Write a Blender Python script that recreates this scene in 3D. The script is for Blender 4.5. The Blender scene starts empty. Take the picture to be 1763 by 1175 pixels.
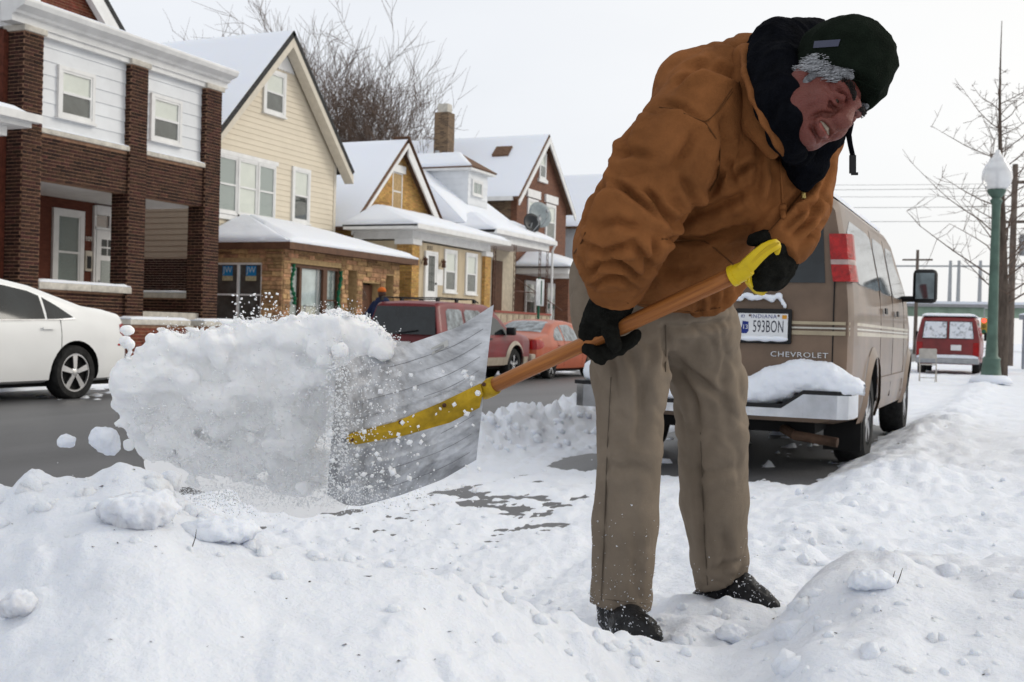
import bpy, bmesh, math, random
import numpy as np
from mathutils import Vector, Matrix, noise as mnoise
random.seed(7); RNG = np.random.default_rng(11)
scene = bpy.context.scene
COL = scene.collection
# ------------------------------------------------------------------ camera
FPX, CX, CY = 1950.0, 881.5, 587.5
ALPHA = math.atan(864.0 / FPX)          # street direction lies this far right of the view axis
PITCH = math.atan(19.5 / FPX)
ROLL = 0.027
CAM = np.array([0.0, 0.0, 1.0])
F = np.array([-math.sin(ALPHA) * math.cos(PITCH), math.cos(ALPHA) * math.cos(PITCH), -math.sin(PITCH)])
R0 = np.array([math.cos(ALPHA), math.sin(ALPHA), 0.0])
U0 = np.cross(R0, F)
R = math.cos(ROLL) * R0 + math.sin(ROLL) * U0
U = -math.sin(ROLL) * R0 + math.cos(ROLL) * U0
cam_d = bpy.data.cameras.new('camera'); cam = bpy.data.objects.new('camera', cam_d); COL.objects.link(cam)
cam.matrix_world = Matrix(((R[0], U[0], -F[0], CAM[0]), (R[1], U[1], -F[1], CAM[1]), (R[2], U[2], -F[2], CAM[2]), (0, 0, 0, 1)))
cam_d.sensor_width = 36; cam_d.lens = 36 * FPX / 1763.0; cam_d.clip_start = 0.05; cam_d.clip_end = 3000
cam_d.dof.use_dof = True; cam_d.dof.focus_distance = 3.0; cam_d.dof.aperture_fstop = 9.0
scene.camera = cam
# ------------------------------------------------------------------ sky, sun, exposure
SUN_AZ = math.radians(52)      # from +Y (down the street) towards +X
SUN_EL = math.radians(30)
world = bpy.data.worlds.new('World'); scene.world = world; world.use_nodes = True
nt = world.node_tree; nt.nodes.clear()
wo = nt.nodes.new('ShaderNodeOutputWorld'); bg = nt.nodes.new('ShaderNodeBackground')
sky = nt.nodes.new('ShaderNodeTexSky'); sky.sky_type = 'NISHITA'; sky.sun_disc = False
sky.sun_elevation = SUN_EL; sky.sun_rotation = SUN_AZ; sky.air_density = 1.0; sky.dust_density = 3.0
sm = nt.nodes.new('ShaderNodeMix'); sm.data_type = 'RGBA'; sm.blend_type = 'MULTIPLY'; sm.inputs[0].default_value = 1.0
nt.links.new(sky.outputs[0], sm.inputs[6]); sm.inputs[7].default_value = (0.10, 0.10, 0.10, 1)
# overcast cloud deck: pale grey-white, warmer and brighter towards the veiled sun
tc = nt.nodes.new('ShaderNodeTexCoord')
nz = nt.nodes.new('ShaderNodeTexNoise'); nz.inputs['Scale'].default_value = 1.6; nz.inputs['Detail'].default_value = 5; nz.inputs['Roughness'].default_value = .5
mp = nt.nodes.new('ShaderNodeMapping'); mp.inputs['Scale'].default_value = (1, 1, 2.6)
nt.links.new(tc.outputs['Generated'], mp.inputs[0]); nt.links.new(mp.outputs[0], nz.inputs['Vector'])
cr = nt.nodes.new('ShaderNodeValToRGB')
cr.color_ramp.elements[0].position = .30; cr.color_ramp.elements[0].color = (0.80, 0.83, 0.885, 1)
cr.color_ramp.elements[1].position = .72; cr.color_ramp.elements[1].color = (0.93, 0.95, 0.985, 1)
nt.links.new(nz.outputs[0], cr.inputs[0])
sd = nt.nodes.new('ShaderNodeVectorMath'); sd.operation = 'DOT_PRODUCT'
sundir = (math.sin(SUN_AZ) * math.cos(SUN_EL), math.cos(SUN_AZ) * math.cos(SUN_EL), math.sin(SUN_EL))
sd.inputs[1].default_value = sundir
nt.links.new(tc.outputs['Generated'], sd.inputs[0])
gr = nt.nodes.new('ShaderNodeMapRange'); gr.inputs[1].default_value = 0.15; gr.inputs[2].default_value = 1.0
gr.inputs[3].default_value = 0; gr.inputs[4].default_value = 1; gr.interpolation_type = 'SMOOTHSTEP'
nt.links.new(sd.outputs['Value'], gr.inputs[0])
ga = nt.nodes.new('ShaderNodeMix'); ga.data_type = 'RGBA'
nt.links.new(gr.outputs[0], ga.inputs[0]); nt.links.new(cr.outputs[0], ga.inputs[6]); ga.inputs[7].default_value = (1.06, 1.03, .97, 1)
mx = nt.nodes.new('ShaderNodeMix'); mx.data_type = 'RGBA'; mx.inputs[0].default_value = 0.88
nt.links.new(sm.outputs[2], mx.inputs[6]); nt.links.new(ga.outputs[2], mx.inputs[7])
nt.links.new(mx.outputs[2], bg.inputs[0]); bg.inputs[1].default_value = 1.0
nt.links.new(bg.outputs[0], wo.inputs[0])
sl = bpy.data.lights.new('sun', 'SUN'); sl.energy = 1.0; sl.angle = math.radians(22); sl.color = (1.0, .95, .86)
so = bpy.data.objects.new('sun', sl); COL.objects.link(so)
so.rotation_euler = Vector(sundir).to_track_quat('Z', 'Y').to_euler(); so.location = (0, 0, 30)
scene.view_settings.view_transform = 'Standard'; scene.view_settings.look = 'None'
scene.view_settings.exposure = 0.10; scene.view_settings.gamma = 1.0; scene.view_settings.use_curve_mapping = False
scene.render.engine = 'CYCLES'
scene.cycles.use_denoising = True; scene.cycles.max_bounces = 12; scene.cycles.diffuse_bounces = 8; scene.cycles.volume_bounces = 10; scene.cycles.transparent_max_bounces = 12
scene.cycles.sample_clamp_indirect = 6
# ------------------------------------------------------------------ pixels of the photograph -> points
def ray(px, py): return R * ((px - CX) / FPX) + U * ((CY - py) / FPX) + F
def at_d(px, py, d): return CAM + ray(px, py) * d
def at_axis(px, py, a, val):
    r = ray(px, py); return CAM + r * ((val - CAM[a]) / r[a])
def at_x(px, py, X): return at_axis(px, py, 0, X)
def at_y(px, py, Y): return at_axis(px, py, 1, Y)
def at_z(px, py, Z): return at_axis(px, py, 2, Z)
def Yx(px, py, X): return at_x(px, py, X)[1]
def Zx(px, py, X): return at_x(px, py, X)[2]
CAMROT = np.stack([R, U, F], axis=1)      # camera-frame (right, up, depth) -> world
def cw(v): return CAM + np.asarray(v) @ CAMROT.T
# ------------------------------------------------------------------ noise
def _hash(ix, iy, iz, seed):
    h = (ix.astype(np.int64) * 374761393 + iy.astype(np.int64) * 668265263 + iz.astype(np.int64) * 2147483647 + seed * 974634461) & 0xffffffff
    h = ((h ^ (h >> 13)) * 1274126177) & 0xffffffff
    h = ((h ^ (h >> 16)) * 2246822519) & 0xffffffff
    return h ^ (h >> 15)
def perlin(p, seed=0):
    p = np.asarray(p, float)
    if p.shape[-1] == 2:
        x, y = p[..., 0], p[..., 1]; ix = np.floor(x); iy = np.floor(y); fx = x - ix; fy = y - iy; ix = ix.astype(np.int64); iy = iy.astype(np.int64)
        ux = fx * fx * fx * (fx * (fx * 6 - 15) + 10); uy = fy * fy * fy * (fy * (fy * 6 - 15) + 10); o = []
        for dx in (0, 1):
            hx = (ix + dx) * 374761393 + seed * 974634461
            for dy in (0, 1):
                h = (hx + (iy + dy) * 668265263) & 0xffffffff
                h = ((h ^ (h >> 13)) * 1274126177) & 0xffffffff; h = h ^ (h >> 16)
                o.append(((h & 1023) / 511.5 - 1) * (fx - dx) + (((h >> 10) & 1023) / 511.5 - 1) * (fy - dy))
        a = o[0] + (o[1] - o[0]) * uy; b = o[2] + (o[3] - o[2]) * uy
        return a + (b - a) * ux
    i = np.floor(p).astype(np.int64); f = p - i
    u = f * f * f * (f * (f * 6 - 15) + 10)
    res = 0
    for dx in (0, 1):
        for dy in (0, 1):
            for dz in (0, 1):
                h = _hash(i[..., 0] + dx, i[..., 1] + dy, i[..., 2] + dz, seed)
                gx = (h & 1023) / 511.5 - 1; gy = ((h >> 10) & 1023) / 511.5 - 1; gz = ((h >> 20) & 1023) / 511.5 - 1
                d = gx * (f[..., 0] - dx) + gy * (f[..., 1] - dy) + gz * (f[..., 2] - dz)
                w = (u[..., 0] if dx else 1 - u[..., 0]) * (u[..., 1] if dy else 1 - u[..., 1]) * (u[..., 2] if dz else 1 - u[..., 2])
                res = res + w * d
    return res
def fbm(p, octv=4, gain=.5, seed=0):
    p = np.asarray(p, float); a = 1.0; s = 0
    for o in range(octv):
        s = s + a * perlin(p, seed + o * 17); p = p * 2.03; a *= gain
    return s
def sstep(x, a, b):
    t = np.clip((x - a) / (b - a), 0, 1); return t * t * (3 - 2 * t)
# ------------------------------------------------------------------ materials
MATS = {}
def nodes(m):
    m.use_nodes = True
    return m.node_tree, m.node_tree.nodes['Principled BSDF']
def mat(name, col, rough=.6, metal=0.0, var=.12, vscale=6.0, bump=0.0, bscale=40.0, spec=.22, coat=0.0, col2=None, sheen=0.0, sss=0.0, vary_island=0.0, vary_obj=0.0, stretch=None, detail=5, bump2=None):
    """procedural surface: two noise-mixed tones, fine relief, optional per-piece tone"""
    if name in MATS: return MATS[name]
    m = bpy.data.materials.new(name); t, b = nodes(m)
    N, L = t.nodes, t.links
    co = N.new('ShaderNodeTexCoord'); vec = co.outputs['Object']
    if stretch:
        mpn = N.new('ShaderNodeMapping'); mpn.inputs['Scale'].default_value = stretch; L.new(vec, mpn.inputs[0]); vec = mpn.outputs[0]
    n1 = N.new('ShaderNodeTexNoise'); n1.inputs['Scale'].default_value = vscale; n1.inputs['Detail'].default_value = detail; n1.inputs['Roughness'].default_value = .6
    L.new(vec, n1.inputs['Vector'])
    c1 = col; c2 = col2 or tuple(c * (1 - 2 * var) for c in col)
    if col2 is None: c1 = tuple(min(1, c * (1 + var)) for c in col)
    rp = N.new('ShaderNodeMapRange'); rp.inputs[1].default_value = .3; rp.inputs[2].default_value = .7; L.new(n1.outputs[0], rp.inputs[0])
    mxn = N.new('ShaderNodeMix'); mxn.data_type = 'RGBA'; L.new(rp.outputs[0], mxn.inputs[0])
    mxn.inputs[6].default_value = (*c2, 1); mxn.inputs[7].default_value = (*c1, 1)
    out = mxn.outputs[2]
    if vary_island or vary_obj:
        g = N.new('ShaderNodeNewGeometry'); oi = N.new('ShaderNodeObjectInfo')
        add = N.new('ShaderNodeMath'); add.operation = 'ADD'; L.new(g.outputs['Random Per Island'], add.inputs[0]); L.new(oi.outputs['Random'], add.inputs[1])
        fr = N.new('ShaderNodeMath'); fr.operation = 'FRACT'; L.new(add.outputs[0], fr.inputs[0])
        hs = N.new('ShaderNodeHueSaturation'); amt = max(vary_island, vary_obj)
        mr = N.new('ShaderNodeMapRange'); mr.inputs[3].default_value = 1 - amt; mr.inputs[4].default_value = 1 + amt * .8; L.new(fr.outputs[0], mr.inputs[0])
        L.new(mr.outputs[0], hs.inputs['Value'])
        m2 = N.new('ShaderNodeMath'); m2.operation = 'MULTIPLY'; m2.inputs[1].default_value = 7.31; L.new(fr.outputs[0], m2.inputs[0])
        f2 = N.new('ShaderNodeMath'); f2.operation = 'FRACT'; L.new(m2.outputs[0], f2.inputs[0])
        mh = N.new('ShaderNodeMapRange'); mh.inputs[3].default_value = .5 - amt * .035; mh.inputs[4].default_value = .5 + amt * .035; L.new(f2.outputs[0], mh.inputs[0])
        L.new(mh.outputs[0], hs.inputs['Hue'])
        L.new(out, hs.inputs['Color']); out = hs.outputs[0]
    L.new(out, b.inputs['Base Color'])
    b.inputs['Roughness'].default_value = rough; b.inputs['Metallic'].default_value = metal
    b.inputs['Specular IOR Level'].default_value = spec; b.inputs['Coat Weight'].default_value = coat; b.inputs['Coat Roughness'].default_value = .06
    b.inputs['Sheen Weight'].default_value = sheen
    if sss:
        b.inputs['Subsurface Weight'].default_value = sss; b.inputs['Subsurface Radius'].default_value = (.012, .006, .004); b.inputs['Subsurface Scale'].default_value = 1.0
    if bump:
        n2 = N.new('ShaderNodeTexNoise'); n2.inputs['Scale'].default_value = bscale; n2.inputs['Detail'].default_value = 4
        L.new(vec, n2.inputs['Vector'])
        bp = N.new('ShaderNodeBump'); bp.inputs['Strength'].default_value = bump; bp.inputs['Distance'].default_value = .02
        L.new(n2.outputs[0], bp.inputs['Height']); L.new(bp.outputs[0], b.inputs['Normal'])
        if bump2:
            n3 = N.new('ShaderNodeTexNoise'); n3.inputs['Scale'].default_value = bump2[0]; n3.inputs['Detail'].default_value = 3; n3.inputs['Distortion'].default_value = .6
            L.new(co.outputs['Object'], n3.inputs['Vector'])
            b3 = N.new('ShaderNodeBump'); b3.inputs['Strength'].default_value = bump2[1]; b3.inputs['Distance'].default_value = .03
            L.new(n3.outputs[0], b3.inputs['Height']); L.new(b3.outputs[0], bp.inputs['Normal'])
    MATS[name] = m
    return m
def glass_mat(name, tint=(.9, .95, .95), fac=.16, rough=.02):
    if name in MATS: return MATS[name]
    m = bpy.data.materials.new(name); m.use_nodes = True; t = m.node_tree; t.nodes.clear()
    o = t.nodes.new('ShaderNodeOutputMaterial'); a = t.nodes.new('ShaderNodeBsdfTransparent'); g = t.nodes.new('ShaderNodeBsdfGlossy')
    a.inputs[0].default_value = (*tint, 1); g.inputs['Roughness'].default_value = rough
    lw = t.nodes.new('ShaderNodeLayerWeight'); lw.inputs[0].default_value = .5
    pw = t.nodes.new('ShaderNodeMath'); pw.operation = 'POWER'; pw.inputs[1].default_value = 4.0; t.links.new(lw.outputs['Facing'], pw.inputs[0])
    ad = t.nodes.new('ShaderNodeMath'); ad.operation = 'MULTIPLY_ADD'; ad.use_clamp = True; ad.inputs[1].default_value = .6; ad.inputs[2].default_value = fac; t.links.new(pw.outputs[0], ad.inputs[0])
    nzz = t.nodes.new('ShaderNodeTexNoise'); nzz.inputs['Scale'].default_value = 1.4; cc = t.nodes.new('ShaderNodeTexCoord'); t.links.new(cc.outputs['Object'], nzz.inputs['Vector'])
    bp = t.nodes.new('ShaderNodeBump'); bp.inputs['Strength'].default_value = .06; bp.inputs['Distance'].default_value = .05
    t.links.new(nzz.outputs[0], bp.inputs['Height']); t.links.new(bp.outputs[0], g.inputs['Normal'])
    mxs = t.nodes.new('ShaderNodeMixShader'); t.links.new(ad.outputs[0], mxs.inputs[0]); t.links.new(a.outputs[0], mxs.inputs[1]); t.links.new(g.outputs[0], mxs.inputs[2])
    t.links.new(mxs.outputs[0], o.inputs[0]); MATS[name] = m
    return m
def snow_mat(name, col=(.745, .775, .83), dirt=0.0, bscale=60, bump=.35, rough=.75, dirtcol=(.30, .27, .25), dscale=1.3, lines=0.0, trans=0.0, dlo=.56, dhi=.82):
    if name in MATS: return MATS[name]
    m = bpy.data.materials.new(name); t, b = nodes(m); N, L = t.nodes, t.links
    co = N.new('ShaderNodeTexCoord'); vec = co.outputs['Object']
    n1 = N.new('ShaderNodeTexNoise'); n1.inputs['Scale'].default_value = dscale; n1.inputs['Detail'].default_value = 8; n1.inputs['Roughness'].default_value = .65; L.new(vec, n1.inputs['Vector'])
    r1 = N.new('ShaderNodeMapRange'); r1.inputs[1].default_value = dlo; r1.inputs[2].default_value = dhi; r1.inputs[3].default_value = 0; r1.inputs[4].default_value = dirt; L.new(n1.outputs[0], r1.inputs[0])
    mxn = N.new('ShaderNodeMix'); mxn.data_type = 'RGBA'; L.new(r1.outputs[0], mxn.inputs[0]); mxn.inputs[6].default_value = (*col, 1); mxn.inputs[7].default_value = (*dirtcol, 1)
    L.new(mxn.outputs[2], b.inputs['Base Color']); b.inputs['Roughness'].default_value = rough; b.inputs['Specular IOR Level'].default_value = .25
    b.inputs['Subsurface Weight'].default_value = .25; b.inputs['Subsurface Radius'].default_value = (.03, .04, .06); b.inputs['Subsurface Scale'].default_value = .35
    n2 = N.new('ShaderNodeTexNoise'); n2.inputs['Scale'].default_value = bscale; n2.inputs['Detail'].default_value = 6; n2.inputs['Roughness'].default_value = .65; L.new(vec, n2.inputs['Vector'])
    h = n2.outputs[0]
    if lines:
        w = N.new('ShaderNodeTexWave'); w.wave_type = 'BANDS'; w.bands_direction = 'Z'; w.wave_profile = 'SAW'; w.inputs['Scale'].default_value = 2.3; w.inputs['Distortion'].default_value = .4; L.new(vec, w.inputs['Vector'])
        ad = N.new('ShaderNodeMath'); ad.operation = 'MULTIPLY_ADD'; ad.inputs[1].default_value = lines; L.new(w.outputs[1], ad.inputs[0]); L.new(h, ad.inputs[2]); h = ad.outputs[0]
    bp = N.new('ShaderNodeBump'); bp.inputs['Strength'].default_value = bump; bp.inputs['Distance'].default_value = .02
    L.new(h, bp.inputs['Height']); L.new(bp.outputs[0], b.inputs['Normal'])
    if trans:
        tr = N.new('ShaderNodeBsdfTranslucent'); tr.inputs[0].default_value = (*col, 1); ms = N.new('ShaderNodeMixShader'); ms.inputs[0].default_value = trans
        L.new(b.outputs[0], ms.inputs[1]); L.new(tr.outputs[0], ms.inputs[2]); L.new(ms.outputs[0], N['Material Output'].inputs[0])
    MATS[name] = m
    return m
# ------------------------------------------------------------------ objects
def mesh_obj(name, verts, faces, material, parent=None, smooth=False, sharp=None):
    me = bpy.data.meshes.new(name)
    v = np.asarray(verts, dtype=np.float64)
    if isinstance(faces, np.ndarray) and faces.ndim == 2:
        n, k = faces.shape
        me.vertices.add(len(v)); me.vertices.foreach_set('co', v.astype(np.float32).ravel())
        me.loops.add(n * k); me.loops.foreach_set('vertex_index', faces.astype(np.int32).ravel())
        me.polygons.add(n); me.polygons.foreach_set('loop_start', np.arange(0, n * k, k, dtype=np.int32))
        me.update(calc_edges=True)
    else:
        me.from_pydata([tuple(p) for p in v], [], [tuple(int(q) for q in f) for f in faces])
    if material is not None:
        for mm in (material if isinstance(material, (list, tuple)) else [material]): me.materials.append(mm)
    if smooth:
        me.polygons.foreach_set('use_smooth', np.ones(len(me.polygons), dtype=bool))
        if sharp: me.set_sharp_from_angle(angle=math.radians(sharp))
    me.update()
    return link(name, me, parent)
WM = {}
CUR = [None]          # current local-to-world frame for what is being built
class at_frame:
    def __init__(s, m): s.m = m
    def __enter__(s): s.old = CUR[0]; CUR[0] = s.m if s.old is None else s.old @ s.m; return CUR[0]
    def __exit__(s, *a): CUR[0] = s.old
def link(name, me, parent=None, mw=None):
    o = bpy.data.objects.new(name, me); COL.objects.link(o)
    w = CUR[0] if CUR[0] is not None else Matrix.Identity(4)
    if mw is not None: w = w @ mw
    if parent is not None:
        o.parent = parent; o.matrix_parent_inverse = WM[parent.name].inverted()
    o.matrix_basis = w; WM[o.name] = w.copy()
    return o
def thing(name, label, cat, loc=(0, 0, 0), rotz=0.0, group=None):
    o = bpy.data.objects.new(name, None); COL.objects.link(o); o.empty_display_size = .2
    o.location = tuple(loc); o.rotation_euler = (0, 0, rotz)
    WM[o.name] = Matrix.Translation(Vector(tuple(loc))) @ Matrix.Rotation(rotz, 4, 'Z')
    return tag(o, label, cat, group)
def tag(o, label=None, cat=None, group=None, kind=None):
    if label: o['label'] = label
    if cat: o['category'] = cat
    if group: o['group'] = group
    if kind: o['kind'] = kind
    return o
class MB:
    """collects boxes, prisms and tubes; build() links them as one mesh"""
    def __init__(s): s.v = []; s.f = []
    def add(s, vs, fs):
        n = len(s.v); s.v += [tuple(p) for p in vs]; s.f += [tuple(i + n for i in f) for f in fs]; return s
    def box(s, x0, x1, y0, y1, z0, z1):
        x0, x1 = min(x0, x1), max(x0, x1); y0, y1 = min(y0, y1), max(y0, y1); z0, z1 = min(z0, z1), max(z0, z1)
        return s.add([(x0, y0, z0), (x1, y0, z0), (x1, y1, z0), (x0, y1, z0), (x0, y0, z1), (x1, y0, z1), (x1, y1, z1), (x0, y1, z1)],
                     [(0, 3, 2, 1), (4, 5, 6, 7), (0, 1, 5, 4), (1, 2, 6, 5), (2, 3, 7, 6), (3, 0, 4, 7)])
    def hexa(s, p): return s.add(p, [(0, 3, 2, 1), (4, 5, 6, 7), (0, 1, 5, 4), (1, 2, 6, 5), (2, 3, 7, 6), (3, 0, 4, 7)])
    def prism(s, poly, off):
        """polygon (list of 3D points) swept by vector off"""
        n = len(poly); off = np.asarray(off); a = [tuple(p) for p in poly]; b = [tuple(np.asarray(p) + off) for p in poly]
        return s.add(a + b, [tuple(range(n))[::-1], tuple(range(n, 2 * n))] + [(i, (i + 1) % n, n + (i + 1) % n, n + i) for i in range(n)])
    def tube(s, pts, rad, n=8, cap=True):
        pts = [np.asarray(p, float) for p in pts]; m = len(pts)
        rad = [rad] * m if np.isscalar(rad) else list(rad)
        base = len(s.v); prev = None
        for i in range(m):
            d = pts[min(i + 1, m - 1)] - pts[max(i - 1, 0)]; d = d / (np.linalg.norm(d) + 1e-12)
            if prev is None:
                a = np.array([0, 0, 1.0]) if abs(d[2]) < .9 else np.array([1.0, 0, 0])
                e1 = np.cross(d, a)
            else: e1 = prev - d * np.dot(prev, d)
            e1 = e1 / (np.linalg.norm(e1) + 1e-12); prev = e1; e2 = np.cross(d, e1)
            for k in range(n):
                t = 2 * math.pi * k / n
                s.v.append(tuple(pts[i] + rad[i] * (math.cos(t) * e1 + math.sin(t) * e2)))
        for i in range(m - 1):
            for k in range(n):
                a = base + i * n + k; b = base + i * n + (k + 1) % n
                s.f.append((a, b, b + n, a + n))
        if cap:
            s.f.append(tuple(base + k for k in range(n))[::-1]); s.f.append(tuple(base + (m - 1) * n + k for k in range(n)))
        return s
    def lathe(s, prof, center=(0, 0, 0), n=20, axis='z', cap=True):
        """profile [(r, h)] about an axis through center"""
        c = np.asarray(center, float); base = len(s.v); m = len(prof)
        for r, h in prof:
            for k in range(n):
                t = 2 * math.pi * k / n; x, y = r * math.cos(t), r * math.sin(t)
                p = {'z': (x, y, h), 'y': (x, h, -y), 'x': (h, x, y)}[axis]
                s.v.append(tuple(c + p))
        for i in range(m - 1):
            for k in range(n):
                a = base + i * n + k; b = base + i * n + (k + 1) % n
                s.f.append((a, b, b + n, a + n))
        if cap:
            if prof[0][0] > 1e-6: s.f.append(tuple(base + k for k in range(n))[::-1])
            if prof[-1][0] > 1e-6: s.f.append(tuple(base + (m - 1) * n + k for k in range(n)))
        return s
    def build(s, name, material, parent=None, smooth=False, sharp=None, bevel=0):
        o = mesh_obj(name, s.v, s.f, material, parent, smooth, sharp)
        if bevel:
            bm = bmesh.new(); bm.from_mesh(o.data)
            bmesh.ops.bevel(bm, geom=bm.edges[:], offset=bevel, segments=2, affect='EDGES', profile=.5)
            bm.to_mesh(o.data); bm.free()
            for p in o.data.polygons: p.use_smooth = True
            o.data.set_sharp_from_angle(angle=math.radians(50))
        return o
def box_obj(name, b, material, parent=None, bevel=0): return MB().box(*b).build(name, material, parent, bevel=bevel)
def text_obj(name, s, size, mw, material, parent=None, depth=.002, align='CENTER', spacing=1.0):
    """flat lettering as a thin mesh; mw maps local x (reading direction), y (up), z (out)"""
    c = bpy.data.curves.new(name, 'FONT'); c.body = s; c.size = size; c.extrude = depth; c.align_x = align; c.align_y = 'CENTER'; c.space_character = spacing; c.resolution_u = 3
    tmp = bpy.data.objects.new('t', c); COL.objects.link(tmp)
    dg = bpy.context.evaluated_depsgraph_get(); me = bpy.data.meshes.new_from_object(tmp.evaluated_get(dg))
    bpy.data.objects.remove(tmp); bpy.data.curves.remove(c)
    me.materials.clear(); me.materials.append(material); me.name = name
    return link(name, me, parent, mw)
def frame_m(o, ax, ay):
    ax = np.asarray(ax, float); ax = ax / np.linalg.norm(ax); ay = np.asarray(ay, float); ay = ay - ax * np.dot(ax, ay); ay = ay / np.linalg.norm(ay); az = np.cross(ax, ay)
    return Matrix(((ax[0], ay[0], az[0], o[0]), (ax[1], ay[1], az[1], o[1]), (ax[2], ay[2], az[2], o[2]), (0, 0, 0, 1)))
# ------------------------------------------------------------------ implicit surfaces (bodies, clothes, snow lumps)
def surface_nets(vol, org, h):
    s = vol < 0; nx, ny, nz_ = vol.shape
    c = np.zeros((nx - 1, ny - 1, nz_ - 1), np.uint8)
    for dx in (0, 1):
        for dy in (0, 1):
            for dz in (0, 1): c += s[dx:nx - 1 + dx, dy:ny - 1 + dy, dz:nz_ - 1 + dz]
    act = (c > 0) & (c < 8); idx = -np.ones(act.shape, np.int64); cells = np.argwhere(act); idx[act] = np.arange(len(cells))
    acc = np.zeros((len(cells), 3)); cnt = np.zeros(len(cells))
    corners = [(a, b, d) for a in (0, 1) for b in (0, 1) for d in (0, 1)]
    for i, a in enumerate(corners):
        for b in corners[i + 1:]:
            if sum(abs(p - q) for p, q in zip(a, b)) != 1: continue
            va = vol[cells[:, 0] + a[0], cells[:, 1] + a[1], cells[:, 2] + a[2]]; vb = vol[cells[:, 0] + b[0], cells[:, 1] + b[1], cells[:, 2] + b[2]]
            m = (va < 0) != (vb < 0); t = np.where(m, va / np.where(m, va - vb, 1), 0)
            pt = np.asarray(a) + t[:, None] * (np.asarray(b) - np.asarray(a)); acc[m] += pt[m]; cnt[m] += 1
    verts = org + (cells + acc / cnt[:, None]) * h
    fs = []
    for ax in range(3):
        o1, o2 = [(1, 2), (2, 0), (0, 1)][ax]
        sl0 = [slice(None)] * 3; sl1 = [slice(None)] * 3; sl0[ax] = slice(0, -1); sl1[ax] = slice(1, None)
        a = s[tuple(sl0)]; b = s[tuple(sl1)]; e = np.argwhere(a != b)
        e = e[(e[:, o1] > 0) & (e[:, o2] > 0) & (e[:, o1] < vol.shape[o1] - 1) & (e[:, o2] < vol.shape[o2] - 1)]
        flip = a[e[:, 0], e[:, 1], e[:, 2]]
        q = []
        for d1, d2 in ((1, 1), (0, 1), (0, 0), (1, 0)):
            cc = e.copy(); cc[:, o1] -= d1; cc[:, o2] -= d2; q.append(idx[cc[:, 0], cc[:, 1], cc[:, 2]])
        q = np.stack(q, 1); q = np.where(flip[:, None], q, q[:, ::-1]); fs.append(q)
    f = np.concatenate(fs); f = f[(f >= 0).all(1)]
    return verts, f
def vnormals(v, f):
    n = np.cross(v[f[:, 2]] - v[f[:, 0]], v[f[:, 3]] - v[f[:, 1]]); vn = np.zeros_like(v)
    for k in range(4): np.add.at(vn, f[:, k], n)
    return vn / (np.linalg.norm(vn, axis=1, keepdims=True) + 1e-12)
def laplace(v, f, it=2, lam=.5):
    e = np.concatenate([f[:, [0, 1]], f[:, [1, 2]], f[:, [2, 3]], f[:, [3, 0]]]); e = np.concatenate([e, e[:, ::-1]])
    deg = np.bincount(e[:, 0], minlength=len(v))[:, None].astype(float)
    for _ in range(it):
        a = np.stack([np.bincount(e[:, 0], weights=v[e[:, 1], k], minlength=len(v)) for k in range(3)], 1)
        v = v + lam * (a / np.maximum(deg, 1) - v)
    return v
class SDF:
    def __init__(s, lo, hi, h):
        s.lo = np.asarray(lo, float); s.h = h; n = np.ceil((np.asarray(hi) - s.lo) / h).astype(int) + 1
        s.ax = [s.lo[k] + h * np.arange(n[k]) for k in range(3)]; s.vol = np.full(tuple(n), 1.0, np.float32)
    def _win(s, lo, hi):
        w = []
        for k in range(3):
            a = max(0, int((lo[k] - s.lo[k]) / s.h) - 1); b = min(len(s.ax[k]), int((hi[k] - s.lo[k]) / s.h) + 3); w.append(slice(a, max(a, b)))
        P = np.stack(np.meshgrid(*[s.ax[k][w[k]] for k in range(3)], indexing='ij'), -1).astype(np.float32)
        return tuple(w), P
    def comb(s, w, d, k, sub=False):
        a = s.vol[w]
        if sub: d = -d; r = np.maximum(a, d) if k <= 0 else np.maximum(a, d) + np.maximum(k - np.abs(a - d), 0) ** 2 / (4 * k)
        else: r = np.minimum(a, d) if k <= 0 else np.minimum(a, d) - np.maximum(k - np.abs(a - d), 0) ** 2 / (4 * k)
        s.vol[w] = r
    def caps(s, pts, rad, k=.02, sub=False, flat=None):
        """tapered capsule chain; flat=(axis vector, factor) squeezes along an axis"""
        pts = [np.asarray(p, float) for p in pts]
        for i in range(len(pts) - 1):
            a, b, ra, rb = pts[i], pts[i + 1], rad[i], rad[i + 1]; m = max(ra, rb) + max(k, .01) + .05
            w, P = s._win(np.minimum(a, b) - m, np.maximum(a, b) + m)
            ab = (b - a); t = np.clip(((P - a) @ ab) / (ab @ ab + 1e-12), 0, 1)[..., None]
            dv = P - a - t * ab
            if flat is not None:
                ax = np.asarray(flat[0], float); ax = ax / np.linalg.norm(ax); c = dv @ ax; dv = dv + (c * (1 / flat[1] - 1))[..., None] * ax
            d = np.sqrt((dv ** 2).sum(-1)) - (ra + (rb - ra) * t[..., 0])
            if flat is not None: d = d * min(1, flat[1])
            s.comb(w, d, k, sub)
        return s
    def ell(s, c, r, axes=None, k=.02, sub=False):
        c = np.asarray(c, float); r = np.asarray(r, float); m = r.max() + max(k, .01) + .05
        w, P = s._win(c - m, c + m); q = P - c
        if axes is not None: q = q @ np.asarray(axes, float).T
        k0 = np.sqrt(((q / r) ** 2).sum(-1)); k1 = np.sqrt(((q / (r * r)) ** 2).sum(-1))
        d = k0 * (k0 - 1) / np.maximum(k1, 1e-6)
        s.comb(w, d, k, sub); return s
    def mesh(s): return surface_nets(s.vol, s.lo, s.h)
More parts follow.
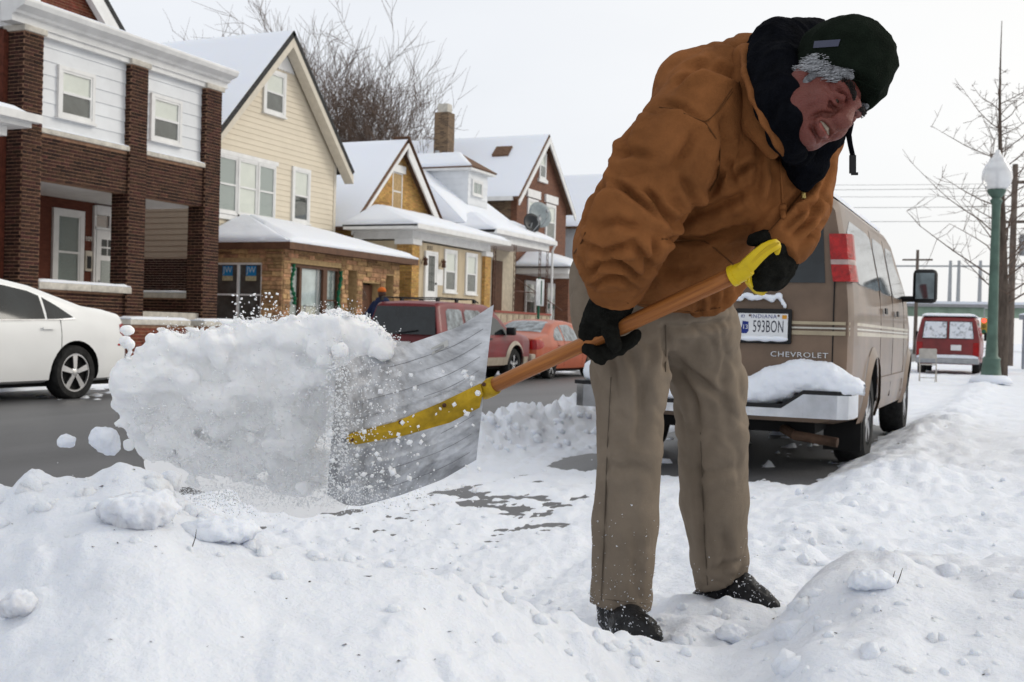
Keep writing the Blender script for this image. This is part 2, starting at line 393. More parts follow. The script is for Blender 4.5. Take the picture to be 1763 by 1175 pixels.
# ================================================================== ground, road, snow
KERB, FKERB, LANE = -0.8, -12.3, -4.0
def drop(Y): return -0.15 * sstep(Y, 12, 22)
CRX = [-600, 0, 60, 110, 200, 290, 330, 440, 475, 700, 800, 900, 1030, 1130, 1250, 1340, 1400, 1480, 1560, 1650, 1763, 2400]
CRY = [840, 826, 818, 816, 806, 818, 866, 905, 932, 946, 985, 1034, 1085, 1116, 1112, 1072, 1022, 990, 975, 988, 980, 960]
CRD = [2.5, 2.4, 2.38, 2.38, 2.35, 2.35, 2.3, 2.25, 2.2, 2.2, 2.25, 2.3, 2.4, 2.5, 2.55, 2.6, 2.6, 2.65, 2.7, 2.75, 2.8, 3.0]
SCX = np.arange(-600, 2401, 6.0); SCY = np.interp(SCX, CRX, CRY); _k = np.hanning(15); SCY = np.convolve(np.pad(SCY, 7, mode='edge'), _k / _k.sum(), mode='valid')
def ridge_n(q, seed): return 1 - 2 * np.abs(fbm(q, 3, .5, seed))
def ground_z(X, Y):
    X = np.asarray(X, float); Y = np.asarray(Y, float)
    P2 = np.stack([X, Y], -1)
    dp = (X - CAM[0]) * F[0] + (Y - CAM[1]) * F[1]; rt = (X - CAM[0]) * R0[0] + (Y - CAM[1]) * R0[1]
    n_big = fbm(P2 / 1.1, 4, .5, 3); n_mid = fbm(P2 / .33, 4, .55, 9); n_fin = fbm(P2 / .09, 3, .6, 21)
    lump = np.abs(fbm(P2 / .22, 3, .5, 31))
    d0 = drop(Y)
    # near parkway and pavement
    walk = sstep(X, 1.2, 1.7) * (1 - sstep(X, 3.0, 3.5))
    msk0 = sstep(fbm(P2 / .9, 2, .5, 124), -.2, .35)
    zn = .10 + .06 * n_big + (.032 * n_mid + .016 * n_fin + .025 * lump) * (.25 + .9 * msk0) * (1 - .75 * walk) - .04 * walk
    zn = zn + .035 * np.exp(-((X + .55) / .35) ** 2) * sstep(Y, 6.5, 8.5) * (.7 + 1.2 * n_mid)      # thrown up along the parked van
    zn = zn + .05 * lump * (1 - sstep(Y, 6, 14))
    # parking lane being dug out (thin scraped snow), further off packed snow
    lane_clear = .016 + .030 * n_big + .020 * n_mid + .020 * n_fin + .012 * fbm(P2 / .04, 2, .6, 131) + .012 * np.abs(fbm(P2 * np.array([3.2, .7]), 3, .5, 77)) + .09 * np.exp(-((X + 1.05) / .45) ** 2) * (1 - sstep(Y, 5, 7))
    trk = 0
    for tx_, ph in ((-1.75, .3), (-2.1, 1.1), (-2.75, 2.0), (-3.15, 2.9)): trk = trk + np.exp(-((X - tx_ - .22 * np.sin(Y * .55 + ph)) / .07) ** 2)
    lane_clear = lane_clear - .020 * trk * (.3 + 1.6 * np.clip(n_big + .3, 0, 1)) + .012 * (ridge_n(P2 * np.array([4.0, 2.2]), 61) - .5)
    lane_far = .07 + .05 * n_big + .03 * n_mid
    zl = lane_clear + (lane_far - lane_clear) * sstep(Y, 14.0, 15.0)
    under_van = sstep(Y, 7.5, 8.3) * (1 - sstep(Y, 13.6, 14.3)) * sstep(X, -3.25, -3.0) * (1 - sstep(X, -1.35, -1.12))
    zl = zl - .085 * under_van * (1 + 2.0 * n_mid + 1.2 * n_fin)
    streak = sstep(fbm(P2 @ np.array([[.9, -.35], [.35, .9]]) * np.array([2.2, 11.0]), 4, .6, 51), -.25, .35)
    for (gx, gy, gr, ga) in PATCH:
        zl = zl - ga * (.45 + 1.5 * streak) * np.exp(-(((X - gx) / (gr * .8)) ** 2 + ((Y - gy) / (gr * 1.7)) ** 2))
    z = zl + (zn - zl) * sstep(X, KERB - .45, KERB + .05) + (.055 + .04 * n_mid) * np.exp(-((X - KERB - .06) / .30) ** 2)
    # ploughed ridge between the lane and the road
    rw = .34 + .10 * n_big
    ridge = np.exp(-((X - LANE + .1 * n_big) / rw) ** 2) * (.25 + .12 * n_mid + .06 * n_fin + .12 * lump) * sstep(Y, 5.2, 7.2) * (1 - .55 * sstep(Y, 14, 20))
    road = sstep(X, LANE - .45, LANE - .15)
    z = z * road + (-.07) * (1 - road) + ridge
    # far side: slush by the gutter, pavement, yards
    fs = 1 - sstep(X, FKERB - .05, FKERB + .25)
    slush = (1 - sstep(X, FKERB + 1.4, FKERB + 3.6)) * (.05 + .10 * n_mid + .10 * n_big)
    z = z + slush * (1 - fs) * (X < LANE - 1)
    fwalk = sstep(X, -15.2, -14.9) * (1 - sstep(X, -13.6, -13.3))
    zf = .15 + (.05 * n_big + .03 * n_mid + .02 * n_fin) * (1 - .5 * fwalk) + .10 * (1 - sstep(X, -17.5, -15.2))
    zf = zf + .16 * np.exp(-((X - FKERB + .2) / .3) ** 2) * (.6 + 1.6 * n_mid)
    z = z * (1 - fs) + zf * fs
    z = z + d0
    # foreground bank, thrown up beside the dug-out space
    px = CX + FPX * rt / np.maximum(dp, .2); pxw = px + 70 * n_big + 25 * n_mid; dc = np.interp(pxw, CRX, CRD); ypx = (np.interp(pxw, SCX, SCY) + np.interp(px, SCX, SCY)) / 2
    v = (CY - ypx) / FPX; u = (px - CX) / FPX
    zc = CAM[2] + dc * (R[2] * u + U[2] * v + F[2])
    sideR = sstep(px, 1330, 1480); back = .30 + 1.3 * sideR
    t = np.clip((dp - dc) / back, 0, 1.0); fall = 1 - (t * t * (3 - 2 * t)); fall = np.where(dp < dc, 1, fall)
    tn = np.clip((dc - dp) / 1.3, 0, 1)
    zb = zc - (zc - np.minimum(.42, zc)) * tn ** 1.25 - .05 * tn
    msk = sstep(fbm(P2 / .7, 2, .5, 123), -.15, .35)
    amp = sstep(px, -800, -200) * 0 + 1
    zb = zb + (.070 * n_big + .042 * n_mid * (.6 + .9 * msk) + .018 * n_fin * (.4 + 1.2 * msk) + .040 * (lump - .15) * msk) * amp
    blend = np.where(dp < dc, 1.0, fall)
    z = np.where(dp < dc + back, z + (zb - z) * blend, z)
    return z
PATCH = []
for (qx, qy, rr, aa) in ((838, 862, .15, .040), (880, 880, .08, .036), (930, 858, .08, .035), (960, 905, .1, .035), (1005, 800, .16, .03), (790, 850, .1, .03), (1330, 900, .10, .03), (1240, 845, .12, .03)):
    g = at_z(qx, qy, 0.0); PATCH.append((g[0], g[1], rr, aa))
def hit_ground(px, py):
    r = ray(px, py); lo, hi = .7, 60.0
    for n in (90, 40, 12):
        ds = np.geomspace(lo, hi, n); P = CAM + r * ds[:, None]; k = max(1, int(np.argmax(P[:, 2] < ground_z(P[:, 0], P[:, 1])))); lo, hi = ds[k - 1], ds[k]
    return CAM + r * hi, hi
def build_ground():
    na, nr = 760, 700
    a = np.radians(np.linspace(-60, 58, na)) - ALPHA; r = .55 * (260 / .55) ** (np.linspace(0, 1, nr) ** .93)
    A, Rr = np.meshgrid(a, r, indexing='ij'); X = np.sin(A) * Rr; Y = np.cos(A) * Rr
    Z = ground_z(X, Y)
    v = np.stack([X, Y, Z], -1).reshape(-1, 3)
    i = np.arange((na - 1) * (nr - 1)); ai = i // (nr - 1); ri = i % (nr - 1); b = ai * nr + ri
    f = np.stack([b, b + 1, b + nr + 1, b + nr], 1)[:, ::-1]
    f = f[:, ::-1]
    o = mesh_obj('snow_ground', v, f, snow_mat('snow_ground', dirt=.34, bscale=45, bump=.6, dscale=2.6, dirtcol=(.36, .35, .35)), smooth=True)
    # face normals must look up
    if o.data.polygons[1000].normal.z < 0:
        o.data.flip_normals()
    tag(o, kind='structure')
build_ground()
# wide base so that the ground reaches the horizon
tag(mesh_obj('ground', [(-1500, -300, -.42), (1500, -300, -.42), (1500, 2500, -.42), (-1500, 2500, -.42)], [(0, 1, 2, 3)], snow_mat('snow_far', dirt=.1)), kind='structure')
def build_road():
    m = mat('asphalt', (.085, .085, .088), rough=.5, var=.25, vscale=.55, bump=.25, bscale=90, stretch=(1.0, .10, 1), spec=.45)
    ys = np.concatenate([np.arange(-30, 40, 1.0), np.arange(40, 262, 6.0)]); xs = np.linspace(FKERB, KERB, 13); v = []; f = []
    for y in ys:
        for x in xs: v.append((x, y, float(drop(y)) + .0 + .03 * (1 - ((x - (KERB + FKERB) / 2) / 5.75) ** 2) * (0 if x > LANE else 1)))
    n = len(xs)
    for i in range(len(ys) - 1):
        for k in range(n - 1): b = i * n + k; f.append((b, b + 1, b + n + 1, b + n))
    tag(mesh_obj('road', v, f, m, smooth=True), kind='structure')
    cm = mat('kerb_concrete', (.42, .40, .37), rough=.85, var=.15, vscale=5, bump=.2)
    for nm, x0, x1 in (('kerb_near', KERB, KERB + .16), ('kerb_far', FKERB - .16, FKERB)):
        mb = MB(); hk = .07 if 'near' in nm else .13
        for y in np.arange(-20, 120, 2.0):
            a, b = float(drop(y)), float(drop(y + 1.98)); mb.hexa([(x0, y, a - .2), (x1, y, a - .2), (x1, y + 1.98, b - .2), (x0, y + 1.98, b - .2), (x0, y, a + hk), (x1, y, a + hk), (x1, y + 1.98, b + hk), (x0, y + 1.98, b + hk)])
        tag(mb.build(nm, cm), kind='structure')
build_road()

def grit():
    """dark specks of grit and leaf crumbs lying on the snow bank"""
    mb = MB(); rr = random.Random(31)
    for k in range(70):
        px, py = rr.uniform(0, 1763), rr.uniform(870, 1170)
        if rr.random() < .35: px, py = rr.gauss(240, 60), rr.gauss(890, 40)
        p, d = hit_ground(px, py); s = rr.uniform(.0012, .0045)
        q = [p + np.array([rr.gauss(0, 1), rr.gauss(0, 1), rr.uniform(0, .8)]) * s for _ in range(4)]; mb.add(q, [(0, 1, 2), (0, 2, 3), (0, 3, 1), (1, 3, 2)])
    for (px, py) in ((1532, 1010), (1545, 1005), (330, 945)):
        p, d = hit_ground(px, py); mb.tube([p, p + np.array([.006, .002, .02]), p + np.array([.010, .0, .036])], [.0012, .001, .0005], 4)
    tag(mb.build('grit', mat('grit_dark', (.06, .045, .035), rough=.9)), 'dark specks of grit and grass on the snow bank', 'grit', kind='stuff')
grit()
def clods():
    """small broken lumps of shovelled snow lying on banks, ridge and lane"""
    bm = bmesh.new(); bmesh.ops.create_icosphere(bm, subdivisions=2, radius=1); bm.verts.ensure_lookup_table()
    bv = np.array([v.co[:] for v in bm.verts]); bf = np.array([[v.index for v in f.verts] for f in bm.faces]); bm.free()
    rr = np.random.default_rng(17); V = []; Fc = []; n = 0
    def put_c(px, py, r):
        nonlocal n
        p, d = hit_ground(px, py); q = bv * (1 + .55 * fbm(bv * 1.1 + rr.uniform(0, 99, 3), 3, .6, 7))[:, None] * r * rr.uniform(.7, 1.3, 3)
        V.append(q + p + np.array([0, 0, r * rr.uniform(-.75, -.1)])); Fc.append(bf + n * len(bv)); n += 1
    for k in range(70): x = rr.uniform(0, 460); put_c(x, np.interp(x, CRX, CRY) + abs(rr.normal(0, 45)) + 6, rr.uniform(.006, .028))
    for k in range(60): x = rr.uniform(460, 1130); put_c(x, np.interp(x, CRX, CRY) + rr.normal(10, 30), rr.uniform(.005, .020))
    for k in range(130): put_c(rr.uniform(1340, 1763), 700 + 460 * rr.random() ** .6, rr.uniform(.004, .012) + .03 * rr.random() ** 5)
    for k in range(60): put_c(rr.uniform(830, 1030), rr.uniform(705, 775), rr.uniform(.012, .05))
    for k in range(70): put_c(rr.uniform(600, 1400), rr.uniform(780, 1000), rr.uniform(.006, .018))
    for k in range(40): put_c(rr.normal(1180, 90), rr.normal(1085, 22), rr.uniform(.006, .022))
    o = mesh_obj('snow_clods', np.concatenate(V), np.concatenate(Fc), MATS['snow_ground'], smooth=True); tag(o, 'small broken lumps of snow scattered over the banks', 'snow', kind='stuff')
clods()
# ================================================================== houses across the street
M_WHITE = mat('white_trim', (.74, .74, .73), rough=.55, var=.06, vscale=3)
M_WSIDE = mat('white_siding', (.70, .72, .74), rough=.5, var=.04, vscale=2, vary_obj=.04)
M_LIME = mat('limestone', (.56, .53, .47), rough=.85, var=.14, vscale=7, bump=.25, bscale=30)
M_MORT = mat('mortar_tan', (.34, .20, .13), rough=.95, var=.2, vscale=10)
M_MORTY = mat('mortar_yellow', (.44, .31, .16), rough=.95, var=.15, vscale=10)
M_BRD = mat('brick_dark', (.046, .019, .013), rough=.8, var=.35, vscale=18, bump=.4, bscale=60, vary_island=.6, vary_obj=.6)
M_BRR = mat('brick_red', (.16, .045, .026), rough=.8, var=.25, vscale=12, bump=.3, bscale=60, vary_island=.3)
M_BRY = mat('brick_yellow', (.50, .29, .09), rough=.8, var=.16, vscale=16, bump=.3, bscale=60, vary_island=.28)
M_STONE = mat('sandstone', (.42, .25, .13), rough=.85, var=.25, vscale=9, bump=.4, bscale=26, vary_island=.42, vary_obj=.42)
M_BEIGE = mat('beige_siding', (.66, .59, .47), rough=.5, var=.03, vscale=1.5, vary_obj=.03)
M_BEIGET = mat('beige_trim', (.60, .55, .46), rough=.5, var=.05)
M_BROWN = mat('brown_paint', (.12, .06, .035), rough=.55, var=.15)
M_SHING = mat('shingle_brown', (.17, .10, .065), rough=.9, var=.3, vscale=14, bump=.5, bscale=30)
M_SHINGD = mat('shingle_dark', (.05, .05, .05), rough=.9, var=.3, vscale=14, bump=.5, bscale=30)
M_SNOWR = snow_mat('snow_roof', col=(.80, .83, .89), dirt=.0, bscale=14, bump=.25, lines=.7)
M_SNOW = snow_mat('snow_cover', dirt=.0, bscale=30, bump=.4)
M_GLASS = glass_mat('window_glass', (.95, .97, .97), fac=.06)
M_BLIND = mat('roller_blind', (.80, .78, .71), rough=.8, var=.05, vscale=2)
M_DARKIN = mat('room_dark', (.10, .105, .10), rough=.9, var=.3, vscale=2)  # dark colour painted for the unlit room behind panes
M_CURT = mat('lace_curtain', (.40, .43, .41), rough=.9, var=.25, vscale=9, stretch=(6, 6, .6))
M_BLACK = mat('black_paint', (.012, .012, .013), rough=.4, var=.1)
M_IRON = mat('iron_brown', (.10, .045, .03), rough=.6, var=.3)
M_TAN = mat('tan_panel', (.52, .43, .30), rough=.7, var=.12, vscale=2, stretch=(1, 9, .4))
M_GREY = mat('grey_metal', (.35, .36, .37), rough=.45, metal=.6, var=.1)
def FX(x, y, z): return frame_m((x, y, z), (0, 1, 0), (0, 0, 1))        # faces the street (+X)
def FY(x, y, z): return frame_m((x, y, z), (1, 0, 0), (0, 0, 1))        # side wall facing -Y
def window(parent, M, w, h, cas=.09, split=.5, top='blind', bot='dark', casmat=None, proud=.05, sill=True, muntin=None, double=True, blind_drop=1.0):
    """double-hung window: casing, sash rails, two panes, what hangs behind them; local x along the wall, y up, z out"""
    cm = casmat or M_WHITE
    fill = {'blind': M_BLIND, 'dark': M_DARKIN, 'curtain_or_dark': M_CURT}
    with at_frame(M):
        c = MB()
        c.box(-cas, 0, -cas * .6, h + cas, -.02, proud).box(w, w + cas, -cas * .6, h + cas, -.02, proud)
        c.box(0, w, h, h + cas, -.02, proud).box(0, w, -cas * .6, 0, -.02, proud)
        if sill: c.box(-cas - .03, w + cas + .03, -cas * .6 - .045, -cas * .6, -.02, proud + .035)
        win = c.build('window', cm, parent)
        s = MB(); r = .045; z0, z1 = .012, proud - .012
        hm = h * split
        s.box(0, r, 0, h, z0, z1).box(w - r, w, 0, h, z0, z1).box(r, w - r, 0, r, z0, z1).box(r, w - r, h - r, h, z0, z1)
        if double: s.box(r, w - r, hm - r * .55, hm + r * .55, z0, z1 + .006)
        if muntin:
            nx, ny, ya, yb = muntin
            for i in range(1, nx): x = r + (w - 2 * r) * i / nx; s.box(x - .011, x + .011, ya * h, yb * h, z0, z1 - .004)
            for j in range(1, ny): y = (ya + (yb - ya) * j / ny) * h; s.box(r, w - r, y - .011, y + .011, z0, z1 - .006)
        s.build('sash', cm, win)
        ranges = [(hm, h, top), (0, hm, bot)] if double else [(0, h, top)]
        for a, b, kind in ranges:
            MB().box(r * .5, w - r * .5, a + .01, b - .01, z0 + .008, z0 + .012).build('pane', M_GLASS, win)
            yb = a + .01 if kind != 'blind' else b - (b - a) * blind_drop + .01
            if kind == 'blind' and blind_drop < 1: MB().box(r * .5, w - r * .5, a + .01, yb, .001, .004).build('curtain_or_dark', M_DARKIN, win)  # dark sheet below a short blind paints the unlit room
            MB().box(r * .5, w - r * .5, yb, b - .012, .001, .006).build('blind' if kind == 'blind' else 'curtain_or_dark', fill[kind], win)  # the dark kind is a sheet painted as the unlit room
    return win
BRICK = {}
def brick_rects(w, h, L=.205, H=.0545, j=.0135, holes=(), rnd=.0, lo=None, hi=None, off=0):
    out = []; y = 0; row = off
    while y + H <= h + 1e-6:
        x = -(L + j) * (.5 if row % 2 else 0)
        while x < w:
            a, b = max(0, x), min(w, x + L)
            if lo: a = max(a, lo(y + H))
            if hi: b = min(b, hi(y + H))
            if b - a > .035:
                segs = [(a, b)]
                for (hx0, hx1, hy0, hy1) in holes:
                    if y + H > hy0 and y < hy1:
                        ns = []
                        for (p, q) in segs:
                            if q <= hx0 or p >= hx1: ns.append((p, q))
                            else:
                                if p < hx0: ns.append((p, hx0))
                                if q > hx1: ns.append((hx1, q))
                        segs = ns
                for (p, q) in segs:
                    if q - p > .03: out.append((p, q, y, y + H))
            x += L + j
        y += H + j; row += 1
    return out
def brick_wall(parent, faces, bmat, proud=.009, n_single=0, name='brickwork'):
    """faces: list of (frame matrix, rects). The bricks that show largest become pieces of their own, the rest one part"""
    allb = []
    for (M, rects) in faces:
        for (a, b, c, d) in rects: allb.append((M, a, b, c, d))
    singles = set()
    if n_single:
        sc = []
        for i, (M, a, b, c, d) in enumerate(allb):
            p = M @ Vector(((a + b) / 2, (c + d) / 2, 0)); q = np.array(p) - CAM; dep = q @ F
            u = FPX * (q @ R) / dep + CX; v = CY - FPX * (q @ U) / dep
            nrm = M.to_3x3() @ Vector((0, 0, 1)); facing = abs(np.array(nrm) @ q) / np.linalg.norm(q)
            ok = 0 < u < 1763 and 0 < v < 600 and (b - a) > .19
            sc.append((-(facing * (b - a) / dep ** 2) if ok else 0, i))
        sc.sort(); singles = set(i for s, i in sc[:n_single] if s < 0)
    mb = MB()
    rr = random.Random(3)
    for i, (M, a, b, c, d) in enumerate(allb):
        pz = proud * (.65 + .6 * rr.random())
        if i in singles:
            key = round(d - c, 4)
            if key not in BRICK:
                me = mesh_obj('brick', [( -.1025 + .205 * x, -key / 2 + key * y, z) for z in (-.002, proud) for y in (0, 1) for x in (0, 1)],
                              [(4, 5, 7, 6), (0, 1, 5, 4), (1, 3, 7, 5), (3, 2, 6, 7), (2, 0, 4, 6)], bmat).data
                bpy.data.objects.remove(bpy.data.objects['brick']); BRICK[key] = me
            link('brick', BRICK[key], parent, M @ Matrix.Translation(((a + b) / 2, (c + d) / 2, rr.uniform(-.002, .003))) @ Matrix.Rotation(rr.uniform(-.006, .006), 4, 'Z') @ Matrix.Diagonal(((b - a) / .205, 1, 1, 1)))
        else:
            p = [M @ Vector(t) for t in ((a, c, -.002), (b, c, -.002), (b, d, -.002), (a, d, -.002), (a, c, pz), (b, c, pz), (b, d, pz), (a, d, pz))]
            mb.add([tuple(q) for q in p], [(4, 5, 6, 7), (0, 1, 5, 4), (1, 2, 6, 5), (2, 3, 7, 6), (3, 0, 4, 7)])
    if mb.v:
        o = mb.build(name, bmat, parent); tag(o, kind='stuff')
def snow_slab(parent, corners, thick=.10, n=24, mt=None, name='snow', seed=1, rough=.02, edge=.12):
    """snow lying on a four-cornered slope: corners in order, eave first"""
    c = [np.asarray(p, float) for p in corners]; u = np.linspace(0, 1, n); Ug, Vg = np.meshgrid(u, u, indexing='ij')
    P = (c[0] * ((1 - Ug) * (1 - Vg))[..., None] + c[1] * (Ug * (1 - Vg))[..., None] + c[2] * (Ug * Vg)[..., None] + c[3] * ((1 - Ug) * Vg)[..., None])
    nn = np.cross(c[1] - c[0], c[3] - c[0]); nn = nn / np.linalg.norm(nn)
    if nn[2] < 0: nn = -nn
    w = np.minimum(np.minimum(Ug, 1 - Ug) * np.linalg.norm(c[1] - c[0]), np.minimum(Vg, 1 - Vg) * np.linalg.norm(c[3] - c[0]))
    e = np.sqrt(np.clip(w / edge, 0, 1))
    T = thick * (.35 + .65 * e) + rough * fbm(P.reshape(-1, 3) / .6, 3, .5, seed).reshape(n, n) * e
    top = P + nn * T[..., None] + np.array([0, 0, .004]); bot = P + nn * .004
    v = np.concatenate([top.reshape(-1, 3), bot.reshape(-1, 3)]); N = n * n; f = []
    for i in range(n - 1):
        for k in range(n - 1): a = i * n + k; f.append((a, a + n, a + n + 1, a + 1))
    rim = [i * n for i in range(n)] + [(n - 1) * n + k for k in range(1, n)] + [i * n + n - 1 for i in range(n - 2, -1, -1)] + [k for k in range(n - 2, 0, -1)]
    for i in range(len(rim)): a, b = rim[i], rim[(i + 1) % len(rim)]; f.append((b, a, a + N, b + N))
    return mesh_obj(name, v, f, mt or M_SNOWR, parent, smooth=True, sharp=60)
def slab(parent, corners, th, m, name='roof'):
    c = [np.asarray(p, float) for p in corners]; nn = np.cross(c[1] - c[0], c[3] - c[0]); nn /= np.linalg.norm(nn)
    if nn[2] < 0: nn = -nn
    return MB().prism([p - nn * th for p in c], nn * th).build(name, m, parent)
def gable_roof(parent, X0, X1, Y0, Y1, Ya, ze0, ze1, za, shing=M_SHING, snowmat=None, th=.13):
    r = slab(parent, [(X0, Y0, ze0), (X0, Ya, za), (X1, Ya, za), (X1, Y0, ze0)], th, shing)
    r2 = slab(parent, [(X0, Y1, ze1), (X0, Ya + .004, za - .003), (X1, Ya + .004, za - .003), (X1, Y1, ze1)], th, shing)
    snow_slab(r, [(X0 - .03, Y0 + .02, ze0 + .02 * (za - ze0) / (Ya - Y0)), (X0 - .03, Ya, za), (X1, Ya, za), (X1, Y0 + .02, ze0)], .07, seed=4)
    snow_slab(r2, [(X0 - .03, Y1 - .02, ze1), (X0 - .03, Ya, za), (X1, Ya, za), (X1, Y1 - .02, ze1)], .07, seed=6)
    return r, r2
def clapboards(parent, M, w, z0, z1, pitch, m, lo=None, hi=None, name='siding_board'):
    y = z0; cache = {}
    with at_frame(M):
        while y < z1 - .01:
            yt = min(y + pitch, z1); a0, a1 = (lo(y) if lo else 0), (lo(yt) if lo else 0); b0, b1 = (hi(y) if hi else w), (hi(yt) if hi else w)
            a1 = max(a0, a1); b1 = min(b0, b1)
            if b1 - a1 > .04:
                MB().add([(a0, y, 0), (b0, y, 0), (b1, yt, 0), (a1, yt, 0), (a0, y, .022), (b0, y, .022), (b1, yt, .005), (a1, yt, .005)],
                         [(4, 5, 6, 7), (0, 1, 5, 4), (1, 2, 6, 5), (2, 3, 7, 6), (3, 0, 4, 7)]).build(name, m, parent)
            y += pitch
def stone_rows(parent, M, w, h, holes, m, hs, seed):
    """random coursed ashlar, each stone a piece"""
    rr = random.Random(seed)
    with at_frame(M):
        y = 0
        while y < h - .03:
            H = rr.choice(hs); H = min(H, h - y); x = -rr.random() * .3
            while x < w:
                L = rr.uniform(.22, .68); a, b = max(0, x), min(w, x + L); segs = [(a, b)]
                for (p0, p1, q0, q1) in holes:
                    if y + H - .01 > q0 and y + .01 < q1:
                        ns = []
                        for (p, q) in segs:
                            if q <= p0 or p >= p1: ns.append((p, q))
                            else:
                                if p < p0: ns.append((p, p0))
                                if q > p1: ns.append((p1, q))
                        segs = ns
                for (p, q) in segs:
                    if q - p < .03: continue
                    parts = [(y, y + H)] if (H < .12 or rr.random() < .6) else [(y, y + H * .45), (y + H * .45, y + H)]
                    for (ya, yb) in parts:
                        g = .006; z = rr.uniform(.012, .04)
                        MB().add([(p + g, ya + g, 0), (q - g, ya + g, 0), (q - g, yb - g, 0), (p + g, yb - g, 0), (p + g + .006, ya + g + .006, z), (q - g - .006, ya + g + .004, z * rr.uniform(.8, 1.1)), (q - g - .005, yb - g - .006, z), (p + g + .006, yb - g - .004, z * rr.uniform(.8, 1.1))],
                                 [(4, 5, 6, 7), (0, 1, 5, 4), (1, 2, 6, 5), (2, 3, 7, 6), (3, 0, 4, 7)]).build('stone', m, parent)
                x += L
            y += H
# ------------------------------------------------------------------ house 1: dark brick two-storey porch
def house_one():
    t = thing('brick_house', 'dark brown brick two-storey porch house with white cornice, at the left', 'house', (-18, 18.3, 0))
    XF = -16.8
    PY = [(15.42, 15.86), (18.19, 18.67), (20.58, 21.09)]
    faces = []
    for (a, b) in PY:
        MB().box(-17.26, XF, a, b, 0, 6.27).build('pillar', M_MORT, t)
        faces.append((FX(XF, a, 0), brick_rects(b - a, 6.26)))
        faces.append((FY(-17.26, a, 0), brick_rects(.46, 6.26, off=1)))
        MB().box(-17.30, XF + .05, a - .05, b + .05, 6.27, 6.38).build('pillar_cap', M_LIME, t, bevel=.008)
    for (a, b) in ((15.86, 18.19), (18.67, 20.58)):
        MB().box(-17.15, XF - .07, a, b, 3.6, 4.47).build('beam', M_MORT, t)
        faces.append((FX(XF - .07, a, 3.6), brick_rects(b - a, .87)))
        MB().box(-17.15, XF - .0, a + .003, b - .003, 4.47, 4.56).build('stone_sill', M_LIME, t, bevel=.006)
        snow_slab(t, [(XF - .01, a + .02, 4.56), (XF - .01, b - .02, 4.56), (-16.97, b - .02, 4.56), (-16.97, a + .02, 4.56)], .035, n=14, mt=M_SNOW, edge=.05)
        MB().box(-17.1, XF - .17, a, b, 4.56, 6.36).build('wall_panel', M_WHITE, t)
        clapboards(t, FX(XF - .168, a + .002, 4.56), b - a - .004, 0, 1.8, .262, M_WSIDE)
    window(t, FX(XF - .145, 16.42, 4.92), .80, .86, cas=.075, blind_drop=1)
    window(t, FX(XF - .145, 18.98, 4.90), .82, .86, cas=.075)
    # low wall of the porch
    MB().box(-17.2, XF - .08, 15.86, 18.19, 0, 1.53).build('low_wall', M_MORT, t)
    faces.append((FX(XF - .08, 15.86, 0), brick_rects(2.33, 1.52)))
    for (a, b) in ((15.86, 17.18), (17.19, 18.30)):
        MB().box(-17.3, XF + .03, a, b, 1.53, 1.66).build('coping', M_LIME, t, bevel=.01)
    snow_slab(t, [(XF + .02, 15.87, 1.66), (XF + .02, 18.28, 1.66), (-17.29, 18.28, 1.66), (-17.29, 15.87, 1.66)], .06, n=20, mt=M_SNOW, edge=.06)
    MB().box(-19.2, -17.26, 20.86, 21.04, 0, 1.52).build('low_wall', M_MORT, t)
    faces.append((FY(-19.2, 20.86, 0), brick_rects(1.94, 1.50)))
    MB().box(-19.2, -17.26, 20.80, 21.10, 1.52, 1.64).build('coping', M_LIME, t, bevel=.01)
    snow_slab(t, [(-19.19, 20.81, 1.64), (-17.27, 20.81, 1.64), (-17.27, 21.09, 1.64), (-19.19, 21.09, 1.64)], .05, n=14, mt=M_SNOW, edge=.05)
    brick_wall(t, faces, M_BRD, n_single=270)
    # porch inside: floor, ceiling, recessed wall with window, door
    MB().box(-19.2, XF - .1, 15.5, 20.86, .1, 1.18).build('porch_floor', M_LIME, t)
    MB().box(-19.25, -17.152, 15.45, 21.05, 3.62, 3.70).build('porch_ceiling', M_WHITE, t)
    MB().box(-19.45, -19.2, 15.2, 21.05, 0, 6.3).build('back_wall', mat('brick_smooth', (.13, .042, .026), rough=.85, var=.18, vscale=5, bump=.35, bscale=25, stretch=(1, 1, 5)), t)
    MB().box(-19.3, -17.2, 15.3, 15.5, 1.2, 6.3).build('side_wall', M_BRR, t)
    window(t, FX(-19.19, 18.58, 1.55), .66, 1.72, cas=.12, top='curtain_or_dark', bot='curtain_or_dark', split=.52)
    d = MB().box(-19.195, -19.12, 19.71, 20.56, 1.18, 3.02).build('door', M_WHITE, t)
    with at_frame(FX(-19.115, 19.80, 1.95)):
        g = MB()
        for i in range(3):
            for j in range(2): g.box(.06 + i * .2, .22 + i * .2, .50 + j * .20, .66 + j * .20, 0, .006)
        g.build('door_light', M_DARKIN, d)
        MB().box(.05, .64, -.30, .38, 0, .006).build('door_panel', M_CURT, d)
        MB().lathe([(.0, 0), (.03, .01), (.03, .03), (.0, .04)], (-.04, -.1, .03), 10).build('knob', M_GREY, d)
    MB().box(-19.195, -19.13, 19.66, 20.61, 3.03, 3.09).box(-19.195, -19.13, 19.64, 19.70, 1.18, 3.56).box(-19.195, -19.12, 19.70, 20.61, 3.36, 3.58).box(-19.18, -19.14, 20.12, 20.16, 3.09, 3.36).build('door_frame', M_WHITE, t)
    MB().box(-19.185, -19.17, 19.71, 20.61, 3.09, 3.36).build('transom_pane', M_GLASS, t)
    for i, ch in enumerate('1109'): text_obj('house_number', ch, .15, FX(-19.19, 19.385 + i * .075, 2.79), mat('number_white', (.75, .72, .66), rough=.5), t, depth=.008)
    ib = MB().box(-19.195, -19.13, 19.40, 19.60, 2.06, 2.52).build('intercom_box', mat('mailbox_cream', (.55, .50, .42), rough=.6), t, bevel=.01)
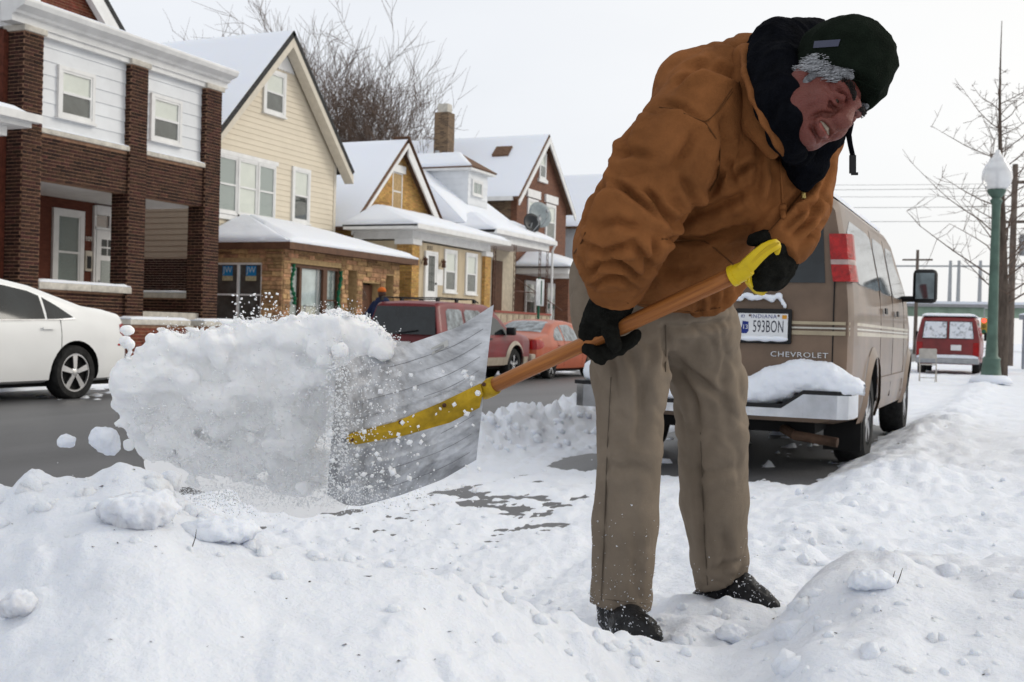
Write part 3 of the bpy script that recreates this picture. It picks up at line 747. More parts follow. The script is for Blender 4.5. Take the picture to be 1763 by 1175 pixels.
    MB().box(-19.128, -19.118, 19.44, 19.56, 2.12, 2.40).build('intercom_panel', M_BLACK, ib)
    # cornice
    M = M_WHITE
    c = MB()
    prof = [(-.28, 6.38), (.02, 6.38), (.02, 6.50), (.10, 6.52), (.12, 6.57), (.30, 6.64), (.34, 6.72), (.34, 6.76), (-.28, 6.76)]
    c.prism([(XF + a, 15.10, z) for a, z in prof], (0, 6.16, 0)).build('cornice', M, t)
    prof2 = [(15.5, 6.38), (15.40, 6.38), (15.40, 6.50), (15.32, 6.52), (15.30, 6.57), (15.14, 6.64), (15.09, 6.72), (15.09, 6.76), (15.5, 6.76)]
    MB().prism([(-22, y, z) for y, z in prof2], (4.9, 0, 0)).build('cornice', M, t)
    MB().box(-17.2, XF - .02, 15.5, 21.0, 6.28, 6.40).build('frieze', M, t)
    rf = MB().box(-20.2, XF + .30, 15.2, 21.2, 6.66, 6.765).build('roof', M_SHINGD, t)
    snow_slab(rf, [(XF + .30, 15.15, 6.765), (XF + .30, 21.2, 6.765), (-20, 21.2, 6.765), (-20, 15.15, 6.765)], .06, mt=M_SNOW)
    # main body and gable behind the porch
    MB().box(-32, -20.02, 15.0, 21.5, 0, 7.2).build('wall', M_BRR, t)
    gl = MB().prism([(-20.25, 14.9, 7.2), (-20.25, 21.6, 7.2), (-20.25, 18.25, 10.45)], (.22, 0, 0)).build('gable', M_MORT, t)
    fa = [(FX(-20.03, 14.9, 7.2), brick_rects(6.7, 3.2, lo=lambda y: y * 1.03, hi=lambda y: 6.7 - y * 1.03))]
    brick_wall(t, fa, M_BRR, name='gable_brickwork')
    window(t, FX(-20.0, 17.85, 7.55), .75, 1.25, cas=.12)
    gable_roof(t, -19.75, -32, 14.4, 22.12, 18.25, 6.98, 6.98, 10.78, M_SHINGD)
    for s in (-1, 1):
        y0 = 18.25; y1 = 18.25 + s * 3.87
        MB().prism([(-19.93, y0, 10.66), (-19.93, y1, 6.86), (-19.93, y1, 6.36), (-19.93, y0, 10.10)], (.17, 0, 0)).build('rake_board', M_WHITE, t)
    return t
house_one()
def yard_walls():
    for k, (a, b, lab) in enumerate(((17.0, 18.62, 'low red brick garden wall with stone cap behind the white sedan'), (19.15, 21.0, 'low brick garden wall with snowy cap below the stone porch window'))):
        t = thing('garden_wall', lab, 'wall', (-15.7, (a + b) / 2, .1), group='low brick garden walls in front of the brick house')
        MB().box(-15.85, -15.6, a, b, -.1, .9).build('wall', M_MORT, t)
        brick_wall(t, [(FX(-15.6, a, -.1), brick_rects(b - a, .99)), (FY(-15.85, a, -.1), brick_rects(.25, .99))], M_BRR)
        MB().box(-15.92, -15.53, a - .06, b + .06, .9, 1.0).build('coping', M_LIME, t, bevel=.012)
        snow_slab(t, [(-15.54, a - .05, 1.0), (-15.54, b + .05, 1.0), (-15.91, b + .05, 1.0), (-15.91, a - .05, 1.0)], .06, n=16, mt=M_SNOW, edge=.08)
yard_walls()
# ------------------------------------------------------------------ house 0: porch corner at the left edge
def house_zero():
    t = thing('brick_porch_house', 'red brick porch corner with white gutter, cut off by the left edge', 'house', (-17, 12, 0))
    MB().box(-16.5, -16.05, 13.75, 14.2, 0, 4.1).build('pillar', M_MORT, t)
    brick_wall(t, [(FX(-16.05, 13.75, 0), brick_rects(.45, 4.09)), (FY(-16.5, 13.75, 0), brick_rects(.45, 4.09))], M_BRR)
    MB().box(-16.6, -15.95, 8, 14.3, 4.1, 4.27).build('beam', M_WHITE, t)
    MB().box(-19.5, -16.6, 13.9, 14.3, 4.1, 4.27).build('beam', M_WHITE, t)
    MB().box(-28, -19.5, 8, 13.9, 0, 7).build('wall', M_BRR, t)
    MB().box(-19.6, -15.7, 7.8, 14.6, 4.275, 4.36).build('soffit', M_WHITE, t)
    MB().prism([(-15.7, 7.8, 4.36), (-15.58, 7.8, 4.50), (-15.55, 7.8, 4.50), (-15.55, 7.8, 4.36)], (0, 6.9, 0)).build('gutter', M_WHITE, t)
    r = slab(t, [(-15.62, 7.8, 4.47), (-15.62, 14.66, 4.47), (-19.6, 12.2, 5.35), (-19.6, 7.8, 5.35)], .1, M_SHINGD)
    snow_slab(r, [(-15.6, 7.8, 4.47), (-15.6, 14.66, 4.47), (-19.6, 12.2, 5.35), (-19.6, 7.8, 5.35)], .1, mt=M_SNOW)
    r = slab(t, [(-19.6, 14.66, 4.47), (-15.63, 14.66, 4.475), (-19.6, 12.2, 5.35), (-19.61, 12.2, 5.35)], .1, M_SHINGD)
house_zero()
# ------------------------------------------------------------------ house 2: beige siding with stone-faced porch
def house_two():
    t = thing('sided_house', 'cream clapboard gabled house with brown stone-faced porch', 'house', (-20, 27.8, 0))
    Xf = -20.05; Y0, Y1, Ya, ze, za = 24.9, 30.9, 27.85, 6.25, 9.25
    MB().box(-33, Xf, Y0, Y1, 0, ze).build('wall', M_BEIGE, t)
    MB().prism([(Xf - .2, Y0, ze), (Xf - .2, Y1, ze), (Xf - .2, Ya, za)], (.2, 0, 0)).build('gable', M_BEIGE, t)
    sl = (za - ze) / (Ya - Y0); sr = (za - ze) / (Y1 - Ya)
    clapboards(t, FX(Xf, Y0, 0), Y1 - Y0, 2.6, za, .158, M_BEIGE, lo=lambda y: max(0, (y - ze) / sl), hi=lambda y: (Y1 - Y0) - max(0, (y - ze) / sr))
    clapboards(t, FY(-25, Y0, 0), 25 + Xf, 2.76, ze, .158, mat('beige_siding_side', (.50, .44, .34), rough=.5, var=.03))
    brick_wall(t, [(FY(-25, Y0, 0), brick_rects(25 + Xf, 2.74))], M_BRD)
    MB().box(Xf, Xf + .035, Y1 - .1, Y1 + .03, 2.4, ze).build('corner_board', M_BEIGET, t)
    gable_roof(t, -19.6, -33, 24.35, 31.35, Ya, 5.95, 5.95, 9.62, M_SHINGD)
    for s, y1 in ((-1, 24.38), (1, 31.32)):
        MB().prism([(-19.95, Ya, 9.47), (-19.95, y1, 5.83), (-19.95, y1, 5.56), (-19.95, Ya, 9.14)], (.33, 0, 0)).build('rake_board', M_BEIGET, t)
    # scalloped peak board
    pk = MB(); n = 9; w0 = .62
    pts = [(Xf + .03, Ya, 9.2)]
    for i in range(n * 4 + 1): y = Ya + w0 - 2 * w0 * i / (n * 4); pts.append((Xf + .03, y, 8.52 - .05 * abs(math.sin(math.pi * i / 4))))
    pk.prism(pts, (.02, 0, 0)).build('peak_board', M_WHITE, t)
    # windows
    for (a, b, top, bot) in ((25.03, 25.86, 'curtain_or_dark', 'curtain_or_dark'), (25.90, 26.78, 'blind', 'blind'), (26.82, 27.62, 'curtain_or_dark', 'curtain_or_dark')):
        window(t, FX(Xf + .025, a + .03, 4.06), b - a - .06, 1.50, cas=.06, top=top, bot=bot)
    MB().box(Xf + .02, Xf + .085, 24.93, 27.74, 5.62, 5.74).build('window_head', M_WHITE, t); MB().box(Xf + .02, Xf + .09, 24.93, 27.74, 3.84, 3.97).build('window_sill', M_WHITE, t)
    window(t, FX(Xf + .025, 28.60, 4.15), .74, 1.50, cas=.1)
    window(t, FX(Xf + .025, 27.08, 7.18), .86, 1.12, cas=.11)
    # vent on the roof
    MB().hexa([(-22.3, 26.10, 7.9), (-21.9, 26.10, 7.9), (-21.9, 26.50, 8.3), (-22.3, 26.50, 8.3), (-22.28, 26.0, 8.06), (-21.92, 26.0, 8.06), (-21.92, 26.4, 8.44), (-22.28, 26.4, 8.44)]).build('roof_vent', M_BLACK, t)
    # stone porch
    XP = -17.2; PY0, PY1, H = 24.19, 30.2, 2.92
    hf = [(.32, 2.76, .85, 2.58), (3.09, 3.58, .85, 2.56), (3.89, 4.87, 0, 2.25), (5.19, 5.65, .85, 2.53)]
    for (a, b, c, d) in ((0, .32, 0, H), (.32, 2.76, 0, .85), (.32, 2.76, 2.58, H), (2.76, 3.09, 0, H), (3.09, 3.58, 0, .85), (3.09, 3.58, 2.56, H), (3.58, 3.89, 0, H), (3.89, 4.87, 2.25, H), (4.87, 5.19, 0, H), (5.19, 5.65, 0, .85), (5.19, 5.65, 2.53, H), (5.65, 6.01, 0, H)):
        MB().box(XP - .35, XP, PY0 + a, PY0 + b, c, d).build('wall', M_MORTY, t)
    stone_rows(t, FX(XP, PY0, 0), 6.01, H, hf, M_STONE, (.11, .13, .15), 5)
    hs = [(.60, 2.15, .82, 2.56)]; W = 2.80
    for (a, b, c, d) in ((0, .6, 0, H), (.6, 2.15, 0, .82), (.6, 2.15, 2.56, H), (2.15, W - .36, 0, H)):
        MB().box(-20.0 + a, -20.0 + b, PY0, PY0 + .35, c, d).build('wall', M_MORTY, t)
    stone_rows(t, FY(-20.0, PY0, 0), W + .0, H, hs, M_STONE, (.11, .14, .17), 8)
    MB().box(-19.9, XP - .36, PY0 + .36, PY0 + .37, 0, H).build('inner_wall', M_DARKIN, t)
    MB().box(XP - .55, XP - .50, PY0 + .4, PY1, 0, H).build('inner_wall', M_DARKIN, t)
    # side window: four panes with maker's stickers
    win = MB()
    with at_frame(FY(-19.4, PY0 + .08, .82)):
        f_ = MB(); w, h = 1.55, 1.74
        f_.box(0, .05, 0, h, 0, .06).box(w - .05, w, 0, h, 0, .06).box(.05, w - .05, 0, .05, 0, .06).box(.05, w - .05, h - .05, h, 0, .06)
        f_.box(w / 2 - .03, w / 2 + .03, .05, h - .05, 0, .065).box(.05, w / 2 - .03, h * .52 - .02, h * .52 + .02, 0, .055).box(w / 2 + .03, w - .05, h * .52 - .02, h * .52 + .02, 0, .055)
        fo = f_.build('window', M_WHITE, t)
        for (a, b) in ((.05, w / 2 - .03), (w / 2 + .03, w - .05)):
            for (c, d) in ((.05, h * .52 - .02), (h * .52 + .02, h - .05)): MB().box(a, b, c, d, .02, .024).build('pane', M_GLASS, fo)
            MB().box(a, b, .05, h - .05, .002, .006).build('curtain_or_dark', M_DARKIN, fo)  # dark sheet stands in for the unlit room behind these panes
            st = MB().box(a + .2, a + .52, h - .34, h - .08, .0245, .027).build('sticker', mat('sticker_blue', (.02, .22, .50), rough=.5, var=.05), fo)
            text_obj('sticker_text', 'JW', .22, frame_m((a + .36, h - .19, .0275), (1, 0, 0), (0, 1, 0)), mat('sticker_ink', (.55, .62, .62), rough=.5), fo, depth=.0008)
            MB().box(a + .19, a + .53, h - .47, h - .345, .0245, .027).build('sticker', mat('sticker_tan', (.48, .44, .28), rough=.6, var=.2, vscale=20), fo)
    # front group of three with brown frames
    M3 = FX(XP - .16, PY0 + .34, .87)
    with at_frame(M3):
        fr = MB()
        for (a, b) in ((0, .08), (.50, .60), (1.62, 1.82), (2.34, 2.42)): fr.box(a, b, 0, 1.70, 0, .10)
        fr.box(0, 2.42, 1.62, 1.70, 0, .101).box(0, 2.42, -.0, .06, 0, .101)
        fo = fr.build('window', M_BROWN, t)
        for (a, b) in ((.08, .50), (1.82, 2.34)):
            MB().box(a, b, .06, 1.62, .04, .045).build('pane', M_GLASS, fo); MB().box(a, b, .06, 1.62, .0, .005).build('curtain_or_dark', M_CURT, fo); MB().box(a, b, .78, .82, .046, .06).build('sash', M_BROWN, fo)
        MB().box(.60, 1.62, .06, 1.62, .03, .035).build('pane', M_GLASS, fo)
        MB().box(.62, 1.45, .62, 1.60, .0, .006).build('blind', mat('plastic_sheet', (.62, .66, .66), rough=.35, var=.12, vscale=3, bump=.3, bscale=6), fo)
        MB().box(.62, .82, .06, .62, .0, .006).box(.84, 1.45, .06, .60, .0, .008).build('board', mat('board_cream', (.55, .52, .42), rough=.7), fo)
        MB().box(1.50, 1.62, .06, 1.6, .0, .02).box(1.40, 1.44, .06, 1.6, .036, .05).box(.86, .89, .06, .64, .036, .05).build('sash', M_GREY, fo)
    for (a, b) in ((3.09, 3.58), (5.19, 5.65)):
        MB().box(XP - .40, XP - .30, PY0 + a, PY0 + b, .85, 2.56).build('window', M_BROWN, t)
        MB().box(XP - .30, XP - .295, PY0 + a + .05, PY0 + b - .05, .9, 2.5).build('pane', M_GLASS, t)
    d = MB().box(XP - .30, XP - .24, PY0 + 3.93, PY0 + 4.83, .2, 2.2).build('door', mat('door_brown', (.11, .050, .03), rough=.5, var=.2, vscale=3, stretch=(1, 8, .5)), t)
    fan = [(XP - .235, PY0 + 4.30 + .26 * math.cos(a), 1.74 + .30 * math.sin(a)) for a in np.linspace(0, math.pi, 12)]
    MB().prism(fan, (.012, 0, 0)).build('fan_light', M_GLASS, d)
    MB().lathe([(0, 0), (.035, .01), (.035, .04), (0, .06)], (XP - .24, PY0 + 4.72, 1.15), 10, 'x').build('knob', M_GREY, d)
    # green garland on the window posts
    gm = mat('garland_green', (.012, .13, .06), rough=.8, var=.4, vscale=30, bump=.6)
    for (yy, z0, z1) in ((PY0 + .36, 1.5, 2.55), (PY0 + 2.62, .9, 2.5)):
        g = MB(); pts = []
        for i in range(26): q = i / 25; pts.append((XP + .03 + .02 * math.sin(9 * q), yy + .05 * math.sin(7 * q + 1) + .08 * (1 - q), z0 + (z1 - z0) * q))
        g.tube(pts, [.045 + .02 * math.sin(i * 2.1) for i in range(26)], 7)
        tag(g.build('garland', gm, smooth=True), 'green tinsel garland %s of the stone porch window' % ('down the left edge' if z0 > 1 else 'down the right edge'), 'garland', 'garlands on the stone porch window')
    # porch roof
    MB().box(-20, -16.85, 23.95, 30.62, 2.92, 2.97).build('soffit', M_BROWN, t)
    MB().box(-16.85, -16.80, 23.90, 30.67, 2.90, 3.07).box(-20, -16.85, 23.90, 23.95, 2.90, 3.07).box(-20, -16.85, 30.62, 30.67, 2.90, 3.07).build('fascia', M_BROWN, t)
    E = [(-16.8, 23.9, 3.07), (-16.8, 30.67, 3.07)]; Wl, Wr = (-20.0, 26.3, 3.98), (-20.0, 28.4, 3.98)
    for cs in ([E[0], E[1], Wr, Wl], [(-20.0, 23.9, 3.07), E[0], Wl, (-20.0, 26.29, 3.975)], [E[1], (-20.0, 30.67, 3.07), (-20.0, 28.41, 3.975), Wr]):
        r = slab(t, cs, .05, M_SHING); snow_slab(r, cs, .13, mt=M_SNOW, seed=8, edge=.2)
    MB().box(-18.9, -18.72, 25.6, 25.85, 3.5, 3.72).build('roof_vent', M_SHING, t)
    # steps
    MB().box(-17.2, -16.2, 28.0, 29.2, 0, .2).build('step', M_LIME, t)
house_two()
# ------------------------------------------------------------------ house 3: yellow brick bungalow
def hip_porch(t, X0, Xw, Y0, Y1, ze, zw, in0, in1, th=.06, snow=.12, shing=None):
    E = [(X0, Y0, ze), (X0, Y1, ze)]; Wl, Wr = (Xw, Y0 + in0, zw), (Xw, Y1 - in1, zw)
    for cs in ([E[0], E[1], Wr, Wl], [(Xw, Y0, ze), E[0], Wl, (Xw, Y0 + in0 - .01, zw - .003)], [E[1], (Xw, Y1, ze), (Xw, Y1 - in1 + .01, zw - .003), Wr]):
        r = slab(t, cs, th, shing or M_SHINGD); snow_slab(r, cs, snow, mt=M_SNOW, seed=int(Y0), edge=.2)
def house_three():
    t = thing('yellow_brick_house', 'yellow brick bungalow with tan panelled front porch and pointed gable', 'house', (-20, 34.8, 0))
    Xf = -20.0; Y0, Y1, Ya, ze, za = 32.0, 37.9, 34.97, 4.55, 7.3
    MB().box(-32, Xf - .02, Y0, Y1, 0, ze).build('wall', M_MORTY, t)
    MB().prism([(Xf - .25, Y0, ze), (Xf - .25, Y1, ze), (Xf - .25, Ya, za)], (.23, 0, 0)).build('gable', M_MORTY, t)
    sl = (za - ze) / (Ya - Y0)
    brick_wall(t, [(FX(Xf - .02, Y0, 3.0), brick_rects(Y1 - Y0, za - 3.05, lo=lambda y: max(0, (y + 3 - ze) / sl), hi=lambda y: (Y1 - Y0) - max(0, (y + 3 - ze) / sl), holes=[(2.5, 3.2, 2.0, 3.75)])), (FY(-24, Y0, 2.4), brick_rects(4, 2.1))], M_BRY)
    w = window(t, FX(Xf - .06, 34.55, 5.13), .60, 1.25, cas=.05)
    MB().box(Xf - .05, Xf + .06, 34.40, 35.30, 6.42, 6.68).build('lintel', M_WHITE, t); MB().box(Xf - .05, Xf + .08, 34.42, 35.28, 4.98, 5.07).build('sill', M_WHITE, t)
    gable_roof(t, -19.7, -32, 31.4, 38.35, Ya, 4.18, 4.3, 7.58, M_SHING)
    MB().prism([(-19.72, Ya, 7.46), (-19.72, 31.42, 4.06), (-19.72, 31.42, 3.92), (-19.72, Ya, 7.30)], (.05, 0, 0)).build('rake_board', M_WHITE, t)
    MB().prism([(-19.72, Ya, 7.46), (-19.72, 38.33, 4.18), (-19.72, 38.33, 3.84), (-19.72, Ya, 7.02)], (.06, 0, 0)).build('rake_board', M_WHITE, t)
    slab(t, [(-19.66, 38.2, 4.56), (-19.66, Ya + .02, 7.72), (-20.35, Ya + .02, 7.72), (-20.15, 38.2, 4.56)], .02, M_SHING, name='bare_shingles')
    MB().hexa([(-23.4, 33.3, 6.2), (-22.6, 33.3, 6.2), (-22.6, 33.75, 6.62), (-23.4, 33.75, 6.62), (-23.4, 33.22, 6.3), (-22.6, 33.22, 6.3), (-22.6, 33.65, 6.74), (-23.4, 33.65, 6.74)]).build('roof_vent', M_SHINGD, t)
    # porch
    XP = -17.5; P0, P1 = 31.5, 37.4
    MB().box(-19.9, XP - .12, P0 + .1, P1 - .05, 0, 3.75).build('porch_wall', M_TAN, t)
    for i in range(13):
        y = P0 + .55 + i * .37
        if y < P1 - .55: MB().box(XP - .12, XP - .112, y, y + .355, 1.2, 3.74).build('panel', M_TAN, t)
    for (a, b) in ((P0, P0 + .48), (P1 - .48, P1)):
        MB().box(XP - .55, XP, a, b, 0, 3.7).build('pillar', M_MORTY, t)
        brick_wall(t, [(FX(XP, a, 1), brick_rects(b - a, 2.68)), (FY(XP - .55, a, 1), brick_rects(.55, 2.68, off=1))], M_BRY)
        MB().box(XP - .62, XP + .06, a - .06, b + .06, 3.62, 3.80).build('pillar_cap', M_WHITE, t, bevel=.01)
    MB().box(-19.7, XP - .01, P0 + .03, P1 - .03, 3.80, 4.06).build('frieze', M_WHITE, t)
    MB().box(-19.7, XP + .45, P0 - .55, P1 + .55, 4.06, 4.10).build('soffit', M_WHITE, t)
    MB().prism([(XP + .40, P0 - .6, 4.09), (XP + .50, P0 - .6, 4.22), (XP + .53, P0 - .6, 4.22), (XP + .53, P0 - .6, 4.07), (XP + .42, P0 - .6, 4.05)], (0, P1 - P0 + 1.2, 0)).build('gutter', M_WHITE, t)
    MB().box(-19.7, XP + .40, P0 - .6, P0 - .55, 4.06, 4.22).build('fascia', M_WHITE, t)
    hip_porch(t, XP + .5, -19.72, P0 - .62, P1 + .62, 4.2, 5.02, 2.1, 2.1)
    d = MB().box(XP - .115, XP - .06, 32.60, 33.30, 1.5, 3.42).build('door', M_WHITE, t)
    with at_frame(FX(XP - .058, 32.62, 1.5)):
        g = MB()
        for j in range(4):
            for i in range(2): g.box(.13 + i * .22, .32 + i * .22, .72 + j * .28, .97 + j * .28, 0, .006)
        g.build('door_light', M_GLASS, d); MB().box(.12, .56, .70, 1.85, -.002, .001).build('door_panel', M_DARKIN, d)
        MB().lathe([(0, 0), (.035, .01), (.035, .04), (0, .06)], (.62, .95, 0), 10).build('knob', M_BLACK, d)
    MB().box(XP - .115, XP - .045, 32.52, 32.60, 1.5, 3.50).box(XP - .115, XP - .045, 33.30, 33.38, 1.5, 3.50).box(XP - .115, XP - .045, 32.60, 33.30, 3.42, 3.50).build('door_frame', M_WHITE, t)
    window(t, FX(XP - .11, 34.0, 2.27), .74, 1.30, cas=.09, blind_drop=1)
    window(t, FX(XP - .11, 35.62, 2.27), .72, 1.30, cas=.09)
    for i, ch in enumerate('1113'): text_obj('house_number', ch, .19, FX(XP - .105, 32.72 + i * .1, 3.60), M_BLACK, t, depth=.006)
    for y in (32.34, 33.62):
        l = MB().lathe([(.05, 0), (.08, .03), (.06, .16), (.09, .20), (.02, .27), (.0, .30)], (XP + .04, y, 3.0), 8).tube([(XP - .11, y, 3.05), (XP - .02, y, 3.3), (XP + .04, y, 3.28)], .012, 5).build('wall_lantern', M_IRON, t)
    MB().box(XP - .112, XP - .10, 33.46, 33.86, 2.42, 2.95).build('notice_sheet', M_WHITE, t)
    MB().box(XP - .2, XP + .35, 35.3, 37.2, 1.35, 1.55).build('planter_box', M_WHITE, t)
    MB().box(XP - .2, XP + .6, 32.3, 33.6, 0, 1.5).build('step', M_LIME, t)
house_three()
# ------------------------------------------------------------------ house 4: bungalow with dormer and iron-post porch
def house_four():
    t = thing('dormer_house', 'bungalow with snowy dormer roof and iron-post porch behind the red suv', 'house', (-20, 41, 0))
    MB().box(-30, -19.4, 38.4, 43.9, 0, 4.9).build('wall', mat('tan_wall', (.55, .49, .38), rough=.7, var=.1), t)
    # main roof: eaves front and left, ridge along the street
    ze, zr = 4.95, 8.1; a, b = 38.0, 44.3
    for cs in ([(-18.9, a, ze), (-18.9, b, ze), (-23.0, b - 1.9, zr), (-23.0, a + 1.9, zr)], [(-27.5, a, ze), (-18.9, a, ze), (-23.0, a + 1.9, zr), (-23.4, a + 1.9, zr)], [(-18.9, b, ze), (-27.5, b, ze), (-23.4, b - 1.9, zr), (-23.0, b - 1.9, zr)]):
        r = slab(t, cs, .12, M_SHING); snow_slab(r, cs, .10, mt=M_SNOW, seed=3, edge=.2)
    MB().box(-27, -18.9, 38.0, 38.1, 4.78, 4.96).build('fascia', M_WHITE, t)
    MB().box(-20.5, -18.92, 38.1, 38.4, 4.80, 4.84).build('soffit', M_WHITE, t)
    # dormer
    MB().box(-22.9, -20.0, 40.4, 42.2, 5.4, 7.28).build('dormer_wall', M_WHITE, t)
    clapboards(t, FY(-22.9, 40.4, 5.7), 2.9, 0, 1.56, .26, M_WSIDE); clapboards(t, FX(-20.0, 40.4, 5.7), 1.8, 0, 1.56, .26, M_WSIDE)
    window(t, FX(-19.97, 40.78, 6.40), .80, .50, cas=.08, double=False, top='curtain_or_dark', muntin=(2, 1, 0, 1))
    MB().box(-23.1, -19.75, 40.15, 42.45, 7.28, 7.42).build('dormer_fascia', M_WHITE, t)
    for cs, sn in (([(-23.3, 40.1, 7.42), (-19.7, 40.1, 7.42), (-20.8, 41.3, 8.12), (-23.3, 41.3, 8.12)], 1), ([(-19.7, 40.1, 7.42), (-19.7, 42.5, 7.42), (-20.8, 41.31, 8.12), (-20.8, 41.29, 8.12)], 0), ([(-19.7, 42.5, 7.42), (-23.3, 42.5, 7.42), (-23.3, 41.3, 8.12), (-20.8, 41.3, 8.12)], 0)):
        r = slab(t, cs, .06, M_SHING)
        if sn: snow_slab(r, cs, .10, mt=M_SNOW, seed=2)
    # porch roof
    XP = -17.5; P0, P1 = 37.9, 43.4
    MB().box(-19.4, XP - .12, P0 + .1, P1 - .1, 4.26, 4.52).build('porch_beam', M_WHITE, t)
    MB().box(-19.4, XP, P0 - .2, P1 + .2, 4.52, 4.56).build('soffit', M_WHITE, t)
    MB().prism([(XP - .02, P0 - .25, 4.55), (XP + .06, P0 - .25, 4.68), (XP + .10, P0 - .25, 4.68), (XP + .10, P0 - .25, 4.53), (XP, P0 - .25, 4.50)], (0, P1 - P0 + .5, 0)).build('gutter', M_WHITE, t)
    hip_porch(t, XP + .06, -19.3, P0 - .25, P1 + .25, 4.66, 5.45, 1.7, .6)
    MB().tube([(XP + .05, P1 + .15, 4.55), (XP - .05, P1 + .1, 4.3), (XP - .05, P1 + .1, 1.0), (XP + .1, P1 + .15, .3)], .05, 8).build('downspout', M_WHITE, t)
    # porch floor, iron posts, railing
    MB().box(-19.4, XP - .05, P0, P1, 0, 1.62).build('porch_base', mat('base_block', (.40, .33, .24), rough=.85, var=.2, vscale=3, bump=.3), t)
    MB().box(-19.4, XP, P0 - .03, P1 + .03, 1.62, 1.70).build('porch_floor', mat('floor_red', (.26, .07, .05), rough=.7), t)
    for y in (38.05, 39.9, 42.4, 43.2):
        p = MB()
        for dy in (-.09, .09): p.tube([(XP - .15, y + dy, 1.7), (XP - .15, y + dy, 4.27)], .014, 5)
        zz = 1.8; s = 1
        while zz < 4.1: p.tube([(XP - .15, y - .09 * s, zz), (XP - .15, y, zz + .11), (XP - .15, y + .09 * s, zz + .22)], .010, 4); zz += .22; s = -s
        p.build('post', M_IRON, t)
    rl = MB(); rl.tube([(XP - .15, 39.9, 2.5), (XP - .15, 43.2, 2.5)], .02, 5)
    for i in range(24): y = 39.95 + i * .14; rl.tube([(XP - .15, y, 1.72), (XP - .15, y, 2.5)], .009, 4)
    rl.tube([(XP - .12, 39.9, 3.0), (XP + 1.2, 41.6, 1.8)], .02, 5)
    for i in range(14): q = i / 13; rl.tube([(XP + .1 + 1.1 * q, 38.2 + 4.6 * q, .5), (XP + .1 + 1.1 * q, 38.2 + 4.6 * q, 1.55)], .010, 4)
    rl.build('railing', M_IRON, t)
    window(t, FX(-19.38, 38.62, 2.35), .6, 1.6, cas=.08, top='dark')
    for y in (39.5, 40.7): MB().box(-19.39, -19.33, y, y + .42, 2.2, 4.0).build('shutter', M_IRON, t)
    MB().box(-19.39, -19.34, 41.6, 42.5, 1.7, 3.8).build('door', M_BROWN, t)
    return t
house_four()
for (px, py, rad, tone, lab) in ((930, 370, .55, 'dish_grey', 'large grey satellite dish on the porch roof corner'), (916, 384, .40, 'dish_dark', 'small dark satellite dish on the porch roof corner')):
    p = at_x(px, py, -17.9)
    t = thing('satellite_dish', lab, 'dish', (p[0], p[1], p[2] - .6))
    with at_frame(frame_m(p, (.55, .83, 0), (-.2, .1, 1))):
        m = mat(tone, (.28, .32, .33) if 'grey' in tone else (.03, .032, .035), rough=.4, var=.1)
        MB().lathe([(0, -.10), (rad * .4, -.085), (rad * .75, -.045), (rad, .0), (rad * .99, .012), (rad * .72, -.03), (rad * .4, -.07), (0, -.085)], (0, 0, 0), 24).build('reflector', m, t, smooth=True)
        MB().tube([(0, -rad * .9, 0), (0, -rad * .5, .45), (0, 0, .5)], .02, 6).box(-.05, .05, -.06, .06, .46, .60).build('feed_arm', M_GREY, t)
    MB().tube([tuple(p), (p[0] - .1, p[1], p[2] - .3), (p[0] - .1, p[1], p[2] - .75)], .03, 6).build('mast', M_GREY, t)
# ------------------------------------------------------------------ house 5 and 6
def brick_mat(name, c1, c2, mort):
    m = bpy.data.materials.new(name); tt, b = nodes(m); N, L = tt.nodes, tt.links
    co = N.new('ShaderNodeTexCoord'); sp = N.new('ShaderNodeSeparateXYZ'); L.new(co.outputs['Object'], sp.inputs[0]); ad = N.new('ShaderNodeMath'); ad.operation = 'ADD'; L.new(sp.outputs[0], ad.inputs[0]); L.new(sp.outputs[1], ad.inputs[1])
    cb = N.new('ShaderNodeCombineXYZ'); L.new(ad.outputs[0], cb.inputs[0]); L.new(sp.outputs[2], cb.inputs[1])
    br = N.new('ShaderNodeTexBrick'); br.inputs['Scale'].default_value = 1; br.inputs['Brick Width'].default_value = .215; br.inputs['Row Height'].default_value = .0677; br.inputs['Mortar Size'].default_value = .005
    br.inputs['Color1'].default_value = (*c1, 1); br.inputs['Color2'].default_value = (*c2, 1); br.inputs['Mortar'].default_value = (*mort, 1); L.new(cb.outputs[0], br.inputs['Vector'])
    L.new(br.outputs[0], b.inputs['Base Color']); b.inputs['Roughness'].default_value = .85
    bp = N.new('ShaderNodeBump'); bp.inputs['Strength'].default_value = .4; bp.inputs['Distance'].default_value = .01; bp.invert = True; L.new(br.outputs[1], bp.inputs['Height']); L.new(bp.outputs[0], b.inputs['Normal'])
    return m
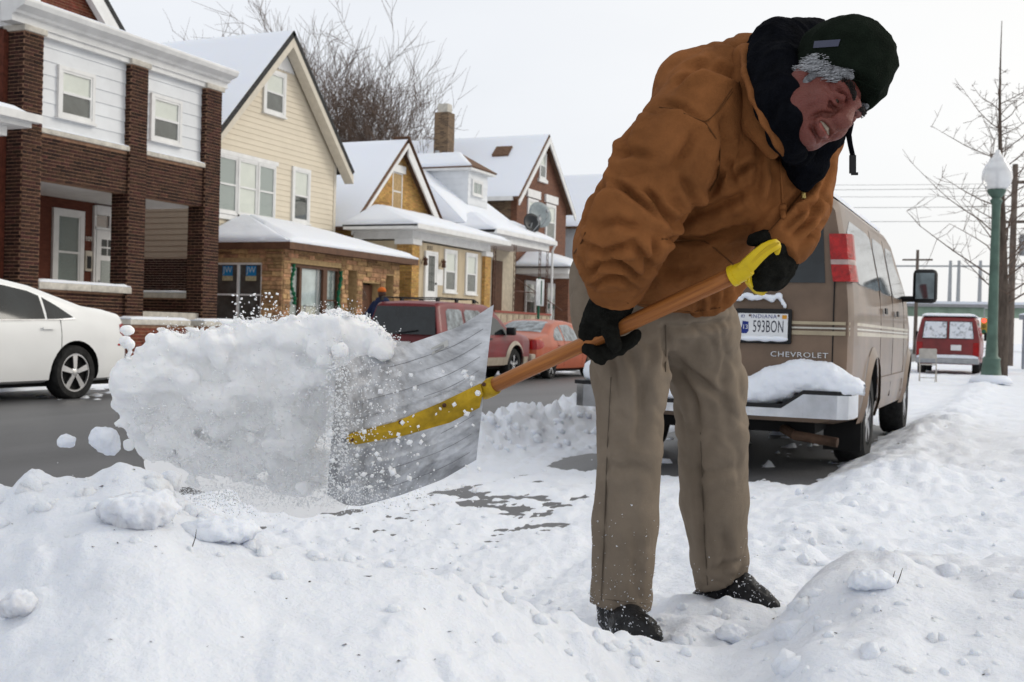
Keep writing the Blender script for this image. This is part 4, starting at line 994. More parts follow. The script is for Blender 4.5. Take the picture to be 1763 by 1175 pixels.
def house_five():
    t = thing('gabled_brick_house', 'tall brown brick house with steep snow-covered gable beside the satellite dishes', 'house', (-20, 48, 0))
    bm_ = brick_mat('brick_brown_far', (.16, .060, .030), (.10, .038, .02), (.20, .11, .07)); bs = brick_mat('brick_tan_far', (.20, .13, .075), (.07, .045, .03), (.22, .16, .10))
    MB().box(-20.3, -20, 45.3, 51.2, 0, 7.0).build('wall', bm_, t); MB().box(-32, -20.3, 45.32, 51.15, 0, 7.0).build('side_wall', bs, t)
    MB().prism([(-20.3, 45.3, 7.0), (-20.3, 51.2, 7.0), (-20.3, 48.1, 9.7)], (.3, 0, 0)).build('gable', bm_, t)
    gable_roof(t, -19.7, -32, 44.8, 51.7, 48.1, 6.75, 6.75, 9.98, M_SHING)
    for y1 in (44.82, 51.68): MB().prism([(-19.72, 48.1, 9.86), (-19.72, y1, 6.63), (-19.72, y1, 6.38), (-19.72, 48.1, 9.55)], (.06, 0, 0)).build('rake_board', M_WHITE, t)
    MB().box(-32, -20, 44.75, 44.85, 6.6, 6.78).build('gutter', M_WHITE, t)
    window(t, FX(-19.99, 47.72, 8.0), .62, 1.1, cas=.07); MB().box(-20, -19.9, 47.5, 48.55, 7.78, 7.92).build('sill', M_WHITE, t)
    for y in (46.5, 48.65):
        window(t, FX(-19.99, y, 5.3), 1.0, 1.5, cas=.1); MB().box(-20, -19.9, y - .25, y + 1.25, 6.95, 7.3).build('lintel', M_WHITE, t)
    hip_porch(t, -17.3, -20, 45.0, 51.3, 3.75, 4.55, 1.8, 1.8)
    MB().box(-20, -17.45, 45.1, 51.2, 3.45, 3.74).build('porch_beam', M_WHITE, t)
    for y in (45.3, 50.6): MB().box(-18.1, -17.5, y, y + .6, 0, 3.45).build('pillar', bm_, t); MB().box(-18.2, -17.4, y - .1, y + .7, 3.25, 3.45).build('pillar_cap', M_WHITE, t)
    MB().box(-19.9, -17.6, 45.3, 51.0, 0, 1.0).build('porch_base', bm_, t)
    window(t, FX(-19.95, 46.4, 1.5), 1.0, 1.6, cas=.12)
    window(t, FX(-19.95, 48.9, 1.5), 1.0, 1.6, cas=.12)
    c = MB().box(-24.3, -23.6, 45.5, 46.15, 7.2, 10.75).build('chimney', bs, t); MB().box(-24.2, -23.7, 45.6, 46.05, 10.75, 11.15).build('chimney_cap', M_LIME, c)
    MB().tube([(-23.8, 44.9, 6.9), (-23.8, 44.9, 8.9)], .1, 10).build('flue_pipe', M_GREY, t)
    MB().hexa([(-22.0, 46.9, 8.75), (-21.2, 46.9, 8.75), (-21.2, 47.4, 9.25), (-22.0, 47.4, 9.25), (-22.0, 46.8, 8.95), (-21.2, 46.8, 8.95), (-21.2, 47.3, 9.4), (-22.0, 47.3, 9.4)]).build('roof_vent', M_SHING, t)
house_five()
def house_six():
    t = thing('pale_house', 'pale blue-white sided house seen past the brown brick gable', 'house', (-20, 56, 0))
    m = mat('pale_siding', (.66, .70, .74), rough=.6, var=.04)
    MB().box(-32, -19.6, 53.2, 59.0, 0, 6.4).build('wall', m, t); MB().prism([(-19.9, 53.2, 6.4), (-19.9, 59, 6.4), (-19.9, 56.1, 8.9)], (.3, 0, 0)).build('gable', m, t)
    clapboards(t, FX(-19.6, 53.2, 0), 5.8, .4, 6.4, .25, m)
    gable_roof(t, -19.2, -32, 52.7, 59.5, 56.1, 6.2, 6.2, 9.25)
    MB().prism([(-19.22, 56.1, 9.12), (-19.22, 52.72, 6.1), (-19.22, 52.72, 5.85), (-19.22, 56.1, 8.85)], (.06, 0, 0)).build('rake_board', mat('rake_tan', (.5, .38, .2)), t)
    window(t, FX(-19.58, 54.0, 1.9), 1.0, 1.7, cas=.12, muntin=(2, 2, 0, 1), top='curtain_or_dark', bot='curtain_or_dark')
    window(t, FX(-19.58, 55.4, 4.6), .9, 1.4, cas=.12)
house_six()
def far_rows():
    for i, (y, h, col, lab) in enumerate(((61.5, 7.6, (.32, .16, .10), 'brick house, sixth beyond the pale one, mostly hidden by the man'), (69, 8.2, (.55, .52, .46), 'cream house far down the street behind the man'))):
        t = thing('distant_house', lab, 'house', (-21, y + 3, 0))
        m = mat('far_wall_%s' % 'ab'[i], col, rough=.8, var=.1)
        MB().box(-32, -20, y, y + 6, 0, h - 2.4).build('wall', m, t); MB().prism([(-20.3, y, h - 2.4), (-20.3, y + 6, h - 2.4), (-20.3, y + 3, h + .2)], (.3, 0, 0)).build('gable', m, t)
        gable_roof(t, -19.6, -32, y - .5, y + 6.5, y + 3, h - 2.6, h - 2.6, h + .45)
        window(t, FX(-19.99, y + 1, 3), 1, 1.5); window(t, FX(-19.99, y + 3.6, 3), 1, 1.5)
far_rows()
# ================================================================== vehicles
M_CGLASS = mat('car_glass', (.014, .018, .020), rough=.05, var=.3, vscale=3, spec=.45)
M_CGLASSF = mat('car_glass_frost', (.20, .23, .25), rough=.25, var=.5, vscale=5, spec=.5)
M_CGLASSS = mat('car_glass_streaked', (.02, .024, .028), rough=.07, var=.1, spec=.7, vscale=9, col2=(.22, .25, .28), stretch=(1, .5, 1.6), detail=8)
M_TYRE = mat('tyre_rubber', (.022, .022, .022), rough=.85, var=.3, vscale=14, bump=.4, bscale=30)
M_RIM = mat('alloy', (.55, .55, .56), rough=.25, metal=.9, var=.1)
M_CHROME = mat('chrome', (.62, .63, .65), rough=.12, metal=1.0, var=.12, vscale=5)
M_PLAST = mat('black_plastic', (.012, .012, .013), rough=.5, var=.2, vscale=6)
M_RED = mat('tail_red', (.34, .006, .006), rough=.2, var=.25, vscale=25, coat=.3, bump=.3, bscale=90)
M_CLEAR = mat('lamp_clear', (.36, .26, .24), rough=.12, var=.15, vscale=25, coat=.5)
M_UNDER = mat('underbody', (.012, .012, .012), rough=.9)
def paint(name, c, dirt=.10, rough=.28, metal=.0, dirtcol=None):
    return mat(name, c, rough=.42, metal=metal, var=dirt, vscale=1.8, coat=.22, spec=.35, detail=8)
class Car:
    """body in local axes: x forward from the rear end, y left, z up"""
    def __init__(s, L, top, bot, hw, gz, slant=(1.0, 0.0, 1.0), fslant=0.0, re=.10, crown=.03):
        s.L, s.top, s.bot, s.hw, s.gz, s.sl, s.re, s.crown = L, top, bot, hw, gz, slant, re, crown
    def zt(s, x): return np.interp(x, *zip(*s.top))
    def zb(s, x): return np.interp(x, *zip(*s.bot))
    def w(s, x): return np.interp(x, *zip(*s.hw))
    def g(s, z): return np.interp(z, *zip(*s.gz))
    def xoff(s, x, z):
        z0, k, fall = s.sl
        return np.maximum(0, z - z0) * k * np.clip(1 - x / fall, 0, 1)
    def side(s, x, z, sgn): return np.array([x + s.xoff(x, z), sgn * s.w(x) * s.g(z), z])
    def body(s, material, parent, arches, stations=None, name='body'):
        xs = np.unique(np.concatenate([np.linspace(0, s.L, 46), np.array([p[0] for p in s.hw]), np.array([p[0] for p in s.top])])); V = []; n = 0; K = 11
        for x in xs:
            zb, zt, w, re = s.zb(x), s.zt(x), s.w(x), s.re
            re = min(re, (zt - zb) * .3); pts = []
            pts.append((0, zb)); pts.append((w * s.g(zb) * .86, zb))
            for k in range(K): z = zb + .04 + (zt - re - zb - .04) * k / (K - 1); pts.append((w * s.g(z), z))
            wt = w * s.g(zt - re)
            for a in (22, 45, 68, 88): a = math.radians(a); pts.append((wt - re + re * math.cos(a), zt - re + re * math.sin(a)))
            wi = pts[-1][0]
            for q in (.7, .35, 0): pts.append((wi * q, zt + s.crown * (1 - q * q)))
            n = len(pts)
            full = pts + [(-y, z) for (y, z) in pts[1:-1][::-1]]
            V += [(x + s.xoff(x, z), y, z) for (y, z) in full]
        m = 2 * n - 2; Fs = []
        for i in range(len(xs) - 1):
            for k in range(m): a = i * m + k; b = i * m + (k + 1) % m; Fs.append((a, a + m, b + m, b))
        Fs.append(tuple(range(m))); Fs.append(tuple(range((len(xs) - 1) * m, len(xs) * m))[::-1])
        o = mesh_obj(name, V, Fs, material, parent)
        bm = bmesh.new(); bm.from_mesh(o.data); bmesh.ops.recalc_face_normals(bm, faces=bm.faces[:]); bm.to_mesh(o.data); bm.free()
        cut = MB()
        for (ax, az, ar) in arches:
            for sg in (-1, 1): cut.lathe([(ar, 0), (ar, sg * 1.4)] if sg > 0 else [(ar, -1.4), (ar, 0)], (ax, sg * (s.w(ax) - .30), az), 30, 'y')
        old = CUR[0]; co = cut.build('cutter', M_UNDER); co.data.materials.clear(); co.data.materials.append(M_UNDER)
        bm = bmesh.new(); bm.from_mesh(co.data); bmesh.ops.recalc_face_normals(bm, faces=bm.faces[:]); bm.to_mesh(co.data); bm.free()
        md = o.modifiers.new('b', 'BOOLEAN'); md.object = co; md.operation = 'DIFFERENCE'; md.solver = 'EXACT'; md.material_mode = 'TRANSFER'
        bpy.context.view_layer.update(); dg = bpy.context.evaluated_depsgraph_get(); me = bpy.data.meshes.new_from_object(o.evaluated_get(dg))
        o.modifiers.clear(); o.data = me; bpy.data.objects.remove(co)
        me.polygons.foreach_set('use_smooth', np.ones(len(me.polygons), bool)); me.set_sharp_from_angle(angle=math.radians(32))
        return o
    def panel(s, name, xs, zlo, zhi, sgn, material, parent, proud=.006, n=8, nz_=5):
        """a pane or trim lying on the flank between two height curves"""
        X = np.linspace(xs[0], xs[-1], n); v = []; f = []
        for x in X:
            a, b = np.interp(x, xs, zlo), np.interp(x, xs, zhi)
            for k in range(nz_): z = a + (b - a) * k / (nz_ - 1); p = s.side(x, z, sgn); v.append((p[0], p[1] + sgn * proud, p[2]))
        for i in range(n - 1):
            for k in range(nz_ - 1): a = i * nz_ + k; q = (a, a + nz_, a + nz_ + 1, a + 1); f.append(q if sgn < 0 else q[::-1])
        N = len(v); v += [(x, y - sgn * .012, z) for (x, y, z) in v[:N]]
        for i in range(n - 1):
            for k in (0, nz_ - 1): a = i * nz_ + k; f.append((a, a + nz_, a + nz_ + N, a + N))
        for i in (0, n - 1):
            for k in range(nz_ - 1): a = i * nz_ + k; f.append((a, a + 1, a + 1 + N, a + N))
        return mesh_obj(name, v, f, material, parent, smooth=True, sharp=40)
    def top_panel(s, name, x0, x1, wf, material, parent, proud=.006, n=10):
        """rear or front screen lying on the sloping top line"""
        v = []; f = []; m = 9
        for i in range(n):
            x = x0 + (x1 - x0) * i / (n - 1); w = s.w(x) * s.g(s.zt(x) - s.re) - s.re * .55; w *= wf
            for k in range(m): q = -1 + 2 * k / (m - 1); v.append((x, q * w, s.zt(x) + s.crown * (1 - (q * wf) ** 2) + proud - .03 * max(0, abs(q) - .85) / .15))
        for i in range(n - 1):
            for k in range(m - 1): a = i * m + k; f.append((a, a + m, a + m + 1, a + 1))
        return mesh_obj(name, v, f, material, parent, smooth=True)
def wheel(parent, x, y, z, r, wd, sgn, spokes=5, rimr=.66, hub=True):
    t = .3 * wd
    ty = MB().lathe([(r * rimr, -wd / 2), (r * .9, -wd / 2), (r * .985, -wd / 2 + .03), (r, -wd * .2), (r, wd * .2), (r * .985, wd / 2 - .03), (r * .9, wd / 2), (r * rimr, wd / 2), (r * rimr, -wd / 2)], (x, y, z), 32, 'y', cap=False).build('wheel', M_TYRE, parent, smooth=True, sharp=40)
    rm = MB(); yo = y + sgn * (wd / 2 - .025)
    rm.lathe([(r * rimr, -.02), (r * rimr, .012), (r * rimr * .90, .012), (r * rimr * .90, -.02)], (x, yo, z), 32, 'y', cap=False)
    rm.lathe([(0, -.02), (r * .17, -.02), (r * .17, .004), (r * .1, .014), (0, .014)] if sgn > 0 else [(0, -.014), (r * .1, -.014), (r * .17, -.004), (r * .17, .02), (0, .02)], (x, yo, z), 16, 'y', cap=False)
    for k in range(spokes):
        a = 2 * math.pi * k / spokes + .3; d = np.array([math.cos(a), 0, math.sin(a)]); e = np.array([-math.sin(a), 0, math.cos(a)]); c = np.array([x, yo, z])
        w0, w1 = r * .07, r * .11
        p0, p1 = c + d * r * .13, c + d * r * rimr * .93; yy = np.array([0, 1.0, 0])
        rm.hexa([p0 - e * w0 - yy * .014, p1 - e * w1 - yy * .014, p1 + e * w1 - yy * .014, p0 + e * w0 - yy * .014, p0 - e * w0 + yy * .012, p1 - e * w1 + yy * .008, p1 + e * w1 + yy * .008, p0 + e * w0 + yy * .012])
    rm.build('rim', M_RIM, ty, smooth=True, sharp=35)
    MB().lathe([(0, -.004), (r * rimr * .92, -.004), (r * rimr * .92, .004), (0, .004)], (x, y + sgn * (wd / 2 - .07), z), 20, 'y', cap=False).build('brake_disc', M_UNDER, ty)
    return ty
def veh_frame(X, Y, z, heading): return frame_m((X, Y, z), (0, heading, 0), (-heading, 0, 0))
# ------------------------------------------------------------------ tan passenger van
def tan_van():
    t = thing('passenger_van', 'tan passenger van parked at the kerb behind the man, snow on its bumper', 'van', (-2.03, 10.9, 0))
    P = mat('van_tan', (.165, .110, .074), rough=.40, metal=.0, var=.18, vscale=2.0, coat=.22, detail=9)
    L = 5.65
    c = Car(L, top=[(0, 1.98), (.15, 2.03), (3.4, 2.05), (3.75, 2.0), (4.75, 1.32), (5.45, 1.12), (5.6, .95), (L, .8)],
            bot=[(0, .40), (.5, .36), (5.2, .34), (L, .40)], hw=[(0, .965), (.10, .992), (.35, 1.0), (4.4, 1.0), (5.0, .97), (5.45, .88), (L, .74)],
            gz=[(.30, .93), (.50, .985), (.8, 1.0), (1.15, 1.0), (1.38, .985), (1.95, .865), (2.1, .84)], slant=(1.30, .13, 1.6), re=.12)
    with at_frame(veh_frame(-2.03, 8.2, 0, 1)):
        b = c.body(P, t, [(1.28, .40, .47), (4.65, .40, .46)])
        for sg in (-1, 1):
            for xw in (1.28, 4.65): wheel(t, xw, sg * .86, .37, .37, .24, sg, 6, rimr=.6)
        MB().box(.25, 5.2, -.72, .72, .30, .42).build('chassis', M_UNDER, t)
        # flank glass, right and left
        for sg in (-1, 1):
            for nm, (x0, x1) in (('side_window', (.22, 1.75)), ('side_window', (1.86, 2.78)), ('door_window', (2.92, 3.72))):
                zl = 1.40; zh = 1.87
                c.panel(nm, (x0, x0 + .12, x1 - .06, x1), (zl + .02, zl, zl, zl + .01), (zh - .10, zh, zh, zh - .03 if x1 < 3 else zh - .16), sg, M_CGLASSS, t, .005)
            c.panel('door_window', (3.72, 4.1, 4.4), (1.41, 1.42, 1.42), (1.72, 1.58, 1.43), sg, M_CGLASS, t, .005)
            for z, w, m in ((1.105, .022, 'pin_gold'), (1.07, .012, 'pin_cream'), (1.035, .030, 'pin_gold')):
                c.panel('stripe', (.02, 4.5), (z - w / 2,) * 2, (z + w / 2,) * 2, sg, mat(m, (.36, .30, .20) if 'gold' in m else (.50, .48, .42), rough=.35, coat=.5), t, .003, n=16, nz_=2)
            # wheel-arch flares, side step, door seams, handles
            for xw in (1.28, 4.65):
                fl = MB(); pr = []
                for a in np.linspace(math.radians(-5), math.radians(185), 22):
                    for rr_, dy in ((.46, .035), (.54, .004)):
                        x, z = xw + rr_ * math.cos(a), .40 + rr_ * math.sin(a); z = max(z, .34); p = c.side(x, z, sg); fl.v.append((p[0], p[1] + sg * dy, z))
                for i in range(21): q = (2 * i, 2 * i + 2, 2 * i + 3, 2 * i + 1); fl.f.append(q if sg > 0 else q[::-1])
                fl.build('wheel_flare', P, t, smooth=True)
            for x in (1.80, 2.85, 3.98): c.panel('door_seam', (x, x + .008), (.48,) * 2, (1.92 if x < 3 else 1.4,) * 2, sg, M_UNDER, t, .002, n=2, nz_=12)
            for x in (1.95, 3.0): c.panel('door_handle', (x, x + .16), (1.22,) * 2, (1.27,) * 2, sg, M_PLAST, t, .03, n=4)
            c.panel('flank_moulding', (1.85, 4.05), (.62, .62), (.68, .68), sg, P, t, .015, n=10, nz_=3)
            ms = MB().tube([(3.96, sg * .98, 1.42), (3.93, sg * 1.10, 1.42)], .03, 8).build('mirror_arm', M_PLAST, t)
            mh = MB().box(3.86, 4.02, sg * 1.08, sg * 1.31, 1.38, 1.72).build('mirror', M_PLAST, t, bevel=.045)
            MB().box(3.852, 3.858, sg * 1.11, sg * 1.285, 1.42, 1.68).build('mirror_glass', mat('mirror_glass', (.16, .19, .20), rough=.03, metal=.8, var=.2), mh)
        # rear end: two doors, glass, lamps, plate, badge, bumper
        def rx(z): return max(0, z - 1.30) * .13 - .004
        for (y0, y1) in ((-.80, -.03), (.03, .80)):
            MB().hexa([(rx(1.39) - .004, y0, 1.39), (rx(1.39) + .03, y0, 1.39), (rx(1.39) + .03, y1, 1.39), (rx(1.39) - .004, y1, 1.39), (rx(1.88) - .004, y0 * .95, 1.88), (rx(1.88) + .03, y0 * .95, 1.88), (rx(1.88) + .03, y1 * .95, 1.88), (rx(1.88) - .004, y1 * .95, 1.88)]).build('rear_window', M_CGLASS, t)
        for y in (-.865, 0, .865): MB().box(-.005, .02, y - .004, y + .004, .62, 1.40 if y else 1.36).build('door_seam', M_UNDER, t)
        for z, w, m in ((1.105, .022, 'pin_gold'), (1.07, .012, 'pin_cream'), (1.035, .030, 'pin_gold')): MB().box(-.006, .01, -.95, .95, z - w / 2, z + w / 2).build('stripe', MATS[m], t)
        for sg in (-1, 1):
            la = MB(); pts = []
            def lamp(z0, z1, m, nm):
                mb = MB(); o_ = .012
                a = [(rx(z) - .022 + d, y, z) for (z) in (z0, z1) for (y, d) in ((sg * .855, .0), (sg * .975, .012), (sg * 1.012, .06), (sg * 1.012, .17), (sg * .96, .18), (sg * .86, .10))]
                k = 6; mb.add([(x, y * (1 if z < 1.45 else .985 - (z - 1.45) * .12), z) for (x, y, z) in a], [tuple(range(k))[::-1], tuple(range(k, 2 * k))] + [(i, (i + 1) % k, k + (i + 1) % k, k + i) for i in range(k)])
                return mb.build(nm, m, t, smooth=True, sharp=40)
            lamp(1.40, 1.520, M_RED, 'tail_light'); lamp(1.521, 1.556, M_CLEAR, 'reverse_light'); lamp(1.557, 1.74, M_RED, 'tail_light')
        # plate in its black surround
        sr = MB().box(-.03, .0, -.58, -.17, .95, 1.20).build('plate_surround', M_PLAST, t, bevel=.012)
        pl = MB().box(-.040, -.031, -.555, -.20, .985, 1.165).build('licence_plate', mat('plate_white', (.66, .67, .68), rough=.4, var=.06), t)
        MT = lambda y, z: frame_m((-.0405, y, z), (0, -1, 0), (0, 0, 1))
        ink = mat('plate_ink', (.012, .014, .03), rough=.5); navy = mat('plate_navy', (.015, .03, .18), rough=.5)
        text_obj('plate_text', 'INDIANA', .040, MT(-.385, 1.143), navy, pl, .0006, spacing=1.15)
        tx = text_obj('plate_text', '593BON', .098, MT(-.418, 1.068) @ Matrix.Diagonal((.60, 1.25, 1, 1)), ink, pl, .0006, spacing=1.05)
        text_obj('plate_text', '83', .030, MT(-.235, 1.143), navy, pl, .0006)
        MB().box(-.0415, -.0402, -.548, -.515, 1.128, 1.156).build('plate_sticker', mat('sticker_orange', (.6, .28, .03), rough=.5), pl)
        shp = [(.00, .00), (.055, .0), (.07, .02), (.068, .085), (.02, .09), (.015, .05), (.0, .02)]
        MB().prism([(-.0402, -.215 - x * .9, 1.02 + z) for x, z in shp][::-1], (-.0006, 0, 0)).build('plate_emblem', navy, pl)
        text_obj('plate_text', '13', .045, MT(-.253, 1.066) @ Matrix.Translation((0, 0, .0012)), MATS['plate_white'], pl, .0004)
        for y in (-.285, -.49): MB().lathe([(0, -.006), (.008, -.006), (.008, .0), (0, .0)], (-.040, y, 1.15), 8, 'x').build('screw', M_IRON, pl)
        lettering = text_obj('badge', 'CHEVROLET', .066, frame_m((-.006, -.635, .875), (0, -1, 0), (0, 0, 1)) @ Matrix.Diagonal((1.02, .8, 1, 1)), M_CHROME, t, .005, spacing=1.12)
        # bumper: chrome corners, black step pad
        bp = MB()
        bp.prism([(-.17, -.70, .44), (-.17, -.93, .44), (-.12, -1.0, .44), (.05, -1.02, .44), (.25, -1.02, .44), (.25, -.95, .44), (.0, -.9, .44), (.0, -.70, .44)][::-1], (0, 0, .165))
        bp.prism([(-.17, .70, .44), (-.17, .93, .44), (-.12, 1.0, .44), (.05, 1.02, .44), (.25, 1.02, .44), (.25, .95, .44), (.0, .9, .44), (.0, .70, .44)], (0, 0, .165))
        bp.hexa([(-.172, -.7, .44), (.0, -.7, .44), (.0, -.55, .44), (-.172, -.55, .44), (-.172, -.7, .605), (0, -.7, .605), (0, -.55, .50), (-.172, -.55, .50)])
        bp.hexa([(-.172, .55, .44), (.0, .55, .44), (.0, .7, .44), (-.172, .7, .44), (-.172, .55, .50), (0, .55, .50), (0, .7, .605), (-.172, .7, .605)])
        bp.box(-.172, 0, -.55, .55, .44, .50)
        bo = bp.build('bumper', M_CHROME, t, smooth=True, sharp=30)
        st = MB()
        st.prism([(-.185, -.70, .606), (-.185, -.93, .606), (-.13, -1.015, .606), (.05, -1.03, .606), (.0, -.7, .606)][::-1], (0, 0, .028))
        st.prism([(-.185, .70, .606), (-.185, .93, .606), (-.13, 1.015, .606), (.05, 1.03, .606), (.0, .7, .606)], (0, 0, .028))
        st.hexa([(-.185, -.7, .606), (.0, -.7, .606), (.0, -.55, .501), (-.185, -.55, .501), (-.185, -.7, .634), (0, -.7, .634), (0, -.55, .529), (-.185, -.55, .529)])
        st.hexa([(-.185, .55, .501), (.0, .55, .501), (.0, .7, .606), (-.185, .7, .606), (-.185, .55, .529), (0, .55, .529), (0, .7, .634), (-.185, .7, .634)])
        st.box(-.185, 0, -.549, .549, .501, .529)
        st.build('step_pad', M_PLAST, bo)
        MB().tube([(.9, -.35, .34), (.35, -.45, .33), (.02, -.62, .30), (-.02, -.92, .27)], .035, 10).build('exhaust_pipe', mat('exhaust_rust', (.10, .06, .04), rough=.8, metal=.4, var=.3), t)
        MB().tube([(1.28, -.8, .37), (1.28, .8, .37)], .06, 8).lathe([(0, -.14), (.13, -.08), (.13, .08), (0, .14)], (1.28, 0, .37), 12, 'y').build('rear_axle', M_UNDER, t)
        for y0 in (-.98, .70): MB().box(.80, .83, y0, y0 + .28, .14, .42).build('mud_flap', M_UNDER, t)
        # snow caked on the van: bumper mound, plate shelf, roof
        g = SDF((-.30, -1.10, .40), (.12, 1.10, .98), .014)
        for (y, z, r) in ((-.95, .645, .10), (-.82, .70, .135), (-.66, .71, .14), (-.50, .67, .13), (-.36, .61, .11), (-.20, .57, .09), (.0, .56, .085), (.2, .57, .085), (.4, .6, .09), (.6, .66, .11), (.8, .70, .12)):
            g.ell((-.055, y, z), (.115, .17, r), k=.05)
        w, Pp = g._win((-.4, -1.2, .3), (.2, 1.2, 1.0)); g.vol = np.maximum(g.vol, np.maximum(Pp[..., 0] + .004, np.where(np.abs(Pp[..., 1]) > .625, .612, .507) - Pp[..., 2]))
        v, f = g.mesh(); nn = vnormals(v, f); v = v + nn * (fbm(v / .06, 4, .55, 5) * .014)[:, None]
        mesh_obj('bumper_snow', v, f, M_SNOW, bo, smooth=True)
        g = SDF((-.08, -.62, .93), (.02, -.15, 1.04), .007)
        for y in np.linspace(-.52, -.23, 8): g.ell((-.035, y, .985), (.026, .04, .016 + .006 * math.sin(y * 60)), k=.02)
        v, f = g.mesh(); mesh_obj('plate_snow', v, f, M_SNOW, pl, smooth=True)
        g = SDF((-.06, -.75, 1.18), (.05, .25, 1.36), .008)
        for i, y in enumerate(np.linspace(.15, -.48, 26)): g.ell((-.006, y, 1.285 + .012 * math.sin(i * 1.3)), (.018, .028, .012 + .008 * (i % 3)), k=.012)
        for i in range(4): g.ell((-.006, -.49 - .012 * i, 1.28 - .02 * i), (.014, .015, .015), k=.01)
        v, f = g.mesh(); v = v + vnormals(v, f) * (fbm(v / .02, 3, .5, 2) * .006)[:, None]; mesh_obj('door_snow', v, f, M_SNOW, t, smooth=True)
        rf = []
        snow_slab(t, [(.18, -.80, 2.03), (3.4, -.80, 2.045), (3.4, .80, 2.045), (.18, .80, 2.03)], .09, mt=M_SNOW, edge=.18)
tan_van()
# ------------------------------------------------------------------ white sedan
def white_sedan():
    t = thing('parked_sedan', 'white four-door sedan with chrome wheels, cut by the left edge', 'car', (-11.29, 9, 0))
    P = paint('sedan_white', (.80, .81, .81), .02)
    c = Car(4.87, top=[(0, .86), (.04, .98), (.12, 1.06), (.45, 1.115), (.80, 1.15), (1.15, 1.25), (1.55, 1.37), (1.95, 1.435), (2.5, 1.455), (2.95, 1.41), (3.4, 1.22), (3.8, 1.02), (4.5, .86), (4.75, .72), (4.87, .55)],
            bot=[(0, .30), (.3, .22), (4.6, .20), (4.87, .26)], hw=[(0, .70), (.05, .78), (.18, .85), (.5, .885), (1.5, .893), (3.6, .893), (4.4, .85), (4.75, .70), (4.87, .55)],
            gz=[(.18, .90), (.30, .965), (.55, 1.0), (.80, 1.0), (.98, .965), (1.12, .90), (1.40, .745), (1.5, .72)], slant=(.6, .10, .5), re=.09, crown=.035)
    with at_frame(veh_frame(-11.29, 11.42, 0, -1)):
        c.body(P, t, [(.98, .335, .39), (3.83, .335, .385)])
        for sg in (-1, 1):
            for xw in (.98, 3.83): wheel(t, xw, sg * .775, .335, .335, .22, sg, 5, rimr=.70)
            c.panel('quarter_window', (1.02, 1.25, 1.42), (1.005, .985, .98), (1.012, 1.15, 1.235), sg, M_CGLASS, t, .004)
            c.panel('side_window', (1.46, 1.7, 2.28), (.98, .97, .955), (1.25, 1.335, 1.385), sg, M_CGLASS, t, .004)
            c.panel('side_window', (2.42, 2.9, 3.45), (.95, .945, .95), (1.385, 1.355, 1.02), sg, M_CGLASS, t, .004)
            c.panel('window_trim', (.98, 1.3, 2.6, 3.5), (.985, .965, .935, .93), (1.0, .98, .95, .945), sg, M_CHROME, t, .006, n=16, nz_=2)
            for x in (1.22, 2.34): c.panel('door_seam', (x, x + .007), (.32,) * 2, (.97,) * 2, sg, M_UNDER, t, .002, n=2, nz_=10)
            c.panel('door_seam', (2.30, 2.40), (.96,) * 2, (1.38,) * 2, sg, M_PLAST, t, .006, n=3, nz_=6)
            c.panel('sill_trim', (1.42, 3.4), (.235,) * 2, (.25,) * 2, sg, M_CHROME, t, .006, n=12, nz_=2)
            for x in (1.34, 2.46): c.panel('door_handle', (x, x + .19), (.86,) * 2, (.885,) * 2, sg, P, t, .035, n=5, nz_=3)
            c.panel('side_marker', (.12, .26), (.665, .66), (.69, .685), sg, M_RED, t, .005, n=4, nz_=2)
            c.panel('tail_light', (.02, .10, .20), (.78, .78, .82), (.92, .95, .93), sg, M_RED, t, .006, n=6)
            MB().box(3.05, 3.17, sg * .90, sg * 1.06, .97, 1.10).build('mirror', P, t, bevel=.03)
            sn = MB()
        c.top_panel('rear_window', .86, 1.75, .92, M_CGLASS, t); c.top_panel('windscreen', 3.02, 3.74, .93, M_CGLASS, t)
        MB().box(.2, 4.6, -.7, .7, .17, .23).build('chassis', M_UNDER, t)
        MB().box(-.02, .02, -.28, .28, .62, .76).build('licence_plate', M_WHITE, t)
    return t
white_sedan()
